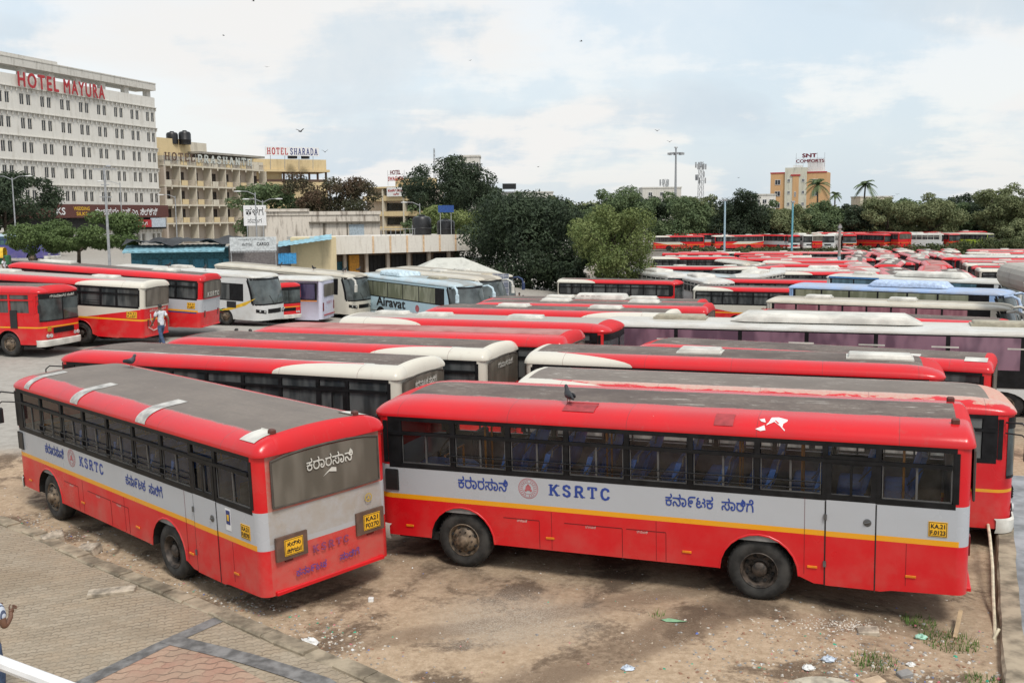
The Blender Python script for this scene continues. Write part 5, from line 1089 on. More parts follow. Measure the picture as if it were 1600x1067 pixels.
mb.build('sketch_mark', m_offw, B['LG2']); hatch(B['LG2'], 2.4, 0); hatch(B['LG2'], -2.6, 0)
B['LG3'] = k_bus('red and silver bus with KSRTC across its tail left of the white swoosh coach', body_mat('silver'), roof_mat('red')); letters(serif('KSRTC', .2, 1.4, .2), 'B', -.7, 1.93, XR + .10, m_offw, B['LG3']); plate(B['LG3'], 'L', Xs(8.6), 1.34, W2 + .002, 'KA.21', 'F.087', .4, .3); hatch(B['LG3'], 2.6, 0); hatch(B['LG3'], -3., 0, l=1.6)
mb = MB(); mb.box(XF + .4, XR - .2, -W2 - .003, -W2 - .001, 1.12, 1.19); mb.build('blue_stripe', m_bluep, B['LG3'])
B['LG4'] = coach('white coach facing the camera with green and yellow swooshes behind its wheel arch', body_mat('white'), roof_mat('white'), glass_dark(), nwin=5, gz=(1.45, 2.3)); hatch(B['LG4'], 1, 0, 2.99)
mb = MB(); mb.add(place([(-.1, .0, 0), (.9, .12, 0), (1.9, .42, 0), (2.6, .85, 0), (1.7, .55, 0), (.9, .30, 0)], 'R', -2.7, .75, W2 + .003), [(0, 1, 2, 3, 4, 5)]); mb.build('yellow_swoosh', m_yelp, B['LG4'])
mb = MB(); mb.add(place([(-2.2, .55, .001), (-.6, .28, .001), (.7, .05, .001), (.5, .18, .001), (-.8, .48, .001), (-2.2, .80, .001)], 'R', -2.3, .72, W2 + .005), [(0, 1, 2, 3, 4, 5)]); mb.build('green_swoosh', plain('green_paint', (.10, .38, .04), .5), B['LG4'])
mb = MB(); mb.add(place([(-2.2, .40, .001), (-.6, .13, .001), (.9, -.05, .001), (-.6, .06, .001), (-2.2, .30, .001)], 'R', -2.3, .72, W2 + .005), [(0, 1, 2, 3, 4)]); mb.build('red_swoosh', m_redp, B['LG4']); MB().box(-3.95, -3.3, W2 + .007, W2 + .01, 1.0, 1.35).build('locker_vent', m_blackp, B['LG4'])
B['LG5'] = coach('cream coach with curled mirrors and pink curtains behind the white swoosh coach', body_mat('cream'), roof_mat('cream'), m_curt, nwin=6); rear_mirrors(B['LG5'], m_offw, True, CF + .3)
B['LG6'] = coach('lilac white coach showing its tail and a small rear window', body_mat('lilac'), roof_mat('white'), glass_dark('violet_glass', (.03, .025, .06), (.09, .08, .14), .1), nwin=3); letters(serif('KSRTC', .14, 1.0, .2), 'B', -.5, 1.3, CR + .08, plain('faint_red_lettering', (.45, .2, .25), .6), B['LG6']); plate(B['LG6'], 'L', 2.9, 1.15, W2 + .002, 'KA.57', 'F.112', .7, .2); MB().box(CR + .05, CR + .075, -1, 1, .62, .68).build('red_stripe', m_redp, B['LG6']); MB().box(-2, CR - .3, -W2 - .004, -W2 - .001, 1.48, 1.54).build('orange_stripe', m_amber, B['LG6'])
B['LG7'] = coach('pale blue coach lettered Airavat Club Class beside the cream coach', body_mat('sky'), roof_mat('sky'), m_curty, nwin=5, gz=(1.6, 2.5)); rear_mirrors(B['LG7'], plain('pale_sky_plastic', (.5, .62, .68), .5), True, CF + .3); acunit(B['LG7'], 2.2, 2.6, 2.98, plain('pale_sky_plastic', (.5, .62, .68), .5)); hatch(B['LG7'], -2, 0, 2.99, mat=plain('tan_hatch', (.36, .33, .25), .6))
letters(text_mb('Airavat', .62, 3.4, .03), 'R', 3.1, .98, W2 + .003, m_blackp, B['LG7']); letters(text_mb('Club Class', .2, 1.6, .01), 'R', .9, .72, W2 + .003, m_blackp, B['LG7']); MB().box(-3, 4.6, W2 + .001, W2 + .003, .62, .66).build('gold_stripe', m_brown, B['LG7'])
mb = MB(); mb.add(place([(.22 * math.cos(k * math.pi / 8), .22 * math.sin(k * math.pi / 8), 0) for k in range(16)], 'R', -1.6, 1.15, W2 + .003), [tuple(range(16))]); mb.build('round_emblem', m_crest, B['LG7'])
B['LG8'] = coach('cream coach just behind the pale blue lettered coach', body_mat('cream'), roof_mat('cream'), glass_dark(), nwin=5); rear_mirrors(B['LG8'], m_offw, True, CF + .3); hatch(B['LG8'], 0, 0, 2.99)
B['LG9'] = coach('white coach farthest back in the row before the pitched kiosk roof', body_mat('white'), roof_mat('cream'), glass_dark(), nwin=5); rear_mirrors(B['LG9'], plain('dark_blue_plastic', (.03, .05, .12), .5), True, CF + .3); hatch(B['LG9'], -1, 0, 2.99)
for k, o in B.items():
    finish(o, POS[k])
    o['group'] = {'B': 'service buses and coaches parked in the yard', 'L': 'buses and coaches parked before the sheds'}[k[0]]
B['B10'].scale = (1.48, 1, 1); B['B10'].location.x += 2.52; B['B10'].location.y -= .80
busM['group'] = busL['group'] = 'service buses and coaches parked in the yard'
# small red van tail between the coaches
o = k_bus('small red and yellow bus squeezed between the white swoosh coach and the lilac coach', body_mat('red', .2), roof_mat('red'), 0, band=m_redpaint); put(o, -14.9, 60.6, .15, 2.35); o.scale = (.55, .72, .82); o['group'] = 'buses and coaches parked before the sheds'
# ---- the yard beyond: parked rows
def kt(body, roof, glass=None, **kw): return k_bus('x', body_mat(body), roof_mat(roof), 0, glass, **kw)
TEM = [(kt('silver', 'red'), 'red roofed bus with silver flanks'), (kt('swoosh', 'tail'), 'red roofed bus with a cream tail'), (kt('swoosh', 'tailw'), 'pale topped bus with cream tail'), (kt('red', 'redtop'), 'bus with a faded pinkish roof'),
       (kt('red', 'faded'), 'red bus with a bleached roof'), (kt('swoosh', 'front_white'), 'red bus with a white nosed roof'), (kt('redwhite', 'red'), 'red and white banded bus')]
WT = [(kt('white', 'white', band=m_offw), 'all white bus'), (kt('green', 'cream'), 'lime green bus'), (kt('sky', 'sky'), 'pale blue bus')]
for (t_, _), hs in zip(TEM, ((2.4,), (1.8, -2.2), (2.8, -1.0), (), (.5,), (-2.5, 2.2), (1.2,))):
    for hx in hs: hatch(t_, hx, .05)
acunit(WT[0][0], 0, 3.0, 2.97); used = set()
def spawn(tp, x, y, yaw, label, group, z=None, sc_=1.0):
    t, _ = tp
    if id(t) not in used: used.add(id(t)); o = t
    else: o = copy_tree(t)
    put(o, x, y, ground(x, y) if z is None else z, yaw); o['label'] = label; o['group'] = group
    if sc_ != 1: o.scale = (sc_,) * 3
    return o
def px(p, d): return (p - 800) / 1578 * d
ORD = ['first', 'second', 'third', 'fourth', 'fifth', 'sixth', 'seventh', 'eighth', 'ninth', 'tenth', 'eleventh', 'twelfth', 'thirteenth', 'fourteenth']
rb = random.Random(5)
GA = 'buses in the crowded middle of the yard'
# hand-placed ones nearest the camera in that crowd
hand = [(WT[0], px(1030, 88), 88, math.pi / 2 + .25, 'all white bus with its nose beside the pale green tree'), (WT[2], px(1092, 84), 86, math.pi / 2 + .55, 'pale blue bus facing the camera behind the leaf bus nose'), (WT[0], px(1106, 79.5), 82, math.pi / 2 + .1, 'all white bus facing the camera with letters on its header, above the red wedge bus'),
        (WT[0], px(1200, 82), 86, math.pi / 2 - .55, 'all white bus angled to the right with letters on its header'), (WT[1], px(1166, 104), 107, math.pi / 2 + .1, 'lime green bus in the middle of the red roofs'), (TEM[6], px(1180, 96), 98, math.pi / 2 - .75, 'red and white banded bus angled behind the white bus')]
occ = []
for tp, x, y, yaw, lab in hand:
    o = spawn(tp, x, y, yaw, lab, GA); occ.append((x, y, 5.5))
    if 'letters' in lab: letters(text_mb('K S R T C', .18, 1.5, .02), 'F', .75, 2.44, -XF + .08, m_offw, o)
rows_ = [83, 89.5, 96, 102.5, 109.5, 117, 125, 133.5, 142.5, 152, 162]
for ri, D in enumerate(rows_):
    n = 0
    for (pa, pb, base) in ((1040, 1322, None), (1502, 1650, None)):
        x = px(pa, D) + rb.uniform(0, 4) + 3; xe = px(pb, D)
        while x < xe:
            yaw = rb.choice([2.82, 2.88, -.26, -.32, 2.92]) + rb.uniform(-.04, .04); y = D + rb.uniform(-.5, .5) - (x - px(pa, D)) * .03
            r = 5.2
            if all(math.hypot(x - a, y - b) > c for a, b, c in occ):
                tp = rb.choices(TEM + [WT[0]], [3, 3, 4, 4, 4, 3, 1, 1.6])[0]
                spawn(tp, x, y, yaw, '%s, %s from left in the %s crowded row' % (tp[1], ORD[n], ORD[ri]), GA); n += 1
            x += 10.5 + rb.uniform(0, .9)
for ri, D in enumerate([79, 90.5, 102, 113.5, 125, 137, 149, 160]):
    x = px(1338, D); xe = px(1492, D); n = 0
    while x < xe:
        y = D + rb.uniform(-1.5, 1.5); yaw = math.pi / 2 + rb.choice([-.35, -.3, -.22]) + rb.uniform(-.08, .08)
        if all(math.hypot(x - a, y - b) > c for a, b, c in occ):
            tp = rb.choices(TEM, [2, 3, 3, 4, 3, 2, 3])[0]
            spawn(tp, x, y, yaw, '%s, %s from left in %s nose-on rank' % (tp[1], ORD[n], ORD[ri]), GA); n += 1
        x += 3.5 + rb.uniform(0, .5)
# ---- the far rank along the tree line
GF = 'buses in the far rank below the trees'; FD = 197
far = [(TEM[1], 1060, 197, math.pi - .12, 'red bus with cream lower tail at the left end of the far rank'), (TEM[5], 1152, 197, .1, 'red bus with white nose end, second in the far rank, behind the first lamp post'), (TEM[6], 1205, 199, math.pi / 2 + .5, 'red and white banded bus facing out, third in the far rank'), (TEM[6], 1224, 198, math.pi / 2 + .15, 'red and white banded bus facing out, fourth in the far rank'),
       (WT[0], 1249, 199, math.pi / 2 + .1, 'all white bus with blue front panel in the far rank'), (TEM[1], 1279, 198, -math.pi / 2 - .3, 'cream topped bus with red tail in the far rank'), (WT[0], 1301, 197, math.pi / 2 - .5, 'all white bus left of the concrete post in the far rank'), (TEM[0], 1326, 198, math.pi / 2 - .3, 'red roofed bus facing out right of the concrete post in the far rank'),
       (TEM[3], 1362, 198, math.pi / 2 + .35, 'red bus facing out with a clear windscreen in the far rank'), (TEM[3], 1391, 196, -math.pi / 2 + .15, 'tall red bus showing its tail in the far rank'), (WT[0], 1429, 196, math.pi - .5, 'all white coach side on under the olive tree'), (TEM[4], 1466, 199, math.pi / 2 + .2, 'red bus facing out right of the white coach under the olive tree'), (WT[1], 1489, 200, math.pi - .3, 'lime green bus farther of the two under the right trees'), (WT[1], 1508, 197, math.pi - .9, 'lime green bus nearer of the two under the right trees')]
for tp, p, d, yaw, lab in far:
    o = spawn(tp, px(p, d), d, yaw, lab, GF, z=-.75)
    if 'tall' in lab: o.scale = (1.05, 1.1, 1.12)
for k in range(7):
    tp = TEM[(k * 2) % 5]; spawn(tp, px(1090 + k * 68, 206), 206, math.pi - .1, '%s, %s from left behind the far rank' % (tp[1], ORD[k]), GF, z=-.55)
for t, _ in TEM + WT:
    if id(t) not in used: print('unused template', t.name)
# purple bus on the far left
o = k_bus('purple city bus at the far left edge behind the spreading tree', body_mat('purple'), roof_mat('sky'), 0, glass_dark('teal_bus_glass', (.03, .08, .09), (.06, .14, .15), .1), band=m_bluep); put(o, px(22, 105), 105, 2.0, math.pi - .2); letters(text_mb('S', .4, .3, .04), 'R', 1.5, .75, W2 + .003, m_redp, o); letters(text_mb('Spicy', .4, 1.3, .04), 'R', 1.0, .75, W2 + .003, m_offw, o)
# ------------------------------------------------------------------ vegetation
def leaf_mat(name, c1, c2, c3=None, sc_=.5):
    a = M(name, .6, spec=.3); x, y, z = a.coord(); n = a.noise(sc_, 4, .6); f = a.noise(sc_ * 9, 3, .7); c = a.mix(n.ramp(.35, .65), c1, c2)
    c = a.mix(f.ramp(.45, .75) * .6, c, c3 or tuple(min(1, q * 1.7) for q in c2)); a.color(c)
    b = a.b; b.inputs['Subsurface Weight'].default_value = 0
    tr = a.nt.nodes.new('ShaderNodeBsdfTranslucent'); a.nt.links.new(c, tr.inputs[0]); mx = a.nt.nodes.new('ShaderNodeMixShader'); mx.inputs[0].default_value = .25
    out = a.nt.nodes['Material Output']; a.nt.links.new(b.outputs[0], mx.inputs[1]); a.nt.links.new(tr.outputs[0], mx.inputs[2]); a.nt.links.new(mx.outputs[0], out.inputs[0]); return a.m
L_dark = leaf_mat('dark_leaves', (.023, .036, .022), (.055, .080, .042)); L_mid = leaf_mat('green_leaves', (.080, .122, .058), (.145, .192, .088)); L_light = leaf_mat('light_leaves', (.10, .14, .042), (.19, .225, .082)); L_olive = leaf_mat('olive_leaves', (.125, .152, .070), (.195, .215, .105)); L_brown = leaf_mat('rusty_leaves', (.05, .055, .028), (.115, .07, .045), (.06, .085, .04), .25); L_rain = leaf_mat('feathery_leaves', (.065, .105, .032), (.12, .17, .06))
m_bark = plain('grey_brown_bark', (.085, .065, .048), .9, var=.35, scale=3)
def leaves(lobes, n, size, seed, up=.35, shell=.55):
    g = np.random.default_rng(seed); lb = np.array(lobes); wgt = (lb[:, 3] * lb[:, 4] + lb[:, 4] * lb[:, 5] + lb[:, 3] * lb[:, 5]); wgt = wgt / wgt.sum(); idx = g.choice(len(lb), n, p=wgt)
    d = g.normal(size=(n, 3)); d /= np.linalg.norm(d, axis=1)[:, None]; rad = (1 - (1 - shell) * g.random(n) ** 1.6) * g.uniform(.86, 1.12, n)
    p = lb[idx, :3] + d * rad[:, None] * lb[idx, 3:]
    nrm = d * .75 + g.normal(size=(n, 3)) * .55 + np.array([0, 0, up]); nrm /= np.linalg.norm(nrm, axis=1)[:, None]
    t = np.cross(nrm, g.normal(size=(n, 3))); t /= np.linalg.norm(t, axis=1)[:, None]; b = np.cross(nrm, t); s = size * g.uniform(.55, 1.3, n)[:, None]
    v = np.stack([p - t * s * .8, p + b * s * .36 + nrm * s * .12, p + t * s * .8 - nrm * s * .1, p - b * s * .36 + nrm * s * .12], 1).reshape(-1, 3)
    return v, np.arange(4 * n).reshape(-1, 4)
def leaf_mesh(name, lobes, n, size, seed, mat, up=.35, shell=.55):
    v, f = leaves(lobes, n, size, seed, up, shell); me = bpy.data.meshes.new(name); me.from_pydata(v.tolist(), [], f.tolist()); me.materials.append(mat); me.update(); return me
def tree(label, x, y, zb, w_, zbot, ztop, mat, n, size, seed, depth=None, lob=16, trunk=.3, name='tree', flat=False, cat='tree', group='trees around the bus yard', gaps=1.0):
    """zb ground height, crown between zbot and ztop (world heights), w_ crown width"""
    root = empty(name, (x, y, zb), 0, label, cat, group); g = random.Random(seed); h0, h1 = zbot - zb, ztop - zb; hc = (h0 + h1) / 2; hh = (h1 - h0) / 2; dp = (depth or w_) / 2; lobes = []
    for k in range(lob):
        a = g.uniform(0, 2 * math.pi); q = math.sqrt(g.random()) * .72; zt = g.uniform(-.75, .72)
        if flat: zt = g.uniform(-.6, .6) * (1 - q * .3)
        sh = math.sqrt(max(.15, 1 - (zt if zt > 0 else zt * .75) ** 2)); cx, cy = q * math.cos(a) * sh * w_ / 2, q * math.sin(a) * sh * dp
        r = g.uniform(.22, .38) * min(w_, 2.2 * hh) * .5 * 1.15
        lobes.append((cx * 1.12, cy * 1.12, hc + zt * hh * .92, r * 1.15, r * 1.15, min(r * (.55 if flat else .8), hh * .5)))
    for k in range(lob // 2):                           # outer sprays break the outline
        a = g.uniform(0, 2 * math.pi); zt = g.uniform(-.6, .95); sh = math.sqrt(max(.1, 1 - zt * zt)); r = g.uniform(.07, .14) * w_
        lobes.append((math.cos(a) * sh * w_ * .47, math.sin(a) * sh * dp * .94, hc + zt * hh * .93, r, r, r * .7))
    link('crown', leaf_mesh('crown', lobes, n, size, seed, mat), root)
    mb = MB(); top = h0 + (h1 - h0) * .35; bend = g.uniform(-.3, .3); mb.tube([(0, 0, -.3), (bend * .3, 0, top * .4), (bend, .1, top)], [trunk, trunk * .8, trunk * .6], 8)
    for k in range(7): l = lobes[k]; mb.tube([(bend * .6, .05, top * .75), ((l[0] + bend) * .5, l[1] * .5, (top + l[2]) * .5), (l[0], l[1], l[2])], [trunk * .45, trunk * .3, trunk * .1], 6)
    mb.build('trunk', m_bark, root, True); return root
G_ = ground
tree('broad very dark tree in the middle with a deep shaded crown reaching low', 1.6, 101, G_(1.6, 101), 14.0, -1.5, 8.8, L_dark, 36000, .23, 21, lob=34, trunk=.4)
tree('pale green loose crowned tree just right of the broad dark tree', 9.3, 90, G_(9.3, 90), 8.3, .6, 7.1, L_light, 14000, .19, 22, lob=20, trunk=.25)
tree('tall dark open crowned tree standing highest in the middle', -9.2, 150, 1, 12.5, 5.0, 15.4, L_dark, 15000, .29, 23, lob=20, trunk=.35)
tree('light green young tree beside the station roof', -6.6, 116, 0, 8, 2.6, 7.9, L_light, 5200, .28, 24, lob=16, trunk=.2)
tree('rusty brown tinged wide tree above the old white building', -24.8, 139, 1.5, 13.5, 4.5, 12.4, L_brown, 16000, .26, 25, lob=22, trunk=.35)
tree('dark green tree before the balconied hotel', -33.8, 140, 2, 9, 3.8, 11.6, L_mid, 6000, .34, 26, lob=16, trunk=.25)
tree('dark tree at the far left edge before the tall white hotel', -58.5, 118, 2.2, 11.5, 4.2, 12.2, L_dark, 14000, .26, 27, lob=20, trunk=.3)
tree('low spreading feathery tree behind the left bus roofs', -37.6, 88, 1.4, 11.2, 3.0, 6.7, L_rain, 20000, .18, 28, depth=8, lob=26, trunk=.22, flat=True)
def fx(p, d): return (p - 800) / 1578 * d
def fz(p, yy, d): t = (533.5 - yy - .0094 * (p - 800)) / 1578; return d * (t * .99238 - .12326) / (.99238 + t * .12326) + 6.3
tree('dark low bush added to darken the gap below the pale green tree', 6.8, 96, -1.6, 7.5, -2.0, 2.8, L_dark, 5200, .28, 61, lob=14, trunk=.15)  # bush added only to darken the gap between the two crowns
fars = [(700, 812, 279, 158, L_dark, 'dark tree joining the tall dark tree to the broad one'), (770, 835, 296, 205, L_mid, 'dark rounded tree at the left of the far tree line'), (850, 905, 300, 200, L_olive, 'mid green tree behind the broad dark tree'), (905, 940, 318, 205, L_dark, 'low dark tree in the dip of the far tree line'), (925, 1018, 288, 209, L_mid, 'dome shaped green tree behind the pale green tree'), (1005, 1112, 301, 210, L_mid, 'green tree with layered branches left of the first lamp post'), (1108, 1206, 292, 205, L_dark, 'dark dense tree right of the first lamp post'), (1060, 1130, 303, 215, L_olive, 'olive tree below the lattice tower'),
        (1190, 1262, 318, 205, L_olive, 'grey green tree below the orange and cream block'), (1250, 1330, 315, 212, L_mid, 'green tree below the first palm'), (1312, 1372, 309, 210, L_dark, 'dark tree below the second palm'), (1342, 1432, 307, 208, L_olive, 'olive domed tree left of the wide olive tree'), (1395, 1502, 304, 207, L_olive, 'wide olive tree overhanging the white coach'), (1470, 1545, 298, 222, L_dark, 'flat topped dark tree near the right edge of the tree line'), (1520, 1585, 283, 206, L_olive, 'tall thin crowned tree near the right edge'), (1570, 1650, 292, 204, L_olive, 'tall olive tree at the right edge'), (1535, 1625, 350, 186, L_olive, 'low olive tree drooping over the yard at the right'),
        (690, 780, 300, 200, L_mid, 'green tree behind the tall dark tree'), (735, 800, 303, 192, L_dark, 'dark tree just right of the tall dark tree'), (800, 880, 305, 214, L_mid, 'green tree seen over the right shoulder of the broad dark tree'), (880, 960, 322, 195, L_mid, 'low green tree filling the dip of the far tree line'), (1160, 1225, 312, 209, L_mid, 'green tree between the two blue lamp posts'), (1440, 1520, 316, 212, L_mid, 'green tree behind the wide olive tree, to its right'), (1590, 1660, 318, 208, L_mid, 'green tree cut by the right edge of the picture')]
for k, (pa, pb, yt, d, mt, lab) in enumerate(fars):
    p = (pa + pb) / 2; x = fx(p, d); w_ = (pb - pa) / 1578 * d * 1.05; zt = fz(p, yt, d); zb = G_(x, d); tree(lab, x, d, zb, w_, zb + .5, zt, mt, int(6000 + w_ * 560), .36, 40 + k, depth=min(w_, 11), lob=18, trunk=.28)
tree('thin crowned eucalyptus like tree rising behind the right edge', fx(1553, 215), 215, -.5, 8.5, 7, fz(1553, 281, 215), L_olive, 1500, .42, 77, lob=10, trunk=.2)
g9 = random.Random(31)
for k in range(16):
    p = 690 + k * 60 + g9.uniform(-12, 12); d = 224 + g9.uniform(-4, 8); yt = 312 + g9.uniform(-6, 10); x = fx(p, d); zb = -.5
    tree('hazy green tree at the back of the belt, %s from the left' % (ORD + ['fifteenth', 'sixteenth'])[k], x, d, zb, 12.5, zb + .5, fz(p, yt, d), (L_mid, L_olive, L_dark)[k % 3], 4200, .55, 140 + k, depth=9, lob=16, trunk=.28)
def palm(label, x, y, zb, zt, r, seed, lean=0.):
    root = empty('palm_tree', (x, y, zb), 0, label, 'palm', 'coconut palms on the skyline'); g = random.Random(seed); h = zt - zb - r * .45; mb = MB(); mb.tube([(0, 0, 0), (lean * .4, 0, h * .5), (lean, 0, h)], [.25, .2, .17], 8); mb.build('trunk', m_bark, root, True)
    mb = MB()
    for k in range(22):
        a = k * 2.4 + g.uniform(-.2, .2); el = g.uniform(-.5, 1.25); L = r * g.uniform(.8, 1.1); pts = []
        for i in range(9):
            t = i / 8; rr = L * (t * math.cos(el) * (1 - .12 * t)); pts.append(Vector((lean + math.cos(a) * rr, math.sin(a) * rr, h + L * (t * math.sin(el) - .62 * t * t))))
        for i in range(8):
            p, q = pts[i], pts[i + 1]; d = (q - p).normalized(); s = d.cross(Vector((0, 0, 1))).normalized()
            for sg_ in (-1, 1):
                for j in range(3):
                    b = p.lerp(q, j / 3); ll = L * .26 * math.sin(math.pi * min(1, (i + j / 3 + .8) / 9)) + .1; e = b + s * sg_ * ll * .75 + d * ll * .5 + Vector((0, 0, -ll * .35)); mb.add([tuple(b), tuple(b + d * .16), tuple(e)], [(0, 1, 2)])
    mb.build('crown', L_mid, root); return root
palm('coconut palm in front of the orange and cream block', fx(1275, 235), 235, 0, fz(1275, 276, 235), 4.2, 3); palm('lone coconut palm right of the orange and cream block', fx(1345, 228), 228, 0, fz(1345, 277, 228), 3.6, 4, .5); palm('small palm between the two larger palms', fx(1302, 262), 262, 0, fz(1302, 298, 262), 2.4, 5)
# scrub along the bank below the far rank
lobes = []; g = random.Random(9)
for k in range(420):
    p = g.uniform(1060, 1640); d = g.uniform(172, 189); lobes.append((fx(p, d), d, G_(fx(p, d), d) + g.uniform(.1, .6), g.uniform(1.0, 2.2), 1.2, g.uniform(.6, 1.15)))
for k in range(40):
    p = g.uniform(1480, 1640); d = g.uniform(178, 184); lobes.append((fx(p, d), d, -.3 + g.uniform(0, 1.2), g.uniform(1.0, 2.0), 1.0, g.uniform(.6, 1.1)))
tag(link('undergrowth', leaf_mesh('undergrowth', lobes, 34000, .36, 91, leaf_mat('scrub_leaves', (.04, .065, .022), (.10, .11, .045)))), kind='stuff')
# grass tufts by the right kerb
gt = MB(); g = random.Random(3)
for (cx, cy, r, n) in ((6.3, 14.0, .4, 260), (5.0, 13.3, .32, 160), (6.15, 14.7, .25, 140), (6.2, 12.7, .25, 140), (-5.9, 16.2, .12, 40), (2.2, 14.9, .12, 20)):
    for k in range(n):
        a = g.uniform(0, 6.28); q = r * math.sqrt(g.random()); x, y = cx + q * math.cos(a), cy + q * math.sin(a); z = G_(x, y); h = g.uniform(.04, .13); d = g.uniform(0, 6.28); gt.add([(x - .008 * math.sin(d), y + .008 * math.cos(d), z - .01), (x + .008 * math.sin(d), y - .008 * math.cos(d), z - .01), (x + .06 * math.cos(d), y + .06 * math.sin(d), z + h)], [(0, 1, 2)])
tag(gt.build('grass', leaf_mat('grass_blades', (.05, .11, .02), (.10, .18, .03), None, 2)), kind='stuff')
# ------------------------------------------------------------------ ground litter
def scatter(name, n, fn, mats, seed, kind='stuff'):
    mb = MB(); g = random.Random(seed)
    for k in range(n):
        x, y, s = fn(g); z = G_(x, y) + nz(x, y); mb.m = g.randrange(len(mats)); a = [g.uniform(.6, 1.2) for _ in range(8)]; th = g.uniform(0, 3.14); c, sn = math.cos(th), math.sin(th); fl = g.uniform(.35, .8)
        pts = [(-1, -.7, 0), (1, -.6, 0), (.9, .7, 0), (-.8, .8, 0), (-.6, -.4, 1), (.6, -.35, .9), (.5, .4, 1), (-.5, .45, .85)]
        mb.add([(x + (p[0] * c - p[1] * sn) * s * q, y + (p[0] * sn + p[1] * c) * s * q, z - s * .15 + p[2] * s * fl * q) for p, q in zip(pts, a)], [(0, 1, 5, 4), (1, 2, 6, 5), (2, 3, 7, 6), (3, 0, 4, 7), (4, 5, 6, 7)])
    return tag(mb.build(name, mats), kind=kind)
def edge(g):                                           # along the pavement edge
    i = g.randrange(1, len(KERB) - 1); t = g.random(); x = KERB[i][0] + (KERB[i + 1][0] - KERB[i][0]) * t; y = KERB[i][1] + (KERB[i + 1][1] - KERB[i][1]) * t; q = abs(g.gauss(0, .55)) + .12; return x + q * .66, y + q * .75
def f_all(g):
    r = g.random()
    if r < .42: x, y = edge(g); return x, y, g.uniform(.008, .03)
    if r < .8: return g.gauss(4.8, 1.6), g.gauss(13.2, .9), g.uniform(.008, .035)
    return g.uniform(-8, 7), g.uniform(12.3, 21), g.uniform(.008, .022)
st = [plain('stone_tan', (.40, .33, .25), .9), plain('stone_grey', (.26, .25, .24), .9), plain('stone_pale', (.56, .52, .46), .9), plain('stone_red', (.30, .17, .11), .9)]
scatter('gravel', 3600, f_all, st, 1)
lt = [plain('litter_green', (.02, .36, .22), .5), plain('litter_white', (.72, .72, .70), .6), plain('litter_blue', (.10, .16, .45), .5), plain('litter_pink', (.55, .16, .2), .5), plain('litter_card', (.50, .38, .26), .8)]
def f_lit(g):
    r = g.random()
    if r < .45: x, y = edge(g); return x, y, g.uniform(.012, .028)
    if r < .8: return g.gauss(5.2, 1.3), g.gauss(13.0, .8), g.uniform(.012, .035)
    return g.uniform(-7, 6), g.uniform(12.4, 19), g.uniform(.01, .022)
scatter('litter', 300, f_lit, lt, 2)
def f_white(g): return 5.0 + g.gauss(0, .42), 14.55 + g.gauss(0, .13), g.uniform(.008, .02)
scatter('gravel', 420, f_white, [st[2], plain('stone_white', (.62, .58, .5), .9)], 6)
def block(name, x, y, s, rz, label, mat, cat='block', tilt=0.12, dz=.0):
    mb = MB(); g = random.Random(int(x * 100)); mb.cbox(-s[0] / 2, s[0] / 2, -s[1] / 2, s[1] / 2, 0, s[2], min(s) * .16); mb.v = [(p[0] + g.uniform(-.02, .02) * s[0], p[1] + g.uniform(-.03, .03) * s[1], p[2] + g.uniform(-.04, .04) * s[2]) for p in mb.v]
    o = mb.build(name, mat); o.location = (x, y, G_(x, y) + dz - .01); o.rotation_euler = (tilt, -tilt * .7, rz); return tag(o, label, cat, 'loose blocks and slabs on the dirt')
m_blk = plain('broken_concrete', (.40, .345, .27), .9, var=.25)
block('concrete_block', -9.05, 19.25, (.42, .26, .17), .5, 'pale concrete block on the pavement edge, the farther of two under the left bus', m_blk, tilt=.25); block('concrete_block', -8.05, 18.55, (.42, .28, .16), -.3, 'pale concrete block on the kerb, the nearer of two under the left bus', m_blk, tilt=.2)
block('stone_slab', -6.75, 16.3, (.75, .26, .06), .25, 'broken flat slab lying on the block paving with a grass tuft', m_blk, 'slab', .03, .09); block('stone_slab', 5.25, 12.95, (.2, .13, .07), .3, 'rough grey stone in the litter at the bottom right', st[1], 'stone'); block('stone_slab', 5.25, 14.35, (.30, .2, .06), -.2, 'small buff slab on the white gravel', m_blk, 'slab')
block('stone_slab', -5.1, 17.7, (.36, .15, .03), .6, 'thin broken board beside the left bus rear wheel', lt[4], 'slab', .05); block('stone_slab', 4.75, 12.75, (.30, .16, .05), .35, 'flat brown board in the litter', lt[4], 'slab', .08)
mb = MB(); mb.lathe([(0, .05), (.62, .05), (.66, .03), (.68, -.1)], 28, 'z'); o = mb.build('concrete_ring', plain('pale_concrete_ring', (.42, .38, .30), .9, var=.2)); o.location = (4.05, 12.3, G_(4.05, 12.3) - .02); tag(o, 'round concrete cover half seen at the bottom edge', 'manhole')
def bag(x, y, s, mat, label):
    g = random.Random(int(x * 77)); mb = MB(); mb.blob((0, 0, s * .3), (s, s * .7, s * .42), 12, 7); mb.v = [(p[0] * g.uniform(.7, 1.25), p[1] * g.uniform(.7, 1.25), max(0, p[2] * g.uniform(.6, 1.3))) for p in mb.v]; o = mb.build('plastic_bag', mat); o.location = (x, y, G_(x, y) + .0); return tag(o, label, 'bag', 'thrown plastic bags')
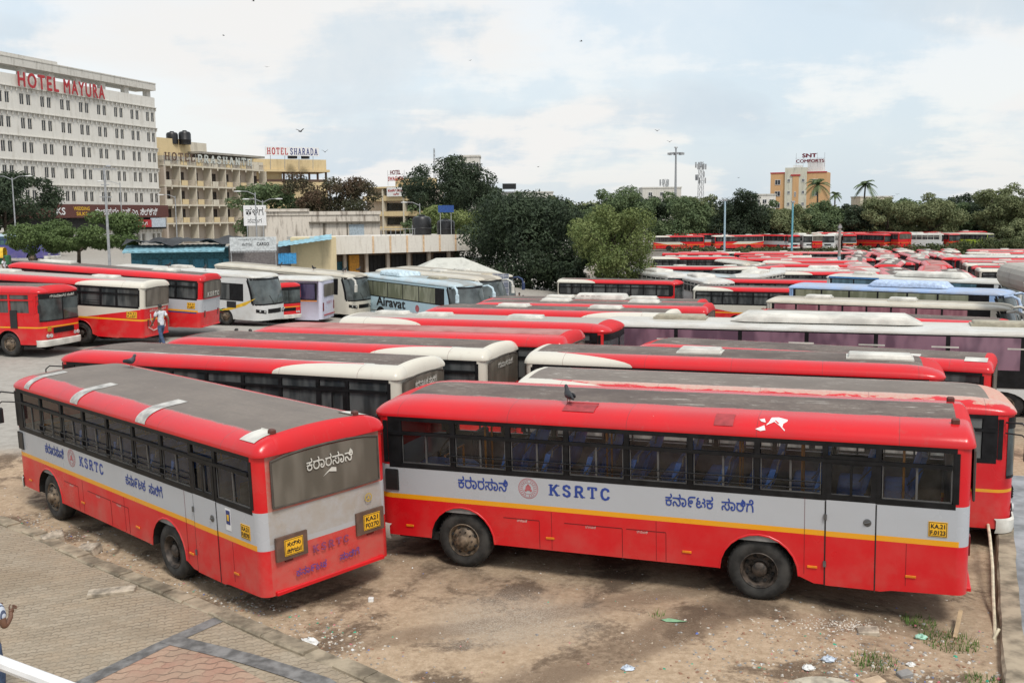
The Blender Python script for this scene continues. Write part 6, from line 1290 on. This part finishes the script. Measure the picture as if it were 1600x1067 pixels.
bag(4.0, 13.1, .09, lt[1], 'crumpled white bag left of its pair in the bottom litter'); bag(4.35, 13.35, .10, plain('pale_blue_bag', (.5, .56, .64), .5), 'pale bluish bag in the bottom litter'); bag(-5.55, 16.1, .12, lt[1], 'white crumpled bag on the kerb near the broken slab'); bag(-3.05, 14.25, .14, lt[1], 'white bag strip beside the pavement at bottom centre'); bag(1.55, 13.2, .09, plain('pale_blue_bag', (.5, .56, .64), .5), 'small bluish wrapper alone on the dirt'); bag(5.45, 13.25, .07, lt[1], 'tiny white wrapper near the grass tuft'); bag(5.95, 14.15, .09, plain('pale_green_bag', (.35, .6, .48), .5), 'pale green bag beside the grass tuft')
mb = MB(); mb.cbox(-.045, .045, -.04, .04, 0, .07, .01); o = mb.build('paper_cup', lt[1]); o.location = (-2.35, 15.9, G_(-2.35, 15.9)); tag(o, 'small white cup alone on the brown dirt', 'cup')
mb = MB(); mb.add([(0, 0, .012), (.16, .05, .02), (.33, -.02, .012), (.42, -.09, .02), (.25, -.13, .03), (.1, -.09, .02), (.03, -.03, .03)], [(0, 1, 6), (1, 5, 6), (1, 2, 4, 5), (2, 3, 4)]); o = mb.build('plastic_scrap', plain('green_scrap', (.22, .42, .25), .6)); o.location = (2.2, 14.75, G_(2.2, 14.75)); tag(o, 'torn green plastic scrap on a dark damp patch', 'scrap')
# leaning pale pipe and stick by the right kerb
mb = MB(); mb.tube([(9.05, 18.7, .42), (8.72, 17.9, .36), (8.2, 16.7, .27), (7.65, 15.5, .18), (7.25, 14.6, .11), (6.95, 13.95, .06)], .028, 8); mb.tube([(7.02, 14.15, .08), (7.12, 14.2, .22)], .024, 8); tag(mb.build('pipe', plain('cream_plastic_pipe', (.62, .55, .40), .5), None, True), 'long cream plastic pipe lying along the foot of the right kerb', 'pipe')
mb = MB(); mb.box(-.35, .35, -.03, .03, 0, .03); o = mb.build('wooden_stick', plain('raw_wood', (.42, .30, .18), .8)); o.location = (6.6, 14.4, G_(6.6, 14.4) + .1); o.rotation_euler = (.1, -.25, 1.05); tag(o, 'short wooden stick leaning near the grass by the right kerb', 'stick')
# ------------------------------------------------------------------ poles, masts, posts
def lamp(label, x, y, zb, zt, arms, mat=None, reach=1.6, r=.07, name='street_lamp'):
    root = empty(name, (x, y, zb), 0, label, 'street lamp', 'lamp posts round the yard'); h = zt - zb; mt = mat or m_grey; mb = MB(); mb.tube([(0, 0, 0), (0, 0, h * .5), (0, 0, h)], [r * 1.3, r * 1.1, r * .8], 8); mb.build('pole', mt, root, True)
    for a in arms:
        d = Vector((math.cos(a), math.sin(a), 0)); mb = MB(); mb.tube([(0, 0, h - .25), tuple(d * reach * .5 + Vector((0, 0, h + .12))), tuple(d * reach + Vector((0, 0, h + .15)))], r * .5, 6); o = mb.build('arm', mt, root, True)
        hb = MB(); c = d * (reach + .2) + Vector((0, 0, h + .13)); hb.blob(tuple(c), (.32 * abs(d.x) + .12, .32 * abs(d.y) + .12, .07), 10, 5); hb.build('lamp_head', m_whitep, o, True)
    return root
lamp('grey double armed lamp post at the far left before the dark tree', -53.6, 110, 2.2, 10.9, (0, math.pi)); lamp('grey lamp post left of the tilted hoarding, arm to the left', px(405, 105), 105, 1.2, fz(405, 301, 105), (math.pi,)); lamp('grey double armed lamp post beside the tilted hoarding', px(416, 112), 112, 1.2, fz(416, 313, 112), (0, math.pi))
lamp('grey lamp post before the white hotel shop sign', px(197, 125), 125, 2, fz(197, 285, 125), (math.pi,), None, 2.2); lamp('grey lamp post in front of the small beige hotel', px(659, 120), 120, .5, fz(659, 318, 120), (math.pi,)); lamp('lamp post at the foot of the balconied hotel', px(281, 130), 130, 2, fz(281, 306, 130), (math.pi,))
# telegraph pole with crossbars
root = empty('utility_pole', (px(174, 76), 76, 1), 0, 'tall grey utility pole with cross bars before the tall white hotel', 'utility pole'); H_ = fz(174, 262, 76) - 1; mb = MB(); mb.tube([(0, 0, 0), (0, 0, H_)], [.12, .08], 8); mb.build('pole', m_grey, root, True)
mb = MB(); mb.box(-.85, .85, -.04, .04, H_ - .15, H_ - .07); mb.box(-.45, .45, -.04, .04, H_ - 2.2, H_ - 2.13); mb.box(-.3, .3, -.04, .04, H_ - 1.3, H_ - 1.24); mb.blob((.3, 0, H_ + .08), (.22, .16, .1), 10, 5); mb.build('cross_bar', m_grey, root)
# posts by the far rank
for p, yt, d, lab, mt in ((1132, 314, 178, 'pale blue lamp post before the dark far tree', plain('pale_blue_post', (.38, .52, .60), .5)), (1237, 317, 186, 'brighter turquoise lamp post below the orange and cream block', plain('turquoise_post', (.16, .42, .52), .5))):
    x = fx(p, d); zb = G_(x, d); zt = fz(p, yt, d); root = empty('street_lamp', (x, d, zb), 0, lab, 'street lamp', 'lamp posts round the yard'); mb = MB(); mb.tube([(0, 0, 0), (0, 0, zt - zb)], [.2, .15], 8); mb.build('pole', mt, root, True); mb = MB(); mb.cbox(-.35, .35, -.2, .2, zt - zb, zt - zb + .3, .06); mb.build('lamp_head', m_grey, root)
x, d = fx(1311, 118), 118; zb = G_(x, d); zt = fz(1311, 350, d); root = empty('concrete_post', (x, d, zb), 0, 'weathered concrete post standing among the parked buses', 'post'); mb = MB(); mb.tube([(0, 0, 0), (0, 0, zt - zb)], [.20, .14], 8); mb.build('pole', plain('weathered_post', (.30, .28, .25), .9), root, True); MB().box(-.3, .3, -.06, .06, zt - zb - .9, zt - zb - .75).box(-.18, .18, -.18, .18, zt - zb - .5, zt - zb - .2).build('bracket', m_grey, root); MB().lathe([(.215, 0), (.20, 3.2)], 10, 'z').build('painted_sleeve', plain('pale_blue_post', (.38, .52, .60), .5), root)
# high mast with a ring of floodlights
x, d = fx(1055, 255), 255; zt = fz(1055, 232, d); root = empty('floodlight_mast', (x, d, 0), 0, 'tall slender floodlight mast with a ring of lamps on the skyline', 'mast'); mb = MB(); mb.tube([(0, 0, 0), (0, 0, zt)], [.45, .2], 10); mb.build('pole', m_grey, root, True); mb = MB(); mb.tube([(1.4 * math.cos(k * math.pi / 8), 1.4 * math.sin(k * math.pi / 8), zt - 1.1) for k in range(17)], .07, 6); mb.tube([(-1.4, 0, zt - 1.1), (1.4, 0, zt - 1.1)], .06, 5); mb.tube([(0, -1.4, zt - 1.1), (0, 1.4, zt - 1.1)], .06, 5); mb.lathe([(0, 0), (.5, .1), (.4, .35), (0, .45)], 10, 'z', (0, 0, zt)); mb.build('lamp_ring', m_grey, root)
for k in range(8): a = k * math.pi / 4; MB().cbox(1.75 * math.cos(a) - .32, 1.75 * math.cos(a) + .32, 1.75 * math.sin(a) - .3, 1.75 * math.sin(a) + .3, zt - 1.6, zt - 1.05, .06).build('floodlight', m_grey, root)
# lattice telecom tower
def lattice(label, x, y, z0, z1, w0, w1, ants, name='lattice_tower', seed=1):
    root = empty(name, (x, y, 0), .3, label, 'tower'); mb = MB(); n = int((z1 - z0) / 1.6)
    def c(i, k): t = i / n; w_ = w0 + (w1 - w0) * t; return (w_ * (-1, 1, 1, -1)[k], w_ * (-1, -1, 1, 1)[k], z0 + (z1 - z0) * t)
    for i in range(n):
        for k in range(4): mb.tube([c(i, k), c(i + 1, k)], .075, 4, False); mb.tube([c(i, k), c(i + 1, (k + 1) % 4)], .05, 4, False); mb.tube([c(i, k), c(i, (k + 1) % 4)], .05, 4, False)
    mb.build('lattice_frame', m_grey, root); g = random.Random(seed)
    for k in range(ants):
        z = z1 - g.choice([1.0, 1.6, 4.0, 5.0, 6.0]) ; a = g.uniform(0, 6.28); r = g.uniform(1.2, 1.7); q = MB(); q.box(r * math.cos(a) - .2, r * math.cos(a) + .2, r * math.sin(a) - .12, r * math.sin(a) + .12, z - .9, z + .9); q.tube([(0, 0, z), (r * math.cos(a), r * math.sin(a), z)], .06, 4); q.build('antenna', m_grey, root)
    return root
lattice('steel lattice telecom tower standing above the trees right of the floodlight mast', fx(1094, 330), 330, 8, fz(1094, 253, 330), .8, .5, 14); lattice('short antenna cluster on the pale flat roof', 44.5, 293, 13.9, fz(1036, 280, 293), .5, .4, 9, 'antenna_mast', 2)
o = lattice('thin distant lattice mast behind the tall dark tree', fx(683, 400), 400, 8, fz(683, 232, 400), .4, .2, 0, 'lattice_tower', 3)
# panel board beside the white coaches
root = empty('notice_board', (px(783, 66), 67, -.4), -.15, 'grey gridded board standing right of the white coaches', 'board'); MB().box(-.55, .55, -.05, .05, .3, 2.9).build('board_panel', plain('slate_panel', (.20, .22, .28), .5), root); mb = MB()
for k in range(7): mb.box(-.55, .55, -.065, -.051, .35 + k * .4, .37 + k * .4)
for k in range(4): mb.box(-.55 + k * .36, -.535 + k * .36, -.066, -.0515, .3, 2.9)
mb.build('grid_line', m_whitep, root); MB().box(-1.3, -.56, -.06, .06, .3, 2.95).build('side_panel', m_cream, root); MB().box(-1.25, -1.17, -.05, .05, -.2, .3).box(.4, .48, -.05, .05, -.2, .3).build('leg', m_grey, root)
# concrete shelter edge entering at the right side
root = empty('shelter', (px(1600, 42) + 1.6, 42, -.4), -.25, 'grey concrete shelter roof entering at the right edge', 'shelter'); mb = MB(); mb.grid([[(-2.0 + .5 * (1 - math.cos(t)), y, 3.9 + .55 * math.sin(t)) for t in [k * math.pi / 8 for k in range(-4, 5)]] + [(4, y, 4.6)] for y in (-2.5, 2.5)]); mb.add([(-2, -2.5, 3.9), (-1.5, -2.5, 3.35), (4, -2.5, 3.3), (4, -2.5, 4.6), (-1.5, -2.5, 4.45)], [(0, 1, 2, 3, 4)]); mb.build('roof', wall_mat('shelter_concrete', (.40, .38, .34), .3), root); MB().box(-.3, .3, -.3, .3, 0, 3.32).build('column', mat_conc, root); MB().box(-1.2, -.31, -.2, -.1, .8, 2.6).build('poster', plain('green_yellow_poster', (.25, .3, .03), .6), root)
# white handrail of the footbridge the picture is taken from
mb = MB(); a, b = Vector((-1.528, 2.858, 5.0)), Vector((-1.305, 2.721, 5.0)); d = (b - a).normalized(); mb.tube([tuple(a - d * 2.2), tuple(a), tuple(b), tuple(b + d * .9)], .021, 10); root = tag(empty('handrail', (0, 0, 0)), 'white painted tubular handrail cutting the bottom left corner', 'railing'); mb.build('top_rail', m_whitep, root, True)
mb = MB(); mb.tube([tuple(a - d * 2.2 + Vector((0, 0, -.1))), tuple(b + d * .9 + Vector((0, 0, -.1)))], .014, 8); mb.build('lower_rail', m_whitep, root, True)
mb = MB(); mb.tube([tuple(a - d * 2.1), tuple(a - d * 2.1 + Vector((0, 0, -5.2)))], .03, 8); mb.build('post', m_whitep, root, True)
# ------------------------------------------------------------------ people
m_skin = plain('brown_skin', (.14, .07, .042), .55, var=.08); m_hair = plain('black_hair', (.010, .009, .008), .6)
def skin_mesh(name, verts, edges, radii, mat, sub=2, root=0):
    me = bpy.data.meshes.new(name); me.from_pydata(verts, edges, []); o = bpy.data.objects.new(name, me); COL.objects.link(o); m = o.modifiers.new('s', 'SKIN'); m.use_smooth_shade = True
    for i, r in enumerate(radii): me.skin_vertices[0].data[i].radius = r if isinstance(r, tuple) else (r, r)
    me.skin_vertices[0].data[root].use_root = True; s = o.modifiers.new('u', 'SUBSURF'); s.levels = sub; s.render_levels = sub
    out = bpy.data.meshes.new_from_object(o.evaluated_get(bpy.context.evaluated_depsgraph_get())); bpy.data.objects.remove(o); bpy.data.meshes.remove(me); out.materials.clear(); out.materials.append(mat); out.name = name; return out
def person(label, x, y, z, rz, shirt, trousers, arms='down', step=.0, height=1.68, fingers=False, sit=False, group=None):
    """+X is the way the person faces"""
    root = empty('person', (x, y, z), rz, label, 'person', group); k = height / 1.7
    hipz = .88
    LA = {}
    if arms == 'down': sh = [((.02, s * .20, 1.39), (-.03 + s * step * .25, s * .25, 1.12), (.06 + s * step * .4, s * .26, .88), (.09 + s * step * .5, s * .25, .80)) for s in (-1, 1)]
    elif arms == 'phone': sh = [((.02, s * .20, 1.39), (.02, s * .28, 1.12), (.20, s * .20, 1.18), (.25, s * .15, 1.23)) for s in (-1, 1)]
    ft = [(-step * .5 * s, s * .10) for s in (-1, 1)]
    v = [(0, 0, hipz), (.01, 0, 1.05), (.0, 0, 1.25), (.0, 0, 1.40), (.015, 0, 1.50), (.03, 0, 1.585), (.035, 0, 1.66)]; e = [(0, 1), (1, 2), (2, 3), (3, 4), (4, 5), (5, 6)]; r = [(.13, .10), (.125, .095), (.145, .105), (.13, .085), (.052, .052), (.078, .085), (.07, .078)]
    for i, s in enumerate((-1, 1)):
        n = len(v); a, b, c, d = sh[i]; v += [a, b, c, d]; e += [(3, n), (n, n + 1), (n + 1, n + 2), (n + 2, n + 3)]; r += [.062, .046, .032, .030]
        n = len(v); f = ft[i]; kx = f[0] * .45 + .04; v += [(0, s * .09, hipz - .06), (kx, s * .10, .48), (f[0] - .02, f[1], .09), (f[0] + .13, f[1] * 1.1, .035)]; e += [(0, n), (n, n + 1), (n + 1, n + 2), (n + 2, n + 3)]; r += [.085, .058, .042, (.035, .03)]
    sc3 = lambda q: [(p[0] * k, p[1] * k, p[2] * k) for p in q]; rs = lambda q: [tuple(t * k for t in (p if isinstance(p, tuple) else (p, p))) for p in q]
    link('body', skin_mesh('body', sc3(v), e, rs(r), m_skin), root)
    # face and hair
    hd = MB(); hd.blob((.03 * k, 0, 1.645 * k), (.098 * k, .084 * k, .10 * k), 16, 10); hd.v = [p for p in hd.v]; hd.v = [(p[0] - (.012 * k if p[2] < 1.62 * k else 0), p[1], max(p[2], (1.60 if p[0] < .03 * k else 1.665) * k)) for p in hd.v]; hd.build('hair', m_hair, root, True)
    fc = MB(); fc.blob((.118 * k, 0, 1.60 * k), (.018 * k, .014 * k, .022 * k), 8, 6); fc.blob((.03 * k, .082 * k, 1.60 * k), (.02 * k, .012 * k, .03 * k), 8, 6); fc.blob((.03 * k, -.082 * k, 1.60 * k), (.02 * k, .012 * k, .03 * k), 8, 6); fc.build('nose_and_ears', m_skin, root, True)
    ey = MB()
    for s in (-1, 1): ey.blob((.103 * k, s * .032 * k, 1.625 * k), (.008 * k, .013 * k, .008 * k), 8, 5)
    ey.box(.108 * k, .112 * k, -.022 * k, .022 * k, 1.558 * k, 1.564 * k); ey.build('eyes_and_mouth', m_hair, root, True)
    # clothes follow the body
    sv = [(0, 0, .84), (.005, 0, 1.02), (0, 0, 1.24), (0, 0, 1.39), (.012, 0, 1.46)]; se = [(0, 1), (1, 2), (2, 3), (3, 4)]; sr = [(.150, .120), (.145, .112), (.162, .118), (.142, .098), (.066, .062)]
    for i in range(2): a, b, c, d = sh[i]; n = len(sv); m = tuple((p * .35 + q * .65) for p, q in zip(a, b)); sv += [a, m]; se += [(3, n), (n, n + 1)]; sr += [.076, .066]
    link('shirt', skin_mesh('shirt', sc3(sv), se, rs(sr), shirt, 2, 1), root)
    tv = [(0, 0, .92), (0, 0, hipz - .03)]; te = [(0, 1)]; tr = [(.136, .106), (.142, .112)]
    for i, s in enumerate((-1, 1)): f = ft[i]; n = len(tv); tv += [(0, s * .09, hipz - .09), (f[0] * .45 + .04, s * .10, .48), (f[0] - .02, f[1], .10)]; te += [(1, n), (n, n + 1), (n + 1, n + 2)]; tr += [.098, .074, .062]
    link('trousers', skin_mesh('trousers', sc3(tv), te, rs(tr), trousers, 2, 1), root)
    if fingers:
        for i, s in enumerate((-1, 1)):
            c = Vector(sh[i][3]) * k; pv = [tuple(c - Vector((.03, 0, .01)) * k), tuple(c + Vector((.05, 0, .02)) * k)]; link('palm', skin_mesh('palm', pv, [(0, 1)], [(.022, .036), (.02, .042)], m_skin), root)
            for j in range(4):
                b = c + Vector((.055, (j - 1.5) * .021, .022)) * k; ln = (.062, .07, .066, .052)[j]; u = Vector((.8, -s * .25, .45)).normalized(); w_ = Vector((.35, -s * .75, .5)).normalized(); p1 = b + u * ln * .45 * k; p2 = p1 + w_ * ln * .4 * k; p3 = p2 + Vector((-.15, -s * .8, .2)).normalized() * ln * .3 * k
                link('finger', skin_mesh('finger', [tuple(b), tuple(p1), tuple(p2), tuple(p3)], [(0, 1), (1, 2), (2, 3)], [.0095, .009, .0085, .007], m_skin, 1), root)
            b = c + Vector((.01, -s * .035, .02)) * k; link('thumb', skin_mesh('thumb', [tuple(b), tuple(b + Vector((.03, -s * .03, .03)) * k), tuple(b + Vector((.055, -s * .035, .055)) * k)], [(0, 1), (1, 2)], [.012, .0105, .008], m_skin, 1), root)
    return root
def stripes(name, c1, c2, f, axis=1):
    a = M(name, .8, spec=.2); q = a.coord(); s = (q[axis] * f).fract() > .62; t = (q[2] * f * .5).fract() > 1.5; a.color(a.mix(s, c1, c2)); return a.m
m_jeans = plain('blue_jeans', (.05, .085, .16), .85, var=.25); m_wshirt = plain('white_shirt', (.62, .64, .68), .8, var=.12); m_dtr = plain('dark_trousers', (.03, .035, .05), .8); m_redshirt = plain('red_shirt', (.35, .03, .03), .8); m_yshirt = plain('cream_shirt', (.60, .54, .40), .8)
person('person in a striped shirt and jeans at the left edge with raised hands', -6.84, 12.55, G_(-6.83, 12.6) + .09, 1.2, stripes('striped_shirt', (.50, .55, .62), (.08, .10, .16), 26), m_jeans, 'phone', .1, fingers=True)
xx, yy = px(249, 40.5), 40.5; person('person in a white shirt and jeans walking behind the red bus tail', xx, yy, fz(249, 541, yy) - .0, 2.6, m_wshirt, m_jeans, 'down', .5)
xx, yy = px(366, 43), 43; person('person in a cream shirt whose head shows above the near roofs, left of a pair', xx, yy, fz(366, 513, yy) - 1.72, .6, m_yshirt, m_dtr); xx, yy = px(389, 44), 44; person('person whose dark head shows above the near roofs, right of a pair', xx, yy, fz(389, 514, yy) - 1.72, 2.2, m_redshirt, m_dtr)
xx, yy = px(812, 84), 84; person('person in a red cap and pale shirt under the dark tree', xx, yy, fz(812, 457, yy) - 1.72, -1.2, m_wshirt, m_dtr); xx, yy = px(818, 80), 80; person('person in a white shirt standing before the one in the red cap', xx, yy, fz(818, 461, yy) - 1.72, -1.5, m_wshirt, m_jeans)
xx, yy = px(9, 80), 80; person('person in white beside the yellow topped rickshaw at the left edge', xx, yy, fz(9, 402, yy) - 1.72, 0, m_wshirt, m_dtr)
# auto rickshaw at the left edge
root = empty('auto_rickshaw', (px(-6, 84), 84, fz(0, 416, 84) - .2), .2, 'auto rickshaw with a yellow hood at the far left edge', 'rickshaw'); mb = MB(); mb.grid([[(x, y, z) for y, z in ((-.62, .9), (-.62, 1.45), (-.5, 1.68), (0, 1.75), (.5, 1.68), (.62, 1.45), (.62, .9))] for x in (-1.0, -.2, .6, .9)]); mb.build('hood', m_yelp, root, True); MB().cbox(-1.1, .5, -.62, .62, .35, .95, .08).cbox(.5, 1.25, -.45, .45, .35, 1.1, .1).build('body', plain('green_body_paint', (.03, .12, .05), .5), root)
for a, b in ((-.75, -.55), (-.75, .55), (.95, 0)): o = MB().lathe([(.08, -.06), (.24, -.05), (.26, 0), (.24, .05), (.08, .06)], 18, 'y').build('wheel', m_tyre, root, True); o.location = (a, b, .26)
# ------------------------------------------------------------------ birds
m_bird = plain('dark_feathers', (.03, .032, .036), .7); m_pig = plain('grey_feathers', (.10, .105, .12), .7)
def perched(label, p, rz, s=1.0, mat=None, group='birds resting on bus roofs'):
    root = empty('bird', tuple(p), rz, label, 'bird', group); mb = MB()
    prof = [(-.17, .10, .012), (-.10, .115, .028), (-.03, .125, .05), (.04, .14, .058), (.085, .175, .046), (.105, .215, .03), (.118, .245, .030), (.135, .255, .026), (.15, .25, .012), (.175, .243, .003)]
    mb.tube([(x, 0, z) for x, z, r in prof], [r for _, _, r in prof], 10); mb.v = [(a * s, b * s * (.95), c * s) for a, b, c in mb.v]; mb.build('body', mat or m_pig, root, True, 180); lg = MB()
    for q in (-.02, .02): lg.tube([(.02 * s, q * s, .1 * s), (.03 * s, q * s, 0), (.06 * s, q * s, 0)], .006 * s, 5)
    lg.build('legs', plain('red_legs', (.3, .06, .05), .7), root); wg = MB()
    for q in (-1, 1): wg.blob((-.03 * s, q * .048 * s, .135 * s), (.11 * s, .014 * s, .038 * s), 8, 5)
    wg.build('wings', m_bird, root, True); return root
def on(root, x, y, z=2.99): return root.matrix_world @ Vector((x, y, z))
bpy.context.view_layer.update()
perched('dark pigeon perched upright on the roof edge of the side on front bus', on(busM, Xs(3.02) + .02, -.80, 2.955), 1.9, 1.15, m_bird); perched('grey pigeon standing on the far roof edge of the left front bus', on(busL, -3.3, .72, 2.96), -.4, 1.15)
g = random.Random(8)
for i, (nm, x, y) in enumerate((('LG5', -4.6, .9), ('LG5', -4.3, .3), ('LG5', -4.8, -.5), ('LG5', -2.4, 1.0), ('LG5', .3, 1.0), ('LG4', -1.5, .9), ('LG4', 1.2, .9))):
    perched('small dark bird on the %s, %s from its nose' % ({'LG5': 'cream coach roof with curled mirrors', 'LG4': 'white swoosh coach roof'}[nm], ORD[(0, 1, 2, 3, 4, 0, 1)[i]]), on(B[nm], x, y, 2.95), g.uniform(0, 6), 1.2, m_bird)
def flying(label, p, yy, d, s, rz, flap):
    root = empty('bird', (fx(p, d), d, fz(p, yy, d)), rz, label, 'bird', 'birds flying over the yard'); mb = MB(); mb.tube([(-.3, 0, 0), (-.12, 0, .01), (.05, 0, .02), (.2, 0, .03), (.3, 0, .02)], [.02, .05, .075, .05, .01], 8); mb.v = [(a * s, b * s, c * s) for a, b, c in mb.v]; mb.build('body', m_bird, root, True, 180)
    for q in (-1, 1):
        wv = [(.12, 0, .02), (.14, .28, .02 + flap * .2), (.02, .62, .02 + flap * .34), (-.12, .60, .015 + flap * .33), (-.08, .3, .015 + flap * .2), (-.1, 0, .01)]; wv2 = [(a, b, c - .02) for a, b, c in wv]; mb = MB(); mb.add([(a * s, b * s * q, c * s) for a, b, c in wv + wv2], [(0, 1, 4, 5), (1, 2, 3, 4), (6, 7, 10, 11), (7, 8, 9, 10), (0, 1, 7, 6), (1, 2, 8, 7), (2, 3, 9, 8), (3, 4, 10, 9), (4, 5, 11, 10)]); mb.build('wing', m_bird, root)
for lab, p, yy, s, rz, fl in (('flying bird at the top edge of the picture', 414, 2, .8, .3, .5), ('largest flying bird, left of the red and blue rooftop sign', 478, 206, 1.25, 1.0, .9), ('small flying bird right of the red and blue rooftop sign', 515, 238, .8, 1.4, 1.2), ('tiny flying bird high above the tall white hotel', 367, 56, .6, 0, .4), ('tiny flying bird between the hotel and the picture centre, highest but two', 431, 105, .6, 2, .4), ('flying bird with level wings high in the centre sky', 909, 65, .8, .1, .3),
        ('faint bird in the open central sky', 740, 95, .5, 1, .5), ('bird just left of the floodlight mast top', 1026, 205, .7, 2, .8), ('bird touching the floodlight mast top', 1045, 222, .7, 1, .8), ('faint bird above the middle tree line', 843, 261, .5, .5, .4), ('bird beside the lone palm, lower of two', 1392, 307, .55, .5, .6), ('bird beside the lone palm, upper of two', 1398, 304, .55, 1.5, .6), ('bird gliding left of the orange and cream block', 1152, 278, .5, .4, .3)):
    flying(lab, p, yy, 120, s * .8, rz, fl)

v_ = busL.matrix_world @ Vector((-.55, -.12, 1.08)); person('person in a white shirt standing inside the bus with silver roof patches', v_.x, v_.y, v_.z, 2.3, m_wshirt, m_dtr, height=1.5)
